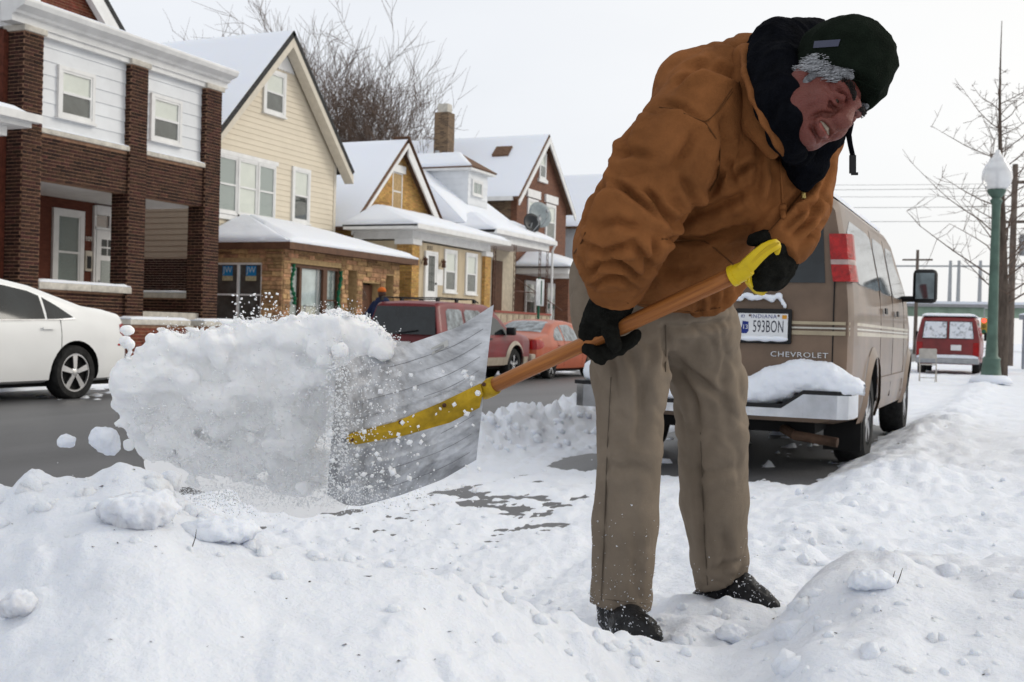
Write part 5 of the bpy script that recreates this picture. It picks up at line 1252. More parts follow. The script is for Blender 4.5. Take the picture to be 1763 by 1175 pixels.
# ------------------------------------------------------------------ maroon SUV
def red_suv():
    t = thing('parked_suv', 'maroon suv with black roof rails and beige lower trim', 'car', (-10.78, 21.3, -.12))
    P = paint('suv_red', (.17, .012, .016), .16); G = mat('suv_trim', (.36, .31, .25), rough=.45, var=.12)
    c = Car(4.65, top=[(0, 1.56), (.10, 1.60), (.6, 1.63), (2.3, 1.62), (2.6, 1.57), (3.3, 1.10), (4.3, .99), (4.5, .92), (4.65, .75)],
            bot=[(0, .40), (.4, .33), (4.3, .32), (4.65, .40)], hw=[(0, .80), (.08, .85), (.3, .875), (3.9, .875), (4.4, .82), (4.65, .66)],
            gz=[(.3, .95), (.55, 1.0), (.85, 1.0), (1.0, .98), (1.5, .82), (1.65, .80)], slant=(.95, .30, 1.4), re=.10, crown=.02)
    with at_frame(veh_frame(-10.78, 19.05, -.12, 1)):
        c.body(P, t, [(.85, .37, .43), (3.47, .37, .43)])
        for sg in (-1, 1):
            for xw in (.85, 3.47): wheel(t, xw, sg * .76, .36, .36, .23, sg, 5, rimr=.62)
            for x0, x1, z0, nm in ((.30, 1.05, 1.0, 'side_window'), (1.18, 1.95, 1.0, 'side_window'), (2.08, 2.85, 1.0, 'door_window')):
                c.panel(nm, (x0, x0 + .05, x1 - .05, x1), (z0,) * 4, (1.44, 1.49, 1.49 if x1 < 2.5 else 1.30, 1.46 if x1 < 2.5 else 1.22), sg, M_CGLASSF if nm == 'side_window' else M_CGLASS, t, .005)
            c.panel('door_window', (2.85, 3.2), (1.0, 1.0), (1.22, 1.02), sg, M_CGLASS, t, .005)
            c.panel('lower_cladding', (.02, 4.4), (.36, .36), (.50, .50), sg, G, t, .02, n=20, nz_=4) if False else None
            for (x0, x1) in ((.02, .40), (1.30, 3.02), (3.92, 4.3)): c.panel('lower_cladding', (x0, x1), (.36,) * 2, (.53,) * 2, sg, G, t, .018, n=8, nz_=4)
            for xw in (.85, 3.47):
                fl = MB()
                for a in np.linspace(0.0, math.pi, 18):
                    for rr_, dy in ((.425, .05), (.51, .012)):
                        x, z = xw + rr_ * math.cos(a), .37 + rr_ * math.sin(a); p = c.side(x, z, sg); fl.v.append((p[0], p[1] + sg * dy, z))
                for i in range(17): q = (2 * i, 2 * i + 2, 2 * i + 3, 2 * i + 1); fl.f.append(q if sg > 0 else q[::-1])
                fl.build('wheel_flare', G, t, smooth=True)
            for x in (1.12, 2.02): c.panel('door_seam', (x, x + .01), (.55,) * 2, (1.5,) * 2, sg, M_UNDER, t, .003, n=2, nz_=10)
            for x in (1.25, 2.15): c.panel('door_handle', (x, x + .14), (.90,) * 2, (.93,) * 2, sg, M_PLAST, t, .02, n=3, nz_=3)
            MB().box(2.95, 3.08, sg * .88, sg * 1.08, 1.0, 1.17).build('mirror', M_PLAST, t, bevel=.03)
            rk = MB().tube([(.25, sg * .62, 1.63), (.30, sg * .62, 1.70), (1.9, sg * .62, 1.71), (2.1, sg * .62, 1.65)], .016, 6)
            for x in (.3, 1.1, 1.9): rk.box(x - .05, x + .05, sg * .60, sg * .64, 1.63, 1.70)
            rk.build('roof_rail', M_PLAST, t)
            MB().hexa([(.0, sg * .70, .80), (.06, sg * .865, .80), (.16, sg * .87, .80), (.05, sg * .70, .80), (.03, sg * .70, 1.0), (.08, sg * .855, 1.0), (.18, sg * .86, 1.0), (.08, sg * .70, 1.0)]).build('tail_light', M_RED, t)
        rw = MB(); z0, z1 = .98, 1.52
        def rx(z): return max(0, z - .95) * .30 - .006
        rw.hexa([(rx(z0), -.74, z0), (rx(z0) + .04, -.74, z0), (rx(z0) + .04, .74, z0), (rx(z0), .74, z0), (rx(z1), -.64, z1), (rx(z1) + .04, -.64, z1), (rx(z1) + .04, .64, z1), (rx(z1), .64, z1)]).build('rear_window', M_CGLASS, t)
        MB().tube([(rx(1.0) - .02, .05, 1.0), (rx(1.06) - .02, -.36, 1.06)], .012, 5).build('wiper', M_PLAST, t)
        for x in (.5, 1.6): MB().tube([(x, -.62, 1.70), (x, .62, 1.70)], .012, 5).build('roof_bar', M_PLAST, t)
        MB().box(-.12, .05, -.86, .86, .40, .58).build('bumper', G, t, bevel=.03); MB().box(-.01, .02, -.2, .2, .70, .84).build('licence_plate', M_WHITE, t)
        MB().box(4.5, 4.75, -.84, .84, .40, .58).build('bumper', G, t, bevel=.03)
        c.top_panel('windscreen', 2.68, 3.25, .92, M_CGLASS, t); MB().box(.2, 4.4, -.7, .7, .28, .34).build('chassis', M_UNDER, t)
red_suv()
# ------------------------------------------------------------------ orange compact
def orange_car():
    t = thing('parked_compact', 'burnt-orange compact car parked ahead of the maroon suv', 'car', (-10.78, 26, -.15))
    P = paint('compact_orange', (.40, .085, .030), .10)
    c = Car(4.55, top=[(0, .80), (.05, .95), (.4, 1.03), (.75, 1.07), (1.3, 1.31), (1.7, 1.385), (2.2, 1.40), (2.7, 1.35), (3.4, 1.02), (4.2, .86), (4.45, .70), (4.55, .52)],
            bot=[(0, .30), (.3, .22), (4.2, .20), (4.55, .28)], hw=[(0, .68), (.06, .78), (.25, .84), (.8, .862), (3.6, .862), (4.2, .80), (4.55, .55)],
            gz=[(.18, .90), (.3, .965), (.55, 1.0), (.78, 1.0), (.92, .965), (1.05, .90), (1.35, .72), (1.45, .70)], slant=(.6, .10, .5), re=.09, crown=.03)
    with at_frame(veh_frame(-10.76, 23.86, -.15, 1)):
        c.body(P, t, [(.86, .31, .36), (3.5, .31, .36)])
        for sg in (-1, 1):
            for xw in (.86, 3.5): wheel(t, xw, sg * .75, .31, .31, .2, sg, 5, rimr=.68)
            c.panel('side_window', (1.05, 1.3, 1.62), (.93, .92, .92), (1.02, 1.19, 1.27), sg, M_CGLASSF, t, .004)
            c.panel('side_window', (1.70, 2.3, 3.05), (.915, .905, .90), (1.29, 1.31, .98), sg, M_CGLASSF, t, .004)
            for x in (1.2, 1.66, 2.9): c.panel('door_seam', (x, x + .008), (.32,) * 2, (.92,) * 2, sg, M_UNDER, t, .002, n=2, nz_=8)
            for x in (1.25, 1.95): c.panel('door_handle', (x, x + .14), (.80,) * 2, (.825,) * 2, sg, P, t, .025, n=3, nz_=3)
            c.panel('tail_light', (.0, .18, .36), (.70, .72, .80), (.93, .94, .88), sg, M_RED, t, .008, n=7)
            MB().box(2.85, 2.96, sg * .86, sg * 1.0, .90, 1.02).build('mirror', P, t, bevel=.03)
            MB().box(-.012, .03, sg * .42, sg * .68, .72, .92).build('tail_light', M_RED, t)
        c.top_panel('rear_window', .80, 1.5, .92, M_CGLASSF, t); c.top_panel('windscreen', 2.78, 3.3, .92, M_CGLASS, t)
        MB().box(.2, 4.3, -.68, .68, .17, .23).build('chassis', M_UNDER, t); MB().box(-.014, .01, -.2, .2, .66, .80).build('licence_plate', M_WHITE, t)
orange_car()
# ------------------------------------------------------------------ red van down the street
def red_van():
    t = thing('parked_van', 'red van with snow-caked rear windows, down the street by the green lamp post', 'van', (-2.0, 42, -.15))
    P = paint('van_red', (.20, .020, .020), .2)
    c = Car(5.2, top=[(0, 1.90), (.15, 1.97), (3.4, 1.98), (4.3, 1.25), (5.0, 1.05), (5.2, .8)], bot=[(0, .40), (5.2, .38)], hw=[(0, .97), (.12, 1.0), (4.4, 1.0), (5.2, .8)],
            gz=[(.3, .94), (.6, 1.0), (1.2, 1.0), (1.95, .84), (2.1, .82)], slant=(1.15, .18, 1.4), re=.12)
    with at_frame(veh_frame(-2.0, 40.0, -.15, 1)):
        c.body(P, t, [(1.1, .38, .44), (4.2, .38, .44)])
        for sg in (-1, 1):
            for xw in (1.1, 4.2): wheel(t, xw, sg * .86, .36, .36, .24, sg, 5)
            c.panel('side_window', (.25, 1.6), (1.3,) * 2, (1.78,) * 2, sg, M_CGLASS, t, .005); c.panel('door_window', (1.75, 3.4), (1.3,) * 2, (1.78, 1.72), sg, M_CGLASS, t, .005)
            MB().box(3.3, 3.45, sg * 1.02, sg * 1.26, 1.2, 1.5).build('mirror', M_PLAST, t, bevel=.03)
            MB().box(-.02, .05, sg * .78, sg * .96, .70, 1.12).build('tail_light', M_RED, t)
        def rx(z): return max(0, z - 1.15) * .18 - .006
        for (y0, y1) in ((-.80, -.03), (.03, .80)):
            w = MB().hexa([(rx(1.24), y0, 1.24), (rx(1.24) + .04, y0, 1.24), (rx(1.24) + .04, y1, 1.24), (rx(1.24), y1, 1.24), (rx(1.82), y0 * .92, 1.82), (rx(1.82) + .04, y0 * .92, 1.82), (rx(1.82) + .04, y1 * .92, 1.82), (rx(1.82), y1 * .92, 1.82)]).build('rear_window', M_CGLASS, t)
            z0, z1 = 1.26, 1.80
            MB().hexa([(rx(z0) - .012, y0 + .02, z0), (rx(z0), y0 + .02, z0), (rx(z0), y1 - .02, z0), (rx(z0) - .012, y1 - .02, z0), (rx(z1) - .010, y0 * .92 + .02, z1), (rx(z1), y0 * .92 + .02, z1), (rx(z1), y1 * .92 - .02, z1), (rx(z1) - .010, y1 * .92 - .02, z1)]).build('window_snow', snow_mat('snow_caked', dirt=.9, dscale=7, dlo=.50, dhi=.68, dirtcol=(.10, .11, .12)), w)
        MB().box(-.14, .05, -.98, .98, .42, .60).build('bumper', M_GREY, t, bevel=.03)
        snow_slab(t, [(-.13, -.95, .60), (-.13, .95, .60), (.0, .95, .60), (.0, -.95, .60)], .14, n=16, mt=M_SNOW, edge=.15, rough=.06)
        snow_slab(t, [(.14, -.84, 1.985), (3.3, -.84, 1.99), (3.3, .84, 1.99), (.14, .84, 1.985)], .10, mt=M_SNOW, edge=.2)
        MB().box(-.02, .0, -.42, -.10, .86, 1.04).build('licence_plate', M_WHITE, t)
red_van()
# a car far off at the crossing
def far_car():
    t = thing('distant_car', 'pale car far off at the crossing under the bridge', 'car', (3.4, 112, -.15))
    P = paint('far_pale', (.5, .5, .46), .1)
    c = Car(4.6, top=[(0, .85), (.3, 1.0), (.9, 1.08), (1.5, 1.4), (2.6, 1.38), (3.3, 1.0), (4.3, .85), (4.6, .6)], bot=[(0, .25), (4.6, .25)], hw=[(0, .7), (.3, .86), (4.2, .84), (4.6, .6)], gz=[(.2, .93), (.55, 1), (.9, .97), (1.4, .74)])
    with at_frame(veh_frame(3.4, 114, -.15, -1)):
        c.body(P, t, [(.9, .32, .36), (3.6, .32, .36)])
        for sg in (-1, 1):
            for xw in (.9, 3.6): wheel(t, xw, sg * .75, .31, .31, .2, sg)
            MB().box(4.50, 4.62, sg * .40, sg * .66, .58, .72).build('headlight', M_CLEAR, t)
        c.top_panel('windscreen', 2.7, 3.25, .9, M_CGLASS, t); c.top_panel('rear_window', 1.0, 1.45, .9, M_CGLASS, t)
far_car()
# ================================================================== trees, lamp, poles, bridge
M_BARK = mat('bark_grey', (.105, .082, .066), rough=.9, var=.3, vscale=8, bump=.6, bscale=18, stretch=(1, 1, .25))
M_TWIG = mat('twig_brown', (.14, .10, .078), rough=.9, var=.2)
def grow(trunk, crown, p, d, length, rad, level, maxl, rr, spread=.55, up=.18, kids=(3, 5), shrink=.62):
    n = 4 if level < 2 else 3; pts = [np.array(p, float)]; rads = [rad]; dd = np.array(d, float)
    for i in range(n):
        dd = dd + np.array([rr.gauss(0, .10), rr.gauss(0, .10), rr.gauss(0, .05) + up * .25]); dd /= np.linalg.norm(dd)
        pts.append(pts[-1] + dd * length / n); rads.append(rad * (1 - .55 * (i + 1) / n))
    (trunk if level == 0 else crown).tube(pts, rads, 8 if level == 0 else (5 if level < 2 else 3), cap=level == 0)
    if level >= maxl: return
    k = rr.randint(*kids)
    for j in range(k):
        q = (.35 + .65 * (j + 1) / k) if level else (.45 + .55 * (j + 1) / k)
        idx = min(n - 1, int(q * n - 1e-6)); fr = q * n - idx; b = pts[idx] + (pts[idx + 1] - pts[idx]) * min(1, fr)
        a = rr.uniform(0, 2 * math.pi); e = np.cross(dd, [math.cos(a), math.sin(a), .3]); e /= np.linalg.norm(e) + 1e-9
        nd = dd * math.cos(spread) + e * math.sin(spread * rr.uniform(.6, 1.35)); nd[2] += up; nd /= np.linalg.norm(nd)
        grow(trunk, crown, b, nd, length * shrink * rr.uniform(.75, 1.2), max(.013, rads[idx] * .60), level + 1, maxl, rr, spread, up, kids, shrink)
def big_tree(px, base_d, H, lab, seed, X=None):
    p = at_d(px, 560, base_d); rr = random.Random(seed); tr, cr = MB(), MB()
    t = thing('bare_tree', lab, 'tree', (p[0], p[1], 0), group='bare trees behind the houses')
    for k in range(5 if 560 < px < 600 or px == 500 else 3):
        grow(tr, cr, (p[0] + rr.uniform(-.4, .4), p[1] + rr.uniform(-.4, .4), -.2), (rr.uniform(-.22, .22), rr.uniform(-.22, .22), 1), H * .44, H * .015, 0, 5, rr, .60, .10, (3, 5), .715)
    tr.build('trunk', M_BARK, t, smooth=True); cr.build('crown', M_TWIG, t)
big_tree(500, 62, 14.6, 'tall bare tree rising just right of the cream gable peak', 5)
big_tree(572, 60, 12.8, 'wide bare tree above the yellow brick house roof', 21)
big_tree(648, 64, 9.5, 'smaller bare tree behind the brick chimney', 9)
big_tree(445, 70, 13.0, 'bare treetop showing above the cream house ridge', 14)
# ------------------------------------------------------------------ pavement tree with sparse whorled branches
def street_tree():
    b = at_d(1723, 645, 33.0); rr = random.Random(12); tr, cr = MB(), MB()
    t = thing('street_tree', 'young bare street tree with sparse branches behind the green lamp post', 'tree', (b[0], b[1], 0))
    H = 10.3; top = b + np.array([-.25, 0, H]); pts = [np.array([b[0], b[1], -.2]) + (top - np.array([b[0], b[1], -.2])) * q + np.array([.06 * math.sin(6 * q), 0, 0]) for q in np.linspace(0, 1, 14)]
    tr.tube(pts, [.19 * (1 - q) ** 1.25 + .010 for q in np.linspace(0, 1, 14)], 10)
    for i in range(36):
        z = 2.2 + (H - 2.6) * (i / 45) ** 1.05; q = z / H; k = q * 13; a = pts[min(12, int(k))] + (pts[min(13, int(k) + 1)] - pts[min(12, int(k))]) * (k - int(k))
        ang = i * 2.4 + rr.uniform(-.4, .4); L = (1 - q) * 4.0 + .5; L *= rr.uniform(.55, 1.1)
        d = np.array([math.cos(ang), math.sin(ang), rr.uniform(.35, .85)]); d /= np.linalg.norm(d); bp = [a]; dd = d.copy()
        for s_ in range(6):
            dd = dd + np.array([rr.gauss(0, .16), rr.gauss(0, .16), .06 + rr.gauss(0, .05)]); dd /= np.linalg.norm(dd); bp.append(bp[-1] + dd * L / 6)
        r0 = .011 + .022 * (1 - q); cr.tube(bp, [r0 * (1 - .75 * s_ / 6) for s_ in range(7)], 5)
        for s_ in range(1, 7):
            for m in range(rr.randint(1, 2)):
                e = np.array([rr.gauss(0, 1), rr.gauss(0, 1), rr.gauss(.5, .5)]); e /= np.linalg.norm(e); l2 = L * rr.uniform(.12, .34)
                q1 = bp[s_] + e * l2 * .5; q2 = q1 + (e + np.array([0, 0, .3])) * l2 * .45; cr.tube([bp[s_], q1, q2], [.009, .007, .005], 3, cap=False)
                for u_ in range(2):
                    e2 = e + np.array([rr.gauss(0, .7), rr.gauss(0, .7), rr.gauss(0, .5)]); cr.tube([q1, q1 + e2 * l2 * .3], [.006, .004], 3, cap=False)
    tr.build('trunk', M_BARK, t, smooth=True); cr.build('crown', M_TWIG, t)
street_tree()
def lamp_post():
    b = at_d(1706, 650, 28.0); x, y = b[0], b[1]; z0 = .05
    t = thing('street_lamp', 'green cast-iron lamp post with white acorn globe', 'street lamp', (x, y, z0))
    G = mat('lamp_green', (.085, .140, .112), rough=.5, var=.15, vscale=3)
    MB().lathe([(.30, 0), (.30, .10), (.24, .16), (.20, .50), (.22, .55), (.15, .62), (.125, 1.2), (.10, 4.0), (.105, 4.35), (.15, 4.45), (.105, 4.52), (.19, 4.62), (.22, 4.68), (.22, 4.72), (0, 4.74)], (x, y, z0), 24).build('post', G, t, smooth=True, sharp=45)
    MB().box(x - .02, x + .02, y - .02, y + .02, z0 + 4.73, z0 + 5.2).box(x - .14, x + .14, y - .14, y + .14, z0 + 5.16, z0 + 5.22).build('lamp_core', M_GREY, t)
    gm = bpy.data.materials.new('globe_milk'); tt, bb = nodes(gm); bb.inputs['Base Color'].default_value = (.88, .89, .90, 1); bb.inputs['Roughness'].default_value = .2; bb.inputs['Transmission Weight'].default_value = .35
    nz_ = tt.nodes.new('ShaderNodeTexNoise'); nz_.inputs['Scale'].default_value = 5; bu = tt.nodes.new('ShaderNodeBump'); bu.inputs['Strength'].default_value = .1; tt.links.new(nz_.outputs[0], bu.inputs['Height']); tt.links.new(bu.outputs[0], bb.inputs['Normal'])
    MB().lathe([(.22, 4.74), (.32, 4.86), (.36, 5.02), (.34, 5.20), (.26, 5.36), (.20, 5.42), (.20, 5.47), (.13, 5.53), (.07, 5.62), (.05, 5.70), (0, 5.72)], (x, y, z0), 24).build('globe', gm, t, smooth=True)
    g = MB().lathe([(.52, -.05), (.46, .07), (.36, .14), (.30, .15)], (x, y, z0), 20).build('base_snow', M_SNOW, t, smooth=True)
lamp_post()
def poles():
    W = mat('pole_wood', (.15, .12, .10), rough=.9, var=.25, stretch=(1, 1, .2))
    specs = [(1737, 640, 52, 9.2, 'wooden utility pole just behind the street tree', True), (1575, 600, 95, 8.6, 'slim utility pole above the tan van mirror', False)]
    for (px, py, d, H, lab, tr) in specs:
        b = at_d(px, py, d); t = thing('utility_pole', lab, 'pole', (b[0], b[1], -.2), group='utility poles')
        MB().tube([(b[0], b[1], -.3), (b[0], b[1], H)], [.17, .12], 8).build('post', W, t)
        MB().box(b[0] - 1.2, b[0] + 1.2, b[1] - .06, b[1] + .06, H - .9, H - .76).build('crossarm', W, t)
        if tr: MB().lathe([(.28, 0), (.30, .1), (.30, .85), (.26, .95), (0, .96)], (b[0] + .55, b[1] - .2, 5.0), 14).build('transformer', M_GREY, t); MB().box(b[0] - .9, b[0] + .9, b[1] - .05, b[1] + .05, 6.5, 6.62).build('crossarm', W, t)
    wm = mat('wire_black', (.05, .05, .05), rough=.6)
    for k, (z, y0) in enumerate(((9.4, 60), (8.5, 60), (7.6, 58), (12.2, 80), (11.4, 80))):
        pts = [(x, y0 + .12 * x, z - .9 * (1 - ((x + 5) / 30) ** 2)) for x in np.linspace(-35, 25, 24)]
        tag(MB().tube(pts, .010, 4).build('overhead_wire', wm), '%s of the thin overhead wires beyond the tan van' % ('third from the top', 'second from the bottom', 'lowest', 'topmost', 'second from the top')[k], 'wire', 'overhead wires')
poles()
def bridge():
    Y = 150.0
    t = thing('railway_bridge', 'pale green girder railway bridge crossing the street far off', 'bridge', (0, Y, 0))
    G = mat('girder_green', (.27, .36, .28), rough=.6, var=.15, vscale=.6)
    MB().box(-70, 70, Y, Y + 1, 4.05, 5.25).build('girder', G, t)
    for x in np.arange(-68, 70, 4.0): MB().box(x, x + .15, Y - .12, Y, 4.1, 5.2).build('stiffener', G, t)
    MB().box(-70, 70, Y - .5, Y + 6, 5.25, 5.62).build('parapet', mat('parapet_grey', (.30, .30, .31), rough=.8, var=.12), t)
    MB().box(-70, 70, Y - .45, Y + 6, 5.62, 5.95).build('snow', M_SNOW, t)
    for x in (-30, -14.5, 8.5, 24): MB().box(x, x + 1.2, Y + .2, Y + 5, -.4, 4.05).build('pier', MATS['parapet_grey'], t)
    for x in (-7.6, -6.6, -4.1, 10): MB().tube([(x, Y + 3, 5.9), (x, Y + 3, 11.2)], [.28, .2], 6).build('catenary_mast', M_GREY, t)
    MB().box(-30, 30, Y + 2.9, Y + 3.1, 10.4, 10.6).build('catenary_beam', M_GREY, t)
bridge()
def signs():
    # stop sign
    b = at_d(1729, 566, 55.0); x, y, z = b
    t = thing('stop_sign', 'red octagonal stop sign half hidden behind the street tree', 'sign', (x, y, -.1))
    oc = [(x + .40 * math.cos(a), y - .03, z + .40 * math.sin(a)) for a in np.arange(8) * math.pi / 4 + math.pi / 8]
    MB().prism(oc, (0, .015, 0)).build('plate', mat('sign_white', (.75, .75, .75), rough=.4), t)
    oc = [(x + .37 * math.cos(a), y - .036, z + .37 * math.sin(a)) for a in np.arange(8) * math.pi / 4 + math.pi / 8]
    MB().prism(oc, (0, .004, 0)).build('face', mat('sign_red', (.55, .015, .02), rough=.4), t)
    text_obj('word', 'STOP', .30, frame_m((x, y - .0365, z), (1, 0, 0), (0, 0, 1)), MATS['sign_white'], t, .001)
    MB().tube([(x, y, -.2), (x, y, z + .3)], .035, 6).build('post', M_GREY, t)
    # traffic signal on a span arm
    b = at_d(1694, 562, 75.0); x, y, z = b
    t = thing('traffic_signal', 'yellow traffic signal head showing red beside the red van', 'traffic light', (x, y, z - .5))
    Yl = mat('signal_yellow', (.40, .26, .04), rough=.5)
    MB().box(x - .2, x + .2, y, y + .25, z - .55, z + .55).build('housing', Yl, t, bevel=.03)
    for k, zz in enumerate((.36, 0, -.36)):
        m = mat('signal_dim_%s' % 'rag'[k], ((.3, .02, .02), (.15, .10, .02), (.02, .1, .05))[k], rough=.3)
        if k == 0:
            m = bpy.data.materials.new('signal_red_lit'); tt, bb = nodes(m); bb.inputs['Base Color'].default_value = (.8, .03, .02, 1); bb.inputs['Emission Color'].default_value = (1, .08, .05, 1); bb.inputs['Emission Strength'].default_value = 2.0
            n_ = tt.nodes.new('ShaderNodeTexNoise'); n_.inputs['Scale'].default_value = 30; rp = tt.nodes.new('ShaderNodeMapRange'); rp.inputs[3].default_value = .1; rp.inputs[4].default_value = .3; tt.links.new(n_.outputs[0], rp.inputs[0]); tt.links.new(rp.outputs[0], bb.inputs['Roughness'])
        MB().lathe([(0, -.06), (.10, -.045), (.15, .0), (.15, .02)], (x, y - .01, z + zz), 14, 'y').build('lens', m, t, smooth=True)
    MB().tube([(x, y + .15, z + .5), (x, y + .15, z + 1.2), (x + 5, y + .15, z + 1.5), (x + 5.2, y + .15, -.3)], .06, 6).build('mast', M_GREY, t)
    # sign seen from behind on the far kerb
    p = at_x(928, 500, -12.75); x, y = p[0], p[1]
    t = thing('street_sign', 'white sign with green post on the far kerb before the iron porch', 'sign', (x, y, 0))
    MB().box(x - .03, x + .03, y - .03, y + .03, -.2, 2.55).build('post', mat('sign_post_green', (.01, .09, .05), rough=.5), t)
    MB().box(x + .035, x + .05, y - .32, y + .28, 1.72, 2.5).build('plate', mat('sign_back', (.60, .63, .66), rough=.4, metal=.3), t, bevel=.004)
    MB().box(x + .052, x + .06, y + .02, y + .09, 1.75, 2.46).build('stripe', MATS['sign_post_green'], t)
    # shelter at the right edge
    b = at_d(1756, 628, 44.0); x, y = b[0], b[1]
    t = thing('bus_shelter', 'grey bus shelter post and roof at the right edge', 'shelter', (x, y, 0))
    SG = mat('shelter_grey', (.26, .28, .31), rough=.5, metal=.3)
    for dx in (.06, 2.5):
        for dy in (0, 1.4): MB().box(x + dx, x + dx + .10, y + dy, y + dy + .10, 0, 1.95).build('post', SG, t)
    MB().box(x - .08, x + 2.7, y - .1, y + 1.6, 1.95, 2.10).build('roof', SG, t, bevel=.02)
    snow_slab(t, [(x - .08, y - .1, 2.10), (x + 2.7, y - .1, 2.10), (x + 2.7, y + 1.6, 2.10), (x - .08, y + 1.6, 2.10)], .10, mt=M_SNOW, n=12)
    MB().box(x + .16, x + 2.5, y + 1.43, y + 1.45, .3, 1.9).build('pane', M_GLASS, t)
    # folding chair keeping the parking space
    b = at_z(1597, 652, .0); s = .95; x, y = b[0], b[1]; zg = float(ground_z(np.array([x]), np.array([y]))[0])
    t = thing('folding_chair', 'pale folding chair standing in the snowy parking space ahead of the van', 'chair', (x, y, zg))
    CM = mat('chair_beige', (.45, .42, .38), rough=.6)
    with at_frame(Matrix.Translation((x, y, zg))):
        for sx in (-.21, .21):
            MB().tube([(sx, .22, 0), (sx, -.08, .46), (sx, -.20, .86)], .013, 6).build('leg', CM, t); MB().tube([(sx * .95, -.22, 0), (sx * .95, .18, .45)], .013, 6).build('leg', CM, t)
        MB().box(-.2, .2, -.18, .22, .44, .47).build('seat', CM, t, bevel=.01); MB().box(-.21, .21, -.21, -.18, .62, .88).build('backrest', CM, t, bevel=.01)
        MB().tube([(-.21, .15, .10), (.21, .15, .10)], .010, 5).build('stretcher', CM, t)
signs()
# ================================================================== the man with the shovel (built in the camera's axes, placed in the world)
from mathutils.bvhtree import BVHTree
def C(px, py, d): return np.array([(px - CX) / FPX * d, (CY - py) / FPX * d, d])
def CL(l): return [C(*p) for p in l]
M_DUCK = mat('duck_canvas', (.225, .088, .030), rough=.95, var=.18, vscale=7, bump=.22, bscale=260, spec=.08, bump2=(11, .45))
M_DUCKD = mat('duck_seam', (.120, .050, .018), rough=.95, var=.2, spec=.1)
M_KHAKI = mat('khaki_twill', (.205, .165, .125), rough=.95, var=.08, vscale=9, bump=.18, bscale=320, spec=.08, bump2=(9, .3))
M_FLEECE = mat('hood_fleece', (.0045, .005, .007), rough=1.0, var=.25, vscale=30, bump=.4, bscale=150, spec=.03)
M_HAT = mat('hat_fleece', (.0085, .0125, .0085), rough=1.0, var=.2, vscale=22, bump=.5, bscale=220, spec=.04)
M_GLOVE = mat('glove_fleece', (.0135, .0135, .0115), rough=1.0, var=.25, vscale=40, bump=.6, bscale=260, spec=.04)
M_SKIN = mat('skin_shaded', (.150, .046, .032), col2=(.140, .033, .025), rough=.5, var=.16, vscale=16, bump=.4, bscale=260, sss=.12, spec=.35)  # face tone set darker than real, painting in its shade
M_GHAIR = mat('grey_hair', (.26, .265, .28), rough=.6, var=.45, vscale=55, bump=.9, bscale=120, stretch=(1, .25, 1), spec=.3)
M_BROW = mat('dark_brow', (.022, .017, .015), rough=.8, var=.3, vscale=60, bump=.8, bscale=200)
M_SHOE = mat('black_leather', (.014, .014, .015), rough=.42, var=.3, vscale=20, bump=.35, bscale=60)
M_WOOD = mat('ash_handle', (.40, .150, .036), col2=(.20, .066, .018), rough=.5, var=.3, vscale=3.5, stretch=(26, 26, .9), coat=.1, bump=.25, bscale=6, vary_obj=0)
M_YEL = mat('yellow_plastic', (.62, .44, .012), rough=.4, var=.08, vscale=14, bump=.08)
M_YELM = mat('yellow_steel', (.46, .29, .012), rough=.45, var=.25, vscale=16, bump=.2)
def put(name, v, f, m, parent, smooth=True, sharp=None): return mesh_obj(name, cw(v), f, m, parent, smooth, sharp)
def ridged(q, seed): return (1 - np.abs(perlin(q, seed)) * 2.2)
def seg_t(P, a, b):
    ab = b - a; t = np.clip(((P - a) @ ab) / (ab @ ab), 0, 1); return t, np.linalg.norm(P - a - t[:, None] * ab, axis=1)
foot = at_z(1080, 1075, .10)
man = thing('person', 'man in brown canvas jacket, khaki trousers and dark hat bending over to shovel snow', 'person', (foot[0], foot[1], .1))
# ---------------------------------------------------------------- trousers
def px_folds(v, nn, lists):
    """cloth folds drawn where the photograph shows them: a valley with a raised lip on either side"""
    px = v[:, 0] / v[:, 2] * FPX + CX; py = CY - v[:, 1] / v[:, 2] * FPX
    vis = sstep(-(nn * v).sum(1) / np.linalg.norm(v, axis=1), .02, .30); d = np.zeros(len(v))
    for (pts, amp, w) in lists:
        P = np.array(pts, float); best = np.full(len(v), 1e9); sg = np.zeros(len(v)); tt = np.zeros(len(v)); L = np.linalg.norm(np.diff(P, axis=0), axis=1); acc = 0
        wob = 3.0 * perlin(v / .05, 5)
        for i in range(len(P) - 1):
            a, e = P[i], P[i + 1] - P[i]; t = ((px - a[0]) * e[0] + (py - a[1]) * e[1]) / (e @ e); tc = np.clip(t, 0, 1)
            dx, dy = px - a[0] - tc * e[0], py - a[1] - tc * e[1]; dist = np.hypot(dx, dy); m = dist < best
            sg = np.where(m, np.sign(e[0] * dy - e[1] * dx), sg); tt = np.where(m, (acc + tc * L[i]) / L.sum(), tt); best = np.where(m, dist, best); acc += L[i]
        q = best * sg + wob; env = np.sin(np.pi * np.clip(tt, .02, .98)) ** .45 * vis
        d += amp * env * (-np.exp(-(q / w) ** 2) + .55 * np.exp(-((q - 2.1 * w) / (1.5 * w)) ** 2) + .45 * np.exp(-((q + 2.1 * w) / (1.5 * w)) ** 2))
    return d
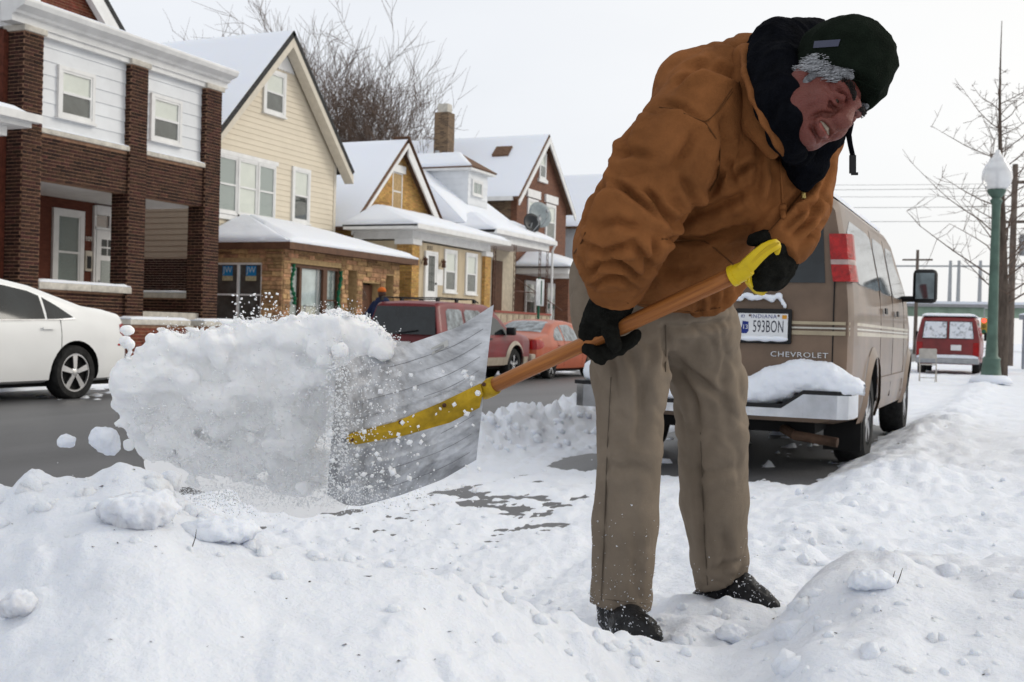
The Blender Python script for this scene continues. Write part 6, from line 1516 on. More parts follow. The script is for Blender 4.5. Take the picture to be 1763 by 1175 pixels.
def build_trousers():
    g = SDF((.10, -.95, 2.75), (.78, .30, 3.85), .0085)
    g.ell(C(1118, 520, 3.22), (.20, .15, .165), k=.05)
    g.caps(CL([(1050, 480, 3.28), (1060, 545, 3.24)]), [.12, .125], k=.06)
    g.caps(CL([(1205, 520, 3.25), (1208, 570, 3.28)]), [.10, .115], k=.06)
    R_ = [(1078, 560, 3.17), (1085, 650, 3.14), (1086, 770, 3.13), (1076, 900, 3.17), (1069, 1030, 3.20), (1069, 1075, 3.21)]
    L_ = [(1200, 570, 3.30), (1220, 660, 3.36), (1227, 740, 3.42), (1229, 860, 3.49), (1238, 960, 3.57), (1243, 1040, 3.61)]
    g.caps(CL(R_), [.118, .108, .089, .090, .085, .086], k=.02)
    g.caps(CL(L_), [.112, .112, .108, .104, .090, .076], k=.02)
    w, P = g._win((-9, -9, -9), (9, 9, 9))
    a = C(1016, 1038, 3.2); b = C(1122, 1050, 3.2); n1 = np.array([-(b - a)[1], (b - a)[0], 0]); n1 /= np.linalg.norm(n1)      # hem of the near leg
    h1 = -((P - a) @ n1)
    a2 = C(1200, 1022, 3.58); b2 = C(1288, 985, 3.58); n2 = np.array([-(b2 - a2)[1], (b2 - a2)[0], 0]); n2 /= np.linalg.norm(n2)
    h2 = -((P - a2) @ n2)
    near = P[..., 0] < C(1150, 900, 3.3)[0]
    g.vol = np.maximum(g.vol, np.where(near, h1, h2) + .0)
    v, f = g.mesh(); v = laplace(v, f, 2); nn = vnormals(v, f)
    # folds: fall from the seat and knee, long vertical drapes, a crease on each leg
    d = np.zeros(len(v)); low = sstep(-v[:, 1], -.05, .45)
    crease = lambda q, seed, w: np.exp(-(perlin(q, seed) / w) ** 2)
    warp = .4 * perlin(v / .16, 4) + .15 * perlin(v / .07, 6)
    q = np.stack([v[:, 0] / .085 + .5 * v[:, 1], v[:, 1] / .75, v[:, 2] / .12], 1) + warp[:, None]
    d += -.010 * crease(q, 40, .09) + .010 * perlin(q * .6, 41)
    top = sstep(v[:, 1], -.46, -.15)
    q2 = np.stack([(v[:, 0] + .8 * v[:, 1]) / .10, (v[:, 1] - .8 * v[:, 0]) / .42, v[:, 2] / .2], 1) + warp[:, None]
    d += top * (-.014 * crease(q2, 55, .085) + .012 * perlin(q2 * .7, 56))
    q3 = np.stack([v[:, 0] / .16, (v[:, 1] + .5 * v[:, 0]) / .06, v[:, 2] / .16], 1) + warp[:, None]
    d += sstep(-v[:, 1], .58, .76) * (-.007 * crease(q3, 66, .10) + .004 * perlin(q3, 67))
    knee = np.exp(-((v[:, 1] + .28) / .10) ** 2)
    d += knee * -.008 * crease(q3 * 1.0, 68, .10)
    d *= .45; d += .0012 * fbm(v / .04, 3, .5, 8)
    d += 1.5 * px_folds(v, nn, [
        ([(1145, 600), (1166, 622), (1188, 642), (1250, 690)], .012, 6), ([(1145, 622), (1164, 640), (1182, 658), (1198, 694), (1202, 740)], .014, 6), ([(1030, 580), (1050, 606), (1057, 632), (1056, 680)], .010, 7),
        ([(1146, 565), (1180, 566), (1216, 562), (1262, 552)], .012, 6), ([(1070, 590), (1096, 620), (1104, 690), (1102, 760)], .008, 8), ([(1146, 560), (1146, 600), (1144, 640)], .010, 5),
        ([(1120, 600), (1110, 660), (1116, 740)], .007, 8), ([(1250, 610), (1246, 680), (1258, 760)], .008, 8), ([(1040, 800), (1070, 812), (1110, 806)], .006, 8), ([(1180, 800), (1220, 816), (1270, 806)], .006, 8),
        ([(1200, 760), (1206, 840), (1212, 930), (1216, 1005)], .008, 5), ([(1046, 760), (1041, 900), (1036, 1020)], .007, 5), ([(1240, 900), (1250, 950), (1240, 1000)], .007, 7), ([(1090, 900), (1096, 960), (1092, 1030)], .006, 8), ([(1225, 985), (1245, 975), (1275, 965)], .007, 5)])
    v = v + nn * d[:, None]
    put('trousers', v, f, M_KHAKI, man)
    return BVHTree.FromPolygons([tuple(p) for p in v], [tuple(q) for q in f.tolist()]), v, nn
bvh_t, TV, TN = build_trousers()
TROUSERS = bpy.data.objects['trousers']
# ---------------------------------------------------------------- jacket
NS = [(1205, 200, 2.80), (1140, 290, 2.75), (1086, 385, 2.75), (1066, 445, 2.81), (1060, 500, 2.875)]     # near sleeve
FS = [(1385, 225, 3.00), (1372, 300, 2.93), (1368, 350, 2.88), (1352, 408, 2.81), (1340, 436, 2.78)]       # far sleeve
def build_jacket():
    g = SDF((.10, .0, 2.45), (.92, .83, 3.5), .0065)
    g.ell(C(1112, 432, 3.17), (.205, .140, .185), k=.06)
    g.ell(C(1165, 470, 3.10), (.185, .115, .17), k=.06)
    g.caps(CL([(1128, 395, 3.15), (1190, 310, 3.05), (1255, 235, 2.97), (1300, 175, 2.93)]), [.195, .203, .195, .150], k=.06)
    g.caps(CL([(1215, 330, 2.98), (1300, 300, 2.90), (1350, 290, 2.90)]), [.16, .145, .11], k=.06)          # chest hanging forward
    g.caps(CL([(1200, 440, 3.02), (1240, 505, 3.05)]), [.15, .085], k=.06)                                   # belly and front hem
    g.caps(CL([(1190, 150, 2.88), (1285, 130, 2.90)]), [.095, .10], k=.06)                                   # yoke
    g.caps(CL([(1300, 170, 2.95), (1385, 225, 3.0)]), [.13, .105], k=.05)
    g.caps(CL(NS), [.118, .118, .112, .100, .074], k=.028)
    g.caps(CL(FS), [.098, .095, .090, .074, .056], k=.025)
    # hollow for collar and head
    g.ell(C(1385, 225, 2.62), (.062, .10, .19), k=.02, sub=True)
    w, P = g._win((-9, -9, -9), (9, 9, 9))
    # hem: jacket ends along a gently curved line
    hx = P[..., 0] / P[..., 2] * FPX + CX; hy = CY - P[..., 1] / P[..., 2] * FPX
    hem = np.interp(hx, [960, 985, 1060, 1110, 1200, 1245, 1290, 1340], [455, 470, 520, 532, 550, 540, 495, 470])
    sl = ((hy - hem) / FPX) * P[..., 2]
    torso = np.ones_like(sl, bool)
    for S in (NS, FS):
        for i in (2, 3):
            a, b = C(*S[i]), C(*S[min(i + 1, 4)]); ab = b - a; t = np.clip(((P - a) @ ab) / (ab @ ab), -.0, 1.0); dd = np.sqrt(((P - a - t[..., None] * ab) ** 2).sum(-1)); torso &= dd > .098
    g.vol = np.where(torso, np.maximum(g.vol, sl), g.vol)
    for S, end in ((NS, 4), (FS, 4)):                     # open cuffs
        a, b = C(*S[3]), C(*S[4]); ax = (b - a) / np.linalg.norm(b - a); m = np.sqrt(((P - b) ** 2).sum(-1)) < .13
        g.vol = np.where(m & (((P - b) @ ax) > .012), np.maximum(g.vol, ((P - b) @ ax) - .012), g.vol)
    v, f = g.mesh(); v = laplace(v, f, 2); nn = vnormals(v, f)
    d = np.zeros(len(v)); ws = np.zeros(len(v))
    crease = lambda q, seed, w: np.exp(-(perlin(q, seed) / w) ** 2)
    warp = .45 * perlin(v / .13, 4) + .2 * perlin(v / .06, 6)
    for S, rad in ((NS, .16), (FS, .12)):
        pts = CL(S); best = np.full(len(v), 9.0); tt = np.zeros(len(v)); acc = 0
        for i in range(4):
            t, dist = seg_t(v, pts[i], pts[i + 1]); L = np.linalg.norm(pts[i + 1] - pts[i]); m = dist < best; tt = np.where(m, acc + t * L, tt); best = np.where(m, dist, best); acc += L
        wgt = 1 - sstep(best, rad * .85, rad * 1.15); ws = np.maximum(ws, wgt)
        q = np.stack([(tt + .35 * v[:, 0]) / .085, v[:, 0] / .26 + tt, v[:, 2] / .24], 1) + warp[:, None]
        low = sstep(tt, .10, .30)
        d += wgt * (-(.003 + .004 * low) * crease(q, 71, .07) + .006 * perlin(q * .55, 72))
    bx = v @ np.array([.66, .75, 0]); by = v @ np.array([-.75, .66, 0])
    q = np.stack([bx / .42, by / .12, v[:, 2] / .22], 1) + warp[:, None]
    d += (1 - ws) * (-.005 * crease(q, 81, .07) + .008 * perlin(q * .6, 82))
    low = 1 - sstep(v[:, 1], .12, .30)
    q = np.stack([(v[:, 0] + .3 * v[:, 1]) / .36, v[:, 1] / .075, v[:, 2] / .2], 1) + 1.1 * warp[:, None]
    d += (1 - ws) * low * (-.006 * crease(q, 91, .08) + .003 * (ridged(q, 92) - .5))
    right = sstep(v[:, 0], .40, .58)
    q = np.stack([(v[:, 0] + .45 * v[:, 1]) / .075, v[:, 1] / .34, v[:, 2] / .2], 1) + warp[:, None]
    d += (1 - ws) * right * (-.006 * crease(q, 95, .08) + .003 * (ridged(q, 96) - .5))
    d += .0015 * fbm(v / .03, 3, .5, 2)
    d += 1.75 * px_folds(v, nn, [
        ([(1122, 150), (1092, 196), (1078, 232), (1074, 268)], .016, 7), ([(1114, 330), (1132, 352), (1157, 386)], .020, 6), ([(1056, 312), (1080, 328), (1104, 348), (1140, 380)], .016, 6),
        ([(1014, 358), (1026, 336), (1044, 316)], .013, 6), ([(1060, 268), (1092, 262), (1128, 272)], .010, 7), ([(1030, 392), (1062, 380), (1100, 392)], .012, 7),
        ([(1013, 424), (1042, 432), (1066, 426), (1088, 416)], .014, 6), ([(1088, 416), (1104, 436), (1116, 460)], .013, 6), ([(1014, 474), (1034, 452), (1060, 450), (1082, 460), (1102, 484)], .014, 5),
        ([(1017, 498), (1040, 478), (1068, 477), (1096, 500)], .010, 5), ([(1020, 446), (1040, 440), (1070, 444)], .008, 6), ([(1128, 400), (1124, 440), (1110, 470)], .010, 6),
        ([(1246, 210), (1248, 246), (1238, 292), (1222, 336)], .018, 8), ([(1264, 300), (1280, 291), (1298, 277)], .014, 5), ([(1252, 276), (1258, 296), (1264, 314)], .010, 5),
        ([(1157, 390), (1190, 372), (1220, 360), (1262, 344), (1302, 322)], .014, 8), ([(1170, 300), (1190, 336), (1196, 364)], .010, 7), ([(1200, 226), (1180, 262), (1150, 300)], .010, 8),
        ([(1316, 396), (1340, 372), (1370, 344), (1400, 312), (1422, 284)], .012, 6), ([(1364, 404), (1388, 384), (1408, 356)], .012, 5), ([(1350, 392), (1376, 366), (1420, 346)], .010, 5), ([(1384, 420), (1402, 402), (1416, 382)], .009, 5),
        ([(1168, 138), (1208, 119), (1240, 122), (1268, 134), (1286, 146)], .012, 6), ([(1158, 152), (1188, 122), (1226, 106)], .010, 6), ([(1140, 180), (1176, 184), (1216, 210)], .008, 5),
        ([(1300, 210), (1308, 250), (1306, 300), (1298, 350)], .010, 8), ([(1330, 270), (1334, 310), (1326, 350)], .009, 6), ([(1410, 262), (1400, 300), (1390, 330)], .009, 5), ([(1436, 250), (1424, 300), (1408, 340)], .008, 5),
        ([(1140, 410), (1180, 414), (1214, 413), (1240, 404), (1290, 392)], .014, 6), ([(1130, 460), (1170, 470), (1220, 462)], .008, 8), ([(1200, 498), (1206, 520), (1204, 545)], .007, 5), ([(1222, 490), (1230, 516), (1228, 540)], .007, 5), ([(1246, 480), (1250, 505), (1246, 530)], .006, 5),
        ([(990, 402), (1008, 380), (1016, 350)], .010, 6), ([(984, 440), (1000, 452), (1012, 470)], .008, 6), ([(1050, 255), (1040, 290), (1030, 320)], .010, 7)])
    v = v + nn * d[:, None]
    jk = put('jacket', v, f, M_DUCK, man)
    return jk, BVHTree.FromPolygons([tuple(p) for p in v], [tuple(q) for q in f.tolist()])
jacket, bvh_j = build_jacket()
def on(bvh, pts, lift=.002, sub=5, dflt=2.8):
    """points of the photograph projected on a garment; a smooth line slightly above the cloth"""
    out = []
    P = np.array(pts, float); n = (len(P) - 1) * sub + 1; s = np.linspace(0, len(P) - 1, n)
    for k in s:
        i = min(int(k), len(P) - 2); px, py = P[i] + (P[i + 1] - P[i]) * (k - i)
        r = Vector(((px - CX) / FPX, (CY - py) / FPX, 1)); L = r.length; h = bvh.ray_cast(Vector((0, 0, 0)), r / L)
        if h[0] is not None: q = np.array(h[0]); out.append(q - np.array(r) / L * lift)
    return out
def line(name, bvh, pts, rad, m, parent, lift=.001, sub=6, n=5):
    p = on(bvh, pts, lift, sub)
    if len(p) < 3: return None
    for _ in range(2): p = [p[0]] + [(p[i - 1] + 2 * p[i] + p[i + 1]) / 4 for i in range(1, len(p) - 1)] + [p[-1]]
    mb = MB().tube([tuple(x) for x in p], rad, n); return put(name, np.array(mb.v), mb.f, m, parent)
KS = mat('khaki_seam', (.115, .092, .070), rough=.95)
line('seam', bvh_t, [(1052, 650), (1046, 760), (1041, 900), (1035, 1034)], .0015, KS, TROUSERS, lift=.0012)
line('seam', bvh_t, [(1206, 745), (1210, 850), (1213, 930), (1218, 1008)], .0015, KS, TROUSERS, lift=.0012)
line('seam', bvh_t, [(1146, 560), (1147, 600), (1146, 640)], .0015, KS, TROUSERS, lift=.0012)
line('hem', bvh_t, [(1019, 1028), (1070, 1036), (1118, 1040)], .0015, KS, TROUSERS, lift=.0012)
line('seam', bvh_j, [(1283, 128), (1240, 188), (1215, 212), (1160, 188), (1135, 185)], .0017, M_DUCKD, jacket, lift=.0014)
line('seam', bvh_j, [(1215, 212), (1240, 250), (1238, 300), (1222, 330)], .0017, M_DUCKD, jacket, lift=.0014)
line('seam', bvh_j, [(1285, 125), (1262, 150), (1232, 195)], .0016, M_DUCKD, jacket, lift=.0014)
line('seam', bvh_j, [(985, 440), (1000, 420), (1008, 400)], .002, M_DUCKD, jacket, lift=-.0004)
line('pocket_edge', bvh_j, [(1140, 412), (1180, 415), (1212, 414), (1235, 432), (1262, 455)], .0020, M_DUCKD, jacket, lift=.0014)
line('seam', bvh_j, [(1080, 522), (1130, 528), (1190, 538), (1240, 530)], .0014, M_DUCKD, jacket, lift=.0014)
# ---------------------------------------------------------------- head
ff = np.array([.40, -.42, -.81]); ff /= np.linalg.norm(ff)
uu = np.array([.73, .68, .01]); uu -= ff * (uu @ ff); uu /= np.linalg.norm(uu)
ss = np.cross(uu, ff)                      # towards his right ear (camera side)
if ss[2] > 0: ss = -ss
HC = C(1407, 173, 2.60); HS = 1.0
def HL(a, b, c): return HC + HS * (a * ss + b * uu + c * ff)
AX = np.stack([ss, uu, ff])
def build_head():
    lo = HC - .24; hi = HC + .24
    g = SDF(lo, hi, .0027)
    SB = lambda b: b * .84 if b < 0 else b
    E = lambda a, b, c, r, k=.02, sub=False: g.ell(HL(a, SB(b), c), np.array(r) * HS, AX, k, sub)
    K = lambda pts, rad, k=.012, sub=False: g.caps([HL(p[0], SB(p[1]), p[2]) for p in pts], [r * HS for r in rad], k, sub)
    E(0, .035, -.018, (.076, .098, .096)); E(0, -.03, .020, (.066, .085, .074), .03)
    E(0, -.078, .034, (.054, .042, .052), .03); E(0, -.104, .066, (.026, .020, .022), .022)
    for s in (-1, 1):
        E(s * .040, -.026, .066, (.030, .030, .026), .022); K([(s * .052, -.05, .0), (s * .045, -.085, .03)], [.026, .022], .03)
        K([(s * .012, .030, .098), (s * .045, .032, .080)], [.011, .011], .016)
        E(s * .032, .006, .106, (.021, .011, .020), .012, True)
        K([(s * .016, .002, .093), (s * .032, .0095, .0965), (s * .049, .003, .085)], [.0052, .0072, .0052], .005)          # upper lid
        K([(s * .018, -.006, .090), (s * .032, -.0125, .0905), (s * .047, -.005, .083)], [.0045, .0055, .0045], .008)
        K([(s * .020, -.019, .090), (s * .034, -.024, .089), (s * .048, -.016, .080)], [.003, .0035, .003], .010, True)        # lower lid
        E(s * .0145, -.037, .108, (.011, .010, .012), .010)
        K([(s * .020, -.036, .104), (s * .034, -.062, .090), (s * .036, -.080, .082)], [.004, .005, .003], .014, True)   # nasolabial fold
        E(s * .079, -.002, -.012, (.010, .031, .020), .012)
        E(s * .007, -.045, .116, (.005, .004, .006), .003, True)
    K([(0, .028, .097), (0, -.006, .111), (0, -.028, .124)], [.011, .0125, .0175], .014)
    E(0, -.036, .117, (.013, .010, .012), .012)
    K([(-.026, -.068, .094), (-.012, -.058, .105), (0, -.060, .107), (.012, -.058, .105), (.026, -.068, .094)], [.006, .0075, .007, .0075, .006], .008)
    K([(-.024, -.074, .092), (0, -.083, .102), (.024, -.074, .092)], [.006, .0085, .006], .008)
    E(0, -.0705, .104, (.030, .0072, .018), .004, True)
    K([(-.02, -.094, .084), (.02, -.094, .084)], [.004, .004], .012, True)
    K([(-.03, .062, .092), (.03, .062, .092)], [.002, .002], .006, True)
    g.caps([HL(0, -.03, -.03), HC + (C(1352, 190, 2.80) - HC) * .7, C(1352, 190, 2.80)], [.060, .058, .06], .03)       # neck
    v, f = g.mesh(); v = laplace(v, f, 2, .4); nn = vnormals(v, f)
    v = v + nn * (fbm(v / .02, 3, .5, 4) * .0007)[:, None]
    def LP(*ls):      # face lines given in head coordinates, turned into photograph pixels
        return [(q[0] / q[2] * FPX + CX, CY - q[1] / q[2] * FPX) for q in (HL(l[0], SB(l[1]), l[2]) for l in ls)]
    fl = [(LP((.020, -.032, .108), (.034, -.052, .096), (.040, -.078, .084)), .0034, 3.0), (LP((.052, -.040, .085), (.056, -.065, .070), (.050, -.088, .062)), .0022, 3.5),
          (LP((.018, -.016, .094), (.034, -.022, .093), (.050, -.014, .082)), .0022, 2.6), (LP((.050, .004, .084), (.060, .010, .074), (.066, .016, .066)), .0020, 2.4), (LP((.050, -.002, .084), (.061, -.004, .073), (.068, -.006, .064)), .0020, 2.4),
          (LP((-.03, .056, .093), (0, .060, .098), (.035, .056, .090)), .0018, 2.6), (LP((-.03, .068, .088), (0, .072, .093), (.035, .068, .086)), .0016, 2.6), (LP((.004, .030, .104), (.006, .044, .102)), .0020, 2.2), (LP((-.02, -.094, .088), (0, -.096, .090), (.022, -.092, .086)), .0024, 3.0), (LP((.060, -.03, .066), (.066, -.05, .050), (.062, -.075, .040)), .0016, 4)]
    v = v + nn * px_folds(v, nn, fl)[:, None]
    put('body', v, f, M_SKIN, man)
    # eyes, teeth, lips, brows, hair
    for s in (-1, 1):
        e = SDF(HL(s * .032, .003, .08) - .03, HL(s * .032, .003, .08) + .03, .0022); e.ell(HL(s * .032, .0025, .0815), np.array([.0135] * 3) * HS, k=0); v, f = e.mesh()
        put('eye', v, f, mat('eye_white_shaded', (.14, .10, .085), rough=.2, var=.05), man)  # eyeball coloured dark to paint the shadow in the sockets
        e = SDF(HL(s * .032, .0, .09) - .03, HL(s * .032, .0, .09) + .03, .0016); e.ell(HL(s * .0315, -.003, .0925), np.array([.0070, .0066, .0046]) * HS, AX, k=0); v, f = e.mesh()
        put('iris', v, f, mat('iris_brown', (.03, .016, .010), rough=.12, var=.1), man)
        e = SDF(HL(s * .034, .036, .09) - .06, HL(s * .034, .036, .09) + .06, .0026)
        e.caps([HL(s * .013, .026, .1065), HL(s * .024, .035, .105), HL(s * .040, .040, .0945), HL(s * .053, .033, .081)], [.0034, .0050, .0042, .0020], .005); v, f = e.mesh(); v = v + vnormals(v, f) * (perlin(v / .006, 3) * .0030)[:, None]
        put('eyebrow', v, f, M_BROW, man)
        e = SDF(HL(s * .032, .01, .09) - .03, HL(s * .032, .01, .09) + .03, .0014)
        e.caps([HL(s * .018, .0025, .0955), HL(s * .032, .0095, .0985), HL(s * .0465, .003, .0885)], [.0010, .0016, .0012], .001); v, f = e.mesh(); put('lashes', v, f, M_BROW, man)
    e = SDF(HL(0, -.06, .09) - .05, HL(0, -.06, .09) + .05, .0028); e.caps([HL(-.022, -.0565, .089), HL(0, -.056, .0985), HL(.022, -.0565, .089)], [.0052, .006, .0052], .003); v, f = e.mesh()
    put('teeth', v, f, mat('teeth', (.36, .30, .23), rough=.3, var=.1, vscale=60), man)
    e = SDF(HL(0, -.06, .09) - .05, HL(0, -.06, .09) + .05, .0028); e.caps([HL(-.020, -.0635, .0955), HL(0, -.0705, .1045), HL(.020, -.0635, .0955)], [.0050, .0072, .0050], .003); v, f = e.mesh()
    put('lip', v, f, mat('lip_red', (.25, .070, .055), rough=.4, var=.15, vscale=60), man)
    for s in (-1, 1):
        e = SDF(HL(s * .06, .03, .02) - .09, HL(s * .06, .03, .02) + .09, .0034)
        e.ell(HL(s * .064, .044, .014), np.array([.0165, .027, .044]) * HS, AX, k=.01); e.caps([HL(s * .069, .030, .020), HL(s * .071, .0, .016), HL(s * .070, -.018, .013)], [.011, .008, .005], .012)
        e.caps([HL(s * .056, .052, .055), HL(s * .046, .058, .080)], [.014, .008], .014)
        v, f = e.mesh(); loc = (v - HC) @ AX.T; v = v + vnormals(v, f) * ((perlin(np.stack([loc[:, 0] / .02, loc[:, 1] / .0045 + loc[:, 2] / .02, loc[:, 2] / .02], 1), 3) * .0025 + perlin(v / .012, 9) * .001))[:, None]
        put('hair', v, f, M_GHAIR, man)
        if s > 0:
            mb = MB(); rh = random.Random(6)
            for k in range(620):
                b0, c0 = rh.uniform(.010, .064), rh.uniform(-.012, .084); a0 = .0865 - .30 * max(0, c0 - .02) ** 1.2 * 3.2
                p0 = np.array([a0 + rh.uniform(-.003, .003), b0 + .28 * max(0, c0), c0]); dirv = np.array([.0, -.010 - .004 * rh.random(), -.020 + rh.uniform(-.006, .004)]); L = rh.uniform(.8, 1.5); pts = []
                for i in range(5): q = i / 4; pts.append(HL(*(p0 + dirv * L * q + np.array([.003 * math.sin(3 * q + k), .0015 * math.sin(5 * q + k * .7), 0])))) 
                mb.tube(pts, [.0009, .0009, .0008, .0006, .0003], 3, cap=False)
            o = put('hair', np.array(mb.v), mb.f, mat('grey_strand', (.46, .47, .49), rough=.45, var=.3, vscale=200), man); tag(o, kind='stuff')
            mb = MB()
            for sd in (-1, 1):
                for k in range(110):
                    q = rh.random(); p0 = np.array([sd * (.012 + .042 * q), .027 + .014 * math.sin(q * 2.6) + rh.uniform(-.004, .004), .1095 - .026 * q ** 1.6]); dv = np.array([sd * .009, .002 + rh.uniform(-.002, .003), -.002 + rh.uniform(-.001, .002)])
                    mb.tube([HL(*p0), HL(*(p0 + dv * .6 + np.array([0, 0, .001]))), HL(*(p0 + dv * 1.2))], [.0008, .0007, .0003], 3, cap=False)
            o = put('eyebrow', np.array(mb.v), mb.f, M_BROW, man); tag(o, kind='stuff')
    # hat
    g = SDF(HC - .27, HC + .27, .0045)
    g.ell(HL(0, .080, -.006), np.array([.094, .098, .118]) * HS, AX, .02)
    g.ell(C(1468, 84, 2.60), np.array([.073, .070, .085]), None, .05); g.ell(C(1504, 106, 2.575), np.array([.048, .052, .06]), None, .03); g.ell(C(1432, 88, 2.64), np.array([.070, .062, .075]), None, .04)
    w, P = g._win((-9, -9, -9), (9, 9, 9)); q = (P - HC) @ AX.T / HS
    cut = (.024 + .56 * q[..., 2]) - q[..., 1]
    inner = SDF(HC - .27, HC + .27, .0045); inner.ell(HL(0, .06, -.006), np.array([.086, .096, .108]) * HS, AX, .0)
    g.vol = np.maximum(np.maximum(g.vol, (cut * HS).astype(np.float32)), -np.where(cut > -.012, inner.vol, 1).astype(np.float32) if False else g.vol * 0 - 1)
    v, f = g.mesh(); v = laplace(v, f, 2); nn = vnormals(v, f); loc = (v - HC) @ AX.T
    qq = np.stack([loc[:, 0] / .05, loc[:, 1] / .10, loc[:, 2] / .05], 1) + .4 * perlin(v / .06, 2)[:, None]
    v = v + nn * (.010 * (ridged(qq, 7) - .5) * sstep(loc[:, 1], .06, .12) + .004 * perlin(v / .03, 5))[:, None]
    hat = put('hat', v, f, M_HAT, man)
    bh = BVHTree.FromPolygons([tuple(p) for p in v], [tuple(q) for q in f.tolist()])
    a = on(bh, [(1402, 71), (1447, 68)], .002, 6); b = on(bh, [(1400, 83), (1443, 80)], .002, 6); vv = np.array(a + b); k = len(a)
    put('hat_label', vv, [(i, i + 1, k + i + 1, k + i) for i in range(min(k, len(b)) - 1)], mat('label_grey', (.06, .065, .10), rough=.6), hat)
    line('hat_hem', bh, [(1378, 108), (1410, 112), (1445, 124), (1480, 140), (1516, 155)], .0045, M_HAT, hat, lift=-.001)
    mb = MB(); pp = [C(1512, 165, 2.60), C(1466, 212, 2.62), C(1461, 232, 2.62), C(1464, 250, 2.62), C(1468, 268, 2.62)]
    mb = MB().tube(pp[1:], [.006, .007, .006, .006], 6); put('chin_strap', np.array(mb.v), mb.f, M_FLEECE, hat)
    p = C(1468, 284, 2.62); mb = MB().box(p[0] - .007, p[0] + .007, p[1] - .020, p[1] + .022, p[2] - .004, p[2] + .004).box(p[0] - .003, p[0] + .012, p[1] - .024, p[1] - .018, p[2] - .003, p[2] + .003); put('strap_buckle', np.array(mb.v), mb.f, M_PLAST, hat, False)
build_head()
# ---------------------------------------------------------------- hood, collar, shirt, zip
def build_hood():
    g = SDF(C(1270, 345, 2.45) - .02, C(1500, 5, 2.95) + .06, .006)
    g.ell(C(1338, 108, 2.79), (.078, .105, .10), k=.03); g.ell(C(1372, 80, 2.84), (.075, .066, .09), k=.02); g.ell(C(1402, 78, 2.86), (.05, .06, .07), k=.02)
    g.caps(CL([(1318, 110, 2.72), (1335, 180, 2.62), (1352, 232, 2.585), (1368, 262, 2.60)]), [.050, .044, .032, .026], k=.025)
    g.caps(CL([(1346, 105, 2.66), (1354, 160, 2.575), (1360, 205, 2.545), (1370, 245, 2.565)]), [.040, .032, .027, .022], k=.02)
    g.caps(CL([(1345, 120, 2.70), (1360, 190, 2.66), (1375, 255, 2.68)]), [.05, .045, .04], k=.02)
    g.caps(CL([(1385, 250, 2.74), (1388, 285, 2.75), (1386, 315, 2.755)]), [.060, .046, .018], k=.02)
    g.caps(CL([(1415, 240, 2.72), (1432, 236, 2.76)]), [.04, .03], k=.02)
    v, f = g.mesh(); v = laplace(v, f, 2); nn = vnormals(v, f)
    q = np.stack([v[:, 0] / .06 + v[:, 1] * 3, v[:, 1] / .16, v[:, 2] / .06], 1) + .4 * perlin(v / .07, 3)[:, None]
    v = v + nn * (.012 * (ridged(q, 11) - .5))[:, None]
    put('hood', v, f, M_FLEECE, man)
    bb = BVHTree.FromPolygons([tuple(p) for p in v], [tuple(q) for q in f.tolist()])
    g = SDF(C(1255, 300, 2.40) - .03, C(1400, 60, 2.95) + .05, .005)
    cp = CL([(1284, 96, 2.76), (1289, 130, 2.70), (1303, 170, 2.645), (1322, 208, 2.60), (1343, 244, 2.575), (1352, 266, 2.60)])
    g.caps(cp, [.020, .024, .026, .026, .024, .014], k=.006, flat=((.6, .25, -.75), .42)); g.caps(CL([(1284, 100, 2.80), (1284, 150, 2.78), (1300, 215, 2.72), (1330, 262, 2.68)]), [.036, .036, .030, .018], k=.015)
    v, f = g.mesh(); v = laplace(v, f, 1); put('collar', v, f, M_DUCK, jacket)
build_hood()
def trims():
    Z = mat('zip_brass', (.45, .34, .12), rough=.35, metal=.8, var=.2, vscale=80)
    for pts in ([(1354, 262), (1366, 290), (1376, 312), (1383, 326)], [(1432, 258), (1418, 285), (1402, 308), (1387, 326)]):
        line('zip_edge', bvh_j, pts, .0034, mat('zip_dark', (.10, .06, .025), rough=.8), jacket, lift=.002)
    line('zip_seam', bvh_j, [(1383, 332), (1365, 352), (1345, 376), (1322, 402), (1305, 430)], .003, M_DUCKD, jacket, lift=-.0004)
    p = on(bvh_j, [(1382, 318), (1384, 342)], .008, 4)
    if len(p) > 2:
        a, b = p[0], p[-1]; mb = MB().tube([a, a + (b - a) * .4], .0050, 6).tube([a + (b - a) * .38, b], [.0045, .0062], 6); put('zip_pull', np.array(mb.v), mb.f, Z, jacket)
    ds = line('drawstring', bvh_j, [(1340, 250), (1344, 285), (1346, 320), (1348, 352)], .0030, M_DUCK, jacket, lift=.004)
    p = on(bvh_j, [(1348, 352), (1349, 374)], .008, 3)
    if len(p) > 1: mb = MB().tube(p, [.007, .010, .0095, .006][:len(p)], 8); put('toggle', np.array(mb.v), mb.f, M_DUCK, jacket)
trims()
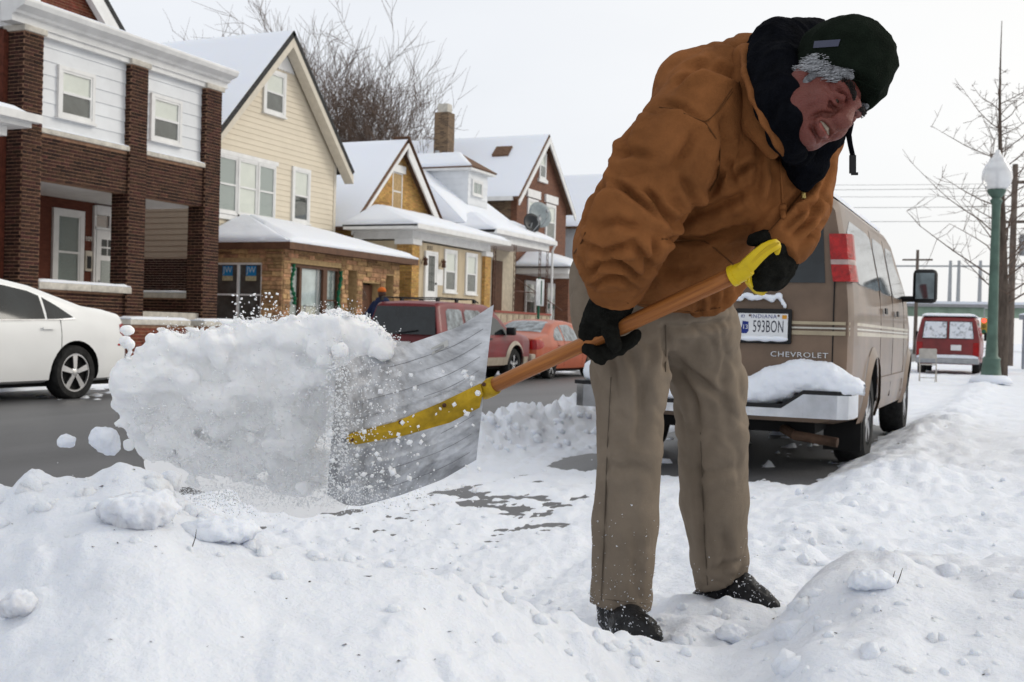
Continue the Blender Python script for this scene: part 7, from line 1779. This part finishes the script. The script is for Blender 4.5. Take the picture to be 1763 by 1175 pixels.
# ---------------------------------------------------------------- gloves
def glove(name, chains, palm, h=.0042):
    allp = np.array([C(*p) for ch, _ in chains + palm for p in ch]); g = SDF(allp.min(0) - .08, allp.max(0) + .08, h)
    for ch, rad in palm: g.caps(CL(ch), rad, .022)
    for ch, rad in chains: g.caps(CL(ch), rad, .006)
    v, f = g.mesh(); v = laplace(v, f, 1, .4); nn = vnormals(v, f); v = v + nn * (.0035 * fbm(v / .022, 3, .5, 6) + .003 * (ridged(v / np.array([.06, .018, .04]), 5) - .5))[:, None]
    return put(name, v, f, M_GLOVE, man)
glove('glove', [([(1050, 545, 2.90), (1050, 570, 2.865), (1057, 588, 2.855), (1060, 598, 2.865)], [.026, .021, .019, .016]),
                ([(1035, 572, 2.955), (1052, 596, 2.95), (1078, 590, 2.90), (1096, 577, 2.885)], [.020, .018, .017, .014]),
                ([(1028, 578, 2.96), (1042, 604, 2.945), (1066, 600, 2.90), (1088, 587, 2.885)], [.020, .018, .017, .014]),
                ([(1018, 580, 2.96), (1030, 607, 2.945), (1050, 609, 2.90), (1066, 600, 2.895)], [.019, .018, .016, .013]),
                ([(1010, 578, 2.955), (1014, 601, 2.94), (1030, 616, 2.91), (1036, 622, 2.90)], [.018, .017, .015, .012])],
      [([(1060, 490, 2.87), (1054, 520, 2.90), (1042, 548, 2.935), (1030, 572, 2.95)], [.052, .050, .050, .036]), ([(1040, 540, 2.92), (1015, 570, 2.95)], [.042, .028])])
glove('glove', [([(1352, 428, 2.80), (1338, 432, 2.745), (1312, 440, 2.735), (1300, 447, 2.75)], [.022, .021, .020, .016]),
                ([(1356, 446, 2.80), (1340, 452, 2.745), (1312, 458, 2.735), (1298, 463, 2.75)], [.022, .021, .020, .016]),
                ([(1353, 463, 2.80), (1338, 471, 2.750), (1314, 476, 2.738), (1300, 480, 2.75)], [.021, .020, .019, .016]),
                ([(1346, 478, 2.80), (1332, 488, 2.755), (1316, 491, 2.745), (1306, 492, 2.755)], [.019, .018, .017, .014]),
                ([(1345, 425, 2.79), (1318, 412, 2.76), (1298, 414, 2.75)], [.024, .020, .017])],
      [([(1345, 432, 2.80), (1336, 455, 2.80), (1332, 476, 2.80)], [.045, .047, .036])])
# ---------------------------------------------------------------- shoes
def shoe(chain, rad, cut_y, name='shoe'):
    p = np.array(CL(chain)); g = SDF(p.min(0) - .12, p.max(0) + .12, .005)
    g.caps(CL(chain), rad, .02)
    v, f = g.mesh(); v = laplace(v, f, 1); nn = vnormals(v, f); q = np.stack([v[:, 0] / .03, v[:, 1] / .02, v[:, 2] / .05], 1)
    v = v + nn * (.004 * (ridged(q, 5) - .5))[:, None]; o = put(name, v, f, M_SHOE, man)
    return v, nn
S1 = shoe([(1058, 1040, 3.20), (1060, 1064, 3.20), (1085, 1074, 3.10), (1108, 1088, 3.04), (1122, 1096, 3.01)], [.050, .046, .047, .040, .030], 0)
S2 = shoe([(1258, 1000, 3.58), (1225, 1030, 3.60), (1210, 1032, 3.61)], [.045, .044, .036], 0); S3 = shoe([(1262, 1000, 3.58), (1278, 1015, 3.53), (1305, 1035, 3.49), (1326, 1045, 3.46)], [.048, .046, .040, .030], 0)
# snow dust clinging to shoes and the near trouser leg
def dust(items, name='snow_dust'):
    mb = MB(); rr = random.Random(8)
    for (v, nn, n, ylim, s0, s1) in items:
        ok = np.where((nn[:, 2] < .1) & (v[:, 1] < ylim))[0]
        if len(ok) == 0: continue
        wt = np.exp(-(v[ok, 1] - v[ok, 1].min()) / .10); wt /= wt.sum()
        for i in RNG.choice(ok, n, p=wt):
            p = v[i] + nn[i] * .001; s = rr.uniform(s0, s1)
            q = [p + np.array([rr.gauss(0, 1), rr.gauss(0, 1), rr.gauss(0, 1)]) * s for _ in range(4)]; mb.add(q, [(0, 1, 2), (0, 2, 3), (0, 3, 1), (1, 3, 2)])
    o = put(name, np.array(mb.v), mb.f, M_SNOW, man, False); tag(o, kind='stuff')
near = TV[:, 0] < C(1145, 900, 3.2)[0]
dust([(TV[near], TN[near], 380, -.42, .0008, .0024), (TV[~near], TN[~near], 50, -.60, .0008, .002), (S1[0], S1[1], 260, 9, .0010, .0034), (S2[0], S2[1], 120, 9, .0010, .0034), (S3[0], S3[1], 170, 9, .0010, .0034)])
# ================================================================== shovel
def build_shovel():
    o0 = cw(C(842, 668, 3.12))
    t = thing('snow_shovel', 'wooden-handled shovel with wide aluminium blade and yellow grip, swung by the man', 'shovel', tuple(o0))
    a, b = C(845, 667, 3.12), C(1268, 472, 2.72)
    wa, wb = cw(a), cw(b); ln = float(np.linalg.norm(wb - wa)); dz = (wb - wa) / ln; e1 = np.cross(dz, [0, 0, 1.0]); e1 /= np.linalg.norm(e1); e2 = np.cross(dz, e1)
    mw = Matrix(((e1[0], e2[0], dz[0], wa[0]), (e1[1], e2[1], dz[1], wa[1]), (e1[2], e2[2], dz[2], wa[2]), (0, 0, 0, 1)))
    with at_frame(mw): MB().tube([(0, 0, ln * q) for q in np.linspace(-.03, 1, 14)], [.0205 + .0006 * math.sin(q * 9) for q in np.linspace(0, 1, 14)], 16).build('handle', M_WOOD, t, smooth=True)
    # blade sheet
    sx = np.linspace(0, 1, 5)
    top = np.array([(850, 525), (790, 563), (705, 592), (636, 610), (580, 622)], float); bot = np.array([(820, 792), (762, 826), (690, 853), (622, 872), (562, 868)], float)
    dep = np.array([3.14, 3.16, 3.14, 3.09, 3.02]); n, m = 70, 90
    s = np.linspace(0, 1, n); w = np.linspace(0, 1, m); V = np.zeros((n, m, 3))
    for i, q in enumerate(s):
        tx, ty = np.interp(q, sx, top[:, 0]), np.interp(q, sx, top[:, 1]); bx, by = np.interp(q, sx, bot[:, 0]), np.interp(q, sx, bot[:, 1]); d0 = np.interp(q, sx, dep)
        for j, r in enumerate(w):
            e = .06 * max(0, q - .86) / .14      # rounded lip corners
            rr = e + (1 - 2 * e) * r
            px = tx + (bx - tx) * rr; py = ty + (by - ty) * rr; c = 2 * r - 1
            d = d0 + .085 * c * c * (1 - .45 * q) - .03
            for rb in (.10, .20, .30, .40, .62, .74, .86): d -= .0045 * math.exp(-((r - rb) / .012) ** 2) * sstep(np.array(q), .04, .12) * (1 - sstep(np.array(q), .80, .9))
            V[i, j] = C(px, py, d)
    for _ in range(3): V[1:-1, :] = (V[:-2, :] + 2 * V[1:-1, :] + V[2:, :]) / 4
    v1 = V.reshape(-1, 3); v2 = v1 + np.array([0, 0, .003]); N = n * m; f = []
    for i in range(n - 1):
        for j in range(m - 1): k = i * m + j; f.append((k, k + m, k + m + 1, k + 1)); f.append((k + N, k + 1 + N, k + m + 1 + N, k + m + N))
    rim = [i * m for i in range(n)] + [(n - 1) * m + j for j in range(1, m)] + [i * m + m - 1 for i in range(n - 2, -1, -1)] + list(range(m - 2, 0, -1))
    for i in range(len(rim)): p, q = rim[i], rim[(i + 1) % len(rim)]; f.append((q, p, p + N, q + N))
    AL = mat('aluminium', (.56, .57, .59), rough=.45, metal=.55, var=.26, vscale=16, bump=.35, bscale=45, stretch=(.5, 1.6, 1))
    bl = put('blade', np.concatenate([v1, v2]), f, AL, t, True, 60)
    bb = BVHTree.FromPolygons([tuple(p) for p in v1], [tuple(q) for q in f if max(q) < N])
    GR = mat('rib_shade_dark', (.24, .24, .25), rough=.6, metal=.4)  # thin dark lines painted on the blade to shade its rib relief
    for rb in (.10, .19, .28, .37, .66, .78, .90):
        pts = []
        for q in np.linspace(.06, .86, 8):
            tx, ty = np.interp(q, sx, top[:, 0]), np.interp(q, sx, top[:, 1]); bx, by = np.interp(q, sx, bot[:, 0]), np.interp(q, sx, bot[:, 1]); pts.append((tx + (bx - tx) * (rb + .022), ty + (by - ty) * (rb + .022)))
        line('rib_shade', bb, pts[:3 + int(rb * 37) % 6], .0008, GR, bl, lift=.0)
    # yellow steel tongue riveted down the middle
    up = on(bb, [(838, 655), (760, 693), (680, 727), (605, 746), (597, 752)], .008, 7); lo = on(bb, [(846, 692), (775, 728), (690, 752), (612, 766), (598, 762)], .008, 7); mi = on(bb, [(842, 673), (768, 710), (686, 739), (608, 755), (594, 757)], .020, 7)
    k = min(len(up), len(lo), len(mi)); vv = np.array(up[:k] + mi[:k] + lo[:k]); back = vv + np.array([0, 0, .010])
    fs = [(r * k + i, r * k + i + 1, (r + 1) * k + i + 1, (r + 1) * k + i) for r in (0, 1) for i in range(k - 1)]
    fs += [(i, 3 * k + i, 3 * k + i + 1, i + 1) for i in range(k - 1)] + [(2 * k + i, 2 * k + i + 1, 5 * k + i + 1, 5 * k + i) for i in range(k - 1)]
    put('tongue', np.concatenate([vv, back]), fs, M_YELM, t, True, 50)
    sk = MB().tube([a + (b - a) * q for q in (-.10, -.03, .0, .022)], [.012, .027, .027, .025], 14); put('socket', np.array(sk.v), sk.f, M_YELM, t)
    for (px, py) in ((833, 662), (847, 690), (765, 698), (690, 727), (606, 757), (838, 688)):
        p = on(bb, [(px, py), (px + 1, py)], .014, 1)
        if p: mb = MB().lathe([(.006, 0), (.006, -.004), (.003, -.006), (0, -.006)], p[0], 8); put('rivet', np.array(mb.v), mb.f, M_IRON, t)
    # paper label with bars
    A = on(bb, [(742, 600), (771, 585)], .0025, 3); B = on(bb, [(744, 611), (772, 596)], .0025, 3)
    if len(A) == 4 and len(B) == 4:
        lb = put('paper_label', np.array(A + B), [(i, i + 1, 5 + i, 4 + i) for i in range(3)], mat('paper', (.50, .50, .48), rough=.8), t)
        mb = MB()
        for q in np.linspace(.2, .7, 9):
            p0 = A[0] + (A[-1] - A[0]) * q; p1 = B[0] + (B[-1] - B[0]) * q; e = (A[-1] - A[0]) * .018; z = np.array([0, 0, -.001]); u_ = p0 + (p1 - p0) * .35; l_ = p0 + (p1 - p0) * .9; mb.add([u_ + z, u_ + e + z, l_ + e + z, l_ + z], [(0, 1, 2, 3)])
        tag(put('label_bars', np.array(mb.v), mb.f, M_BLACK, lb, False), kind='stuff')
    # yellow D-grip: round socket, two flat fork arms, cross bar in the fist
    def sweep(pts, wid, thk, nrm, name, mt, par, n=14):
        mb = MB(); P = [np.asarray(p) for p in pts]
        for i, p in enumerate(P):
            d = P[min(i + 1, len(P) - 1)] - P[max(i - 1, 0)]; d /= np.linalg.norm(d); nv = np.asarray(nrm, float); nv = nv - d * (nv @ d); nv /= np.linalg.norm(nv); sd = np.cross(d, nv)
            for k in range(n):
                a_ = 2 * math.pi * k / n; ca, sa = math.cos(a_), math.sin(a_); e = .55
                mb.v.append(tuple(p + sd * wid[i] * math.copysign(abs(ca) ** e, ca) + nv * thk[i] * math.copysign(abs(sa) ** e, sa)))
        for i in range(len(P) - 1):
            for k in range(n): q = i * n + k; r = i * n + (k + 1) % n; mb.f.append((q, r, r + n, q + n))
        mb.f.append(tuple(range(n))[::-1]); mb.f.append(tuple((len(P) - 1) * n + k for k in range(n)))
        return put(name, np.array(mb.v), mb.f, mt, par, True, 40)
    ax_ = (b - a) / np.linalg.norm(b - a); e0 = C(1263, 475, 2.72)
    sk = MB().tube([e0 - ax_ * .006, e0 - ax_ * .005, e0 + ax_ * .006, e0 + ax_ * .007, e0 + ax_ * .030, e0 + ax_ * .046], [.0235, .0262, .0262, .0240, .0232, .0170], 22); gs = put('grip', np.array(sk.v), sk.f, M_YEL, t, True, 35)
    nv = (.35, .25, -.9)
    arm = CL([(1276, 467, 2.700), (1290, 455, 2.694), (1304, 441, 2.690), (1317, 430, 2.688), (1328, 424, 2.690), (1337, 421, 2.694), (1342, 421, 2.699)])
    sweep(arm, [.017, .0195, .0180, .0165, .0150, .0130, .0060], [.013, .0105, .0095, .0090, .0090, .0085, .004], nv, 'fork_arm', M_YEL, gs)
    rib = [p + np.array([-.35, -.25, .9]) / 1.0 * -.0098 for p in arm[1:-1]]
    sweep(rib, [.0035, .0042, .0040, .0036, .002], [.0028] * 5, nv, 'fork_rib', mat('yellow_shade', (.50, .34, .010), rough=.45), gs, 8)
    arm2 = CL([(1282, 470, 2.715), (1290, 484, 2.745), (1302, 498, 2.785), (1314, 504, 2.80)])
    sweep(arm2, [.011, .012, .012, .008], [.008] * 4, nv, 'fork_arm', M_YEL, gs)
    cb = MB().tube([C(1338, 424, 2.71), C(1328, 462, 2.79), C(1314, 502, 2.80)], [.010, .013, .010], 12); put('cross_bar', np.array(cb.v), cb.f, M_YEL, gs)
    for (px, py) in ((1278, 484), (1289, 488)): q = MB().tube([C(px, py - 10, 2.702), C(px, py, 2.702)], [.004, .003], 6); put('lug', np.array(q.v), q.f, M_YEL, gs)
    return bb
bvh_blade = build_shovel()
# ================================================================== snow in the air and loose blocks
def lumpy(center_px, r, seed, name, label, cat='snow', d=None, flat=(1, 1, 1), amp=.22, h=None, dirt=0.0, grp=None):
    d = d or hit_ground(center_px[0], center_px[1] + r[1] * 500)[1] + r[2] * .2; c = C(*center_px, d); h = h or max(.004, max(r) / 16); g = SDF(c - np.array(r) * 1.6 - .02, c + np.array(r) * 1.6 + .02, h); rr = np.random.default_rng(seed)
    g.ell(c, np.array(r) * .82, k=.02)
    for k in range(9): q = rr.normal(0, 1, 3); q /= np.linalg.norm(q); g.ell(c + q * np.array(r) * .55, np.array(r) * rr.uniform(.3, .5), k=min(r) * .25)
    v, f = g.mesh(); nn = vnormals(v, f); v = v + nn * (fbm(v / (min(r) * .7), 4, .55, seed) * min(r) * amp)[:, None]
    o = mesh_obj(name, cw(v), f, snow_mat('snow_lump_dirty', dirt=.8, dscale=9, dlo=.45, dhi=.78, dirtcol=(.36, .33, .32)) if dirt else M_SNOW, None, smooth=True)
    tag(o, label, cat, grp); return o
lumpy((114, 760), (.030, .020, .03), 3, 'snow_clod', 'small flying clod of snow farthest left over the road', d=3.1, grp='flying clods of snow')
lumpy((182, 757), (.046, .042, .045), 4, 'snow_clod', 'larger flying clod of snow beside the thrown snow', d=3.1, grp='flying clods of snow')
lumpy((238, 880), (.092, .036, .07), 6, 'snow_block', 'dirt-streaked lump of snow on the crest of the left bank', amp=.42, dirt=1, grp='blocks of snow on the bank')
lumpy((375, 915), (.095, .028, .07), 8, 'snow_block', 'flat block of snow lying below the dirty lump', amp=.4, grp='blocks of snow on the bank')
lumpy((34, 1040), (.034, .022, .04), 12, 'snow_block', 'greyish gritty lump of snow at the left edge', amp=.35, dirt=1, grp='blocks of snow on the bank')
lumpy((1258, 1092), (.050, .026, .05), 14, 'snow_block', 'small snow lump in front of the far shoe', amp=.3, grp='blocks of snow on the bank')
lumpy((1500, 1000), (.06, .024, .06), 15, 'snow_block', 'rounded lump of snow on the right-hand mound', amp=.3, grp='blocks of snow on the bank')
def thrown():
    poly_top = [(215, 660), (225, 630), (268, 600), (285, 572), (320, 585), (370, 575), (430, 560), (500, 556), (560, 545), (600, 545), (632, 555), (655, 580), (680, 590)]
    poly_bot = [(215, 690), (232, 730), (262, 790), (330, 815), (400, 830), (480, 845), (560, 850), (600, 800), (640, 700), (680, 610)]
    tx, ty = zip(*poly_top); bx, by = zip(*poly_bot); rr = np.random.default_rng(5)
    lo = C(190, 900, 3.3); hi = C(720, 510, 3.3); lo = np.array([lo[0], lo[1], 2.95]); hi = np.array([hi[0], hi[1], 3.50]); g = SDF(lo, hi, .0075)
    n = 0
    while n < 230:
        px = rr.uniform(215, 665); a, b = np.interp(px, tx, ty), np.interp(px, bx, by); q = rr.beta(1.0, 2.2); py = a + (b - a) * q
        if px > 560 and py > 640: continue
        r = rr.uniform(.018, .048) * (1 - .4 * q); py = max(py, a + r * 590 * .95); px = max(px, 205 + r * 560)
        g.ell(C(px, py, 3.20 + rr.normal(0, .035)), np.array([r * 1.2, r, r]), k=.026); n += 1
    n = 0
    while n < 330:      # the looser sheet trailing underneath
        px = rr.uniform(225, 585); a, b = np.interp(px, tx, ty), np.interp(px, bx, by); q = .30 + .70 * rr.beta(1.0, 1.5); py = a + (b - a) * q
        if px > 560 and py > 700: continue
        hole = perlin(np.array([[px / 55, py / 40, 0.5]]), 4)[0]
        if hole > .22 - .25 * (q - .3): continue
        r = rr.uniform(.012, .030); g.ell(C(max(px, 222 + r * 560), min(py, b - 10), 3.245 + .10 * (q - .5) + rr.normal(0, .02)), np.array([r * 1.6, r * 1.1, r * .9]), k=.030); n += 1
    for k in range(150):      # clods breaking away round the edge
        px = rr.uniform(205, 600); a, b = np.interp(px, tx, ty), np.interp(px, bx, by); z = rr.random()
        py = a - abs(rr.normal(0, 9)) if z < .3 else (b + rr.normal(-12, 10) if z < .8 else rr.uniform(a, b)); px = px if z < .8 else rr.normal(214, 9)
        r = rr.uniform(.005, .017); g.ell(C(px, py, 3.2 + rr.normal(0, .04)), np.array([r * 1.2, r, r]), k=.006)
    v, f = g.mesh(); v = v + np.stack([fbm(v / .045, 3, .55, 61 + 7 * k) for k in range(3)], 1) * .016; nn = vnormals(v, f); v = v + nn * (fbm(v / .05, 4, .62, 3) * .018 + (np.abs(fbm(v / .020, 2, .5, 9)) - .2) * .006)[:, None]; v = laplace(v, f, 2, .5)
    o = mesh_obj('thrown_snow', cw(v), f, snow_mat('snow_air', col=(.96, .965, .97), bscale=80, bump=.3, trans=.12), None, smooth=True)
    tag(o, 'big burst of crumbling snow flying off the shovel', 'snow', kind='stuff')
    # fine spray: tens of thousands of crumbs, one mass
    N = 13000; base = np.array([[1, 0, 0], [0, 1, 0], [-1, 0, 0], [0, -1, 0], [0, 0, .9], [0, 0, -.9]], float) * .85; P = []; S = []
    while len(P) < N:
        z = rr.random()
        if z < .50: px = rr.uniform(225, 600); a, b = np.interp(px, tx, ty), np.interp(px, bx, by); py = a + (b - a) * rr.beta(2.2, 1.3); s = rr.uniform(.0010, .0042)
        elif z < .76: px = rr.normal(440, 120); py = rr.normal(850, 16); s = rr.uniform(.0008, .0028)
        elif z < .90:
            px = rr.normal(575, 62); py = rr.uniform(610, 872); s = rr.uniform(.0010, .0034) * (1.8 if rr.random() < .10 else 1)
            if px > 815: continue
        else: px = rr.uniform(205, 690); py = np.interp(px, tx, ty) - abs(rr.normal(0, 10)); s = rr.uniform(.0008, .003)
        d = 3.2 + rr.normal(0, .08) if px < 562 else rr.uniform(2.90, 3.02)
        P.append(C(px, py, d)); S.append(s)
    for k in range(70):      # bigger crumbs
        px, py = rr.uniform(560, 830), rr.uniform(640, 850); P.append(C(px, py, rr.uniform(2.8, 2.98))); S.append(rr.uniform(.004, .010))
    for k in range(60): P.append(C(rr.uniform(400, 480), rr.uniform(505, 552), 3.2)); S.append(rr.uniform(.001, .006))
    P = np.array(P); S = np.array(S); st = rr.uniform(.7, 1.6, (len(P), 1, 3))
    rot = rr.normal(0, 1, (len(P), 3, 3)); rot, _ = np.linalg.qr(rot)
    v = P[:, None] + (base[None] * st * S[:, None, None]) @ rot; k = np.arange(len(P))[:, None] * 6
    f = np.concatenate([k + np.array(t) for t in ([0, 1, 4], [1, 2, 4], [2, 3, 4], [3, 0, 4], [1, 0, 5], [2, 1, 5], [3, 2, 5], [0, 3, 5])])
    o = mesh_obj('snow_spray', cw(v.reshape(-1, 3)), f, snow_mat('snow_crumb', col=(.95, .96, .97), trans=.25, bump=.1), None, smooth=True); tag(o, 'fine spray of snow crumbs around the shovel blade', 'snow', kind='stuff')
thrown()
def powder():
    g = SDF(C(190, 900, 3.22) - np.array([0, 0, .25]), C(660, 560, 3.22) + np.array([0, 0, .25]), .02); rr = np.random.default_rng(2)
    for k in range(70):
        py = rr.normal(775, 42); px = rr.normal(440, 75) + .5 * (py - 775); px = min(px, 565); py = min(py, 850); g.ell(C(px, py, 3.15 + rr.normal(0, .04)), np.array([.07, .05, .06]) * rr.uniform(.7, 1.2), k=.06)
    v, f = g.mesh(); v = laplace(v, f, 3); v = v + vnormals(v, f) * (.03 * fbm(v / .1, 3, .5, 3))[:, None]
    m = bpy.data.materials.new('snow_powder'); m.use_nodes = True; nt_ = m.node_tree; nt_.nodes.clear(); o_ = nt_.nodes.new('ShaderNodeOutputMaterial'); vp = nt_.nodes.new('ShaderNodeVolumePrincipled')
    vp.inputs['Color'].default_value = (.995, .997, 1.0, 1); vp.inputs['Density'].default_value = 2.6; nt_.links.new(vp.outputs[0], o_.inputs['Volume'])
    o = mesh_obj('powder_snow', cw(v), f, m, None, smooth=True); tag(o, 'veil of powder snow hanging under the thrown snow', 'snow', kind='stuff')
powder()
# ================================================================== a second person by the SUV
def bystander():
    X0 = -12.4; p = at_x(655, 600, X0); y = p[1]; zb = .10
    t = thing('person', 'person in dark blue coat and orange cap beside the maroon suv', 'person', (X0, y, zb))
    def W(a, b, c): return np.array([X0 + a, y + b, zb + c])        # a: towards the street, b: along it, c: up
    g = SDF(W(-.45, -.5, .6), W(.45, .55, 1.72), .014)
    g.caps([W(0, .02, .85), W(0, 0, 1.15), W(0, .03, 1.38)], [.19, .20, .17], .05)
    for s, e in ((-1, (-.34, -.05, 1.08)), (1, (.32, -.08, 1.08))): g.caps([W(s * .17, .02, 1.36), W(*e), W(s * .22, -.12, .86)], [.085, .075, .055], .03)
    v, f = g.mesh(); v = laplace(v, f, 2); v = v + vnormals(v, f) * (.012 * fbm(v / .08, 3, .5, 2))[:, None]; mesh_obj('coat', v, f, mat('coat_navy', (.012, .020, .055), rough=.9, var=.2, bump=.3), t, smooth=True)
    g = SDF(W(-.35, -.4, -.02), W(.35, .4, .98), .014)
    for s in (-1, 1): g.caps([W(s * .09, .02, .90), W(s * .10, 0, .48), W(s * .10, .02, .08)], [.10, .075, .06], .03); g.caps([W(s * .10, .03, .05), W(s * .11, -.13, .035)], [.05, .04], .02)
    v, f = g.mesh(); mesh_obj('trousers', laplace(v, f, 2), f, mat('jeans_dark', (.02, .022, .03), rough=.9), t, smooth=True)
    g = SDF(W(-.2, -.2, 1.35), W(.2, .25, 1.80), .008)
    g.ell(W(0, 0, 1.60), (.078, .095, .115), k=.02); g.ell(W(0, -.08, 1.57), (.02, .03, .03), k=.02); g.caps([W(0, .02, 1.52), W(0, .03, 1.38)], [.06, .07], .03)
    for s in (-1, 1): g.ell(W(s * .08, .01, 1.59), (.012, .02, .03), k=.01)
    v, f = g.mesh(); mesh_obj('body', laplace(v, f, 1), f, mat('skin_dark', (.06, .03, .022), rough=.6), t, smooth=True)
    g = SDF(W(-.2, -.25, 1.55), W(.2, .25, 1.80), .008); g.ell(W(0, .0, 1.655), (.090, .105, .085), k=.02); w_, P = g._win((-99, -99, -99), (99, 99, 99)); g.vol = np.maximum(g.vol, (zb + 1.63) - P[..., 2])
    v, f = g.mesh(); mesh_obj('cap', laplace(v, f, 1), f, mat('cap_orange', (.55, .13, .02), rough=.8), t, smooth=True)
    for s in (-1, 1):
        g = SDF(W(s * .22, -.12, .8) - .12, W(s * .22, -.12, .8) + .12, .008); g.caps([W(s * .22, -.12, .86), W(s * .22, -.15, .79)], [.045, .042], .02)
        for k in range(4): g.caps([W(s * .22 + (k - 1.5) * .02, -.15, .78), W(s * .22 + (k - 1.5) * .02, -.17, .72)], [.013, .011], .006)
        g.caps([W(s * .19, -.14, .83), W(s * .17, -.18, .78)], [.014, .012], .006); v, f = g.mesh(); mesh_obj('glove', v, f, M_GLOVE, t, smooth=True)
bystander()
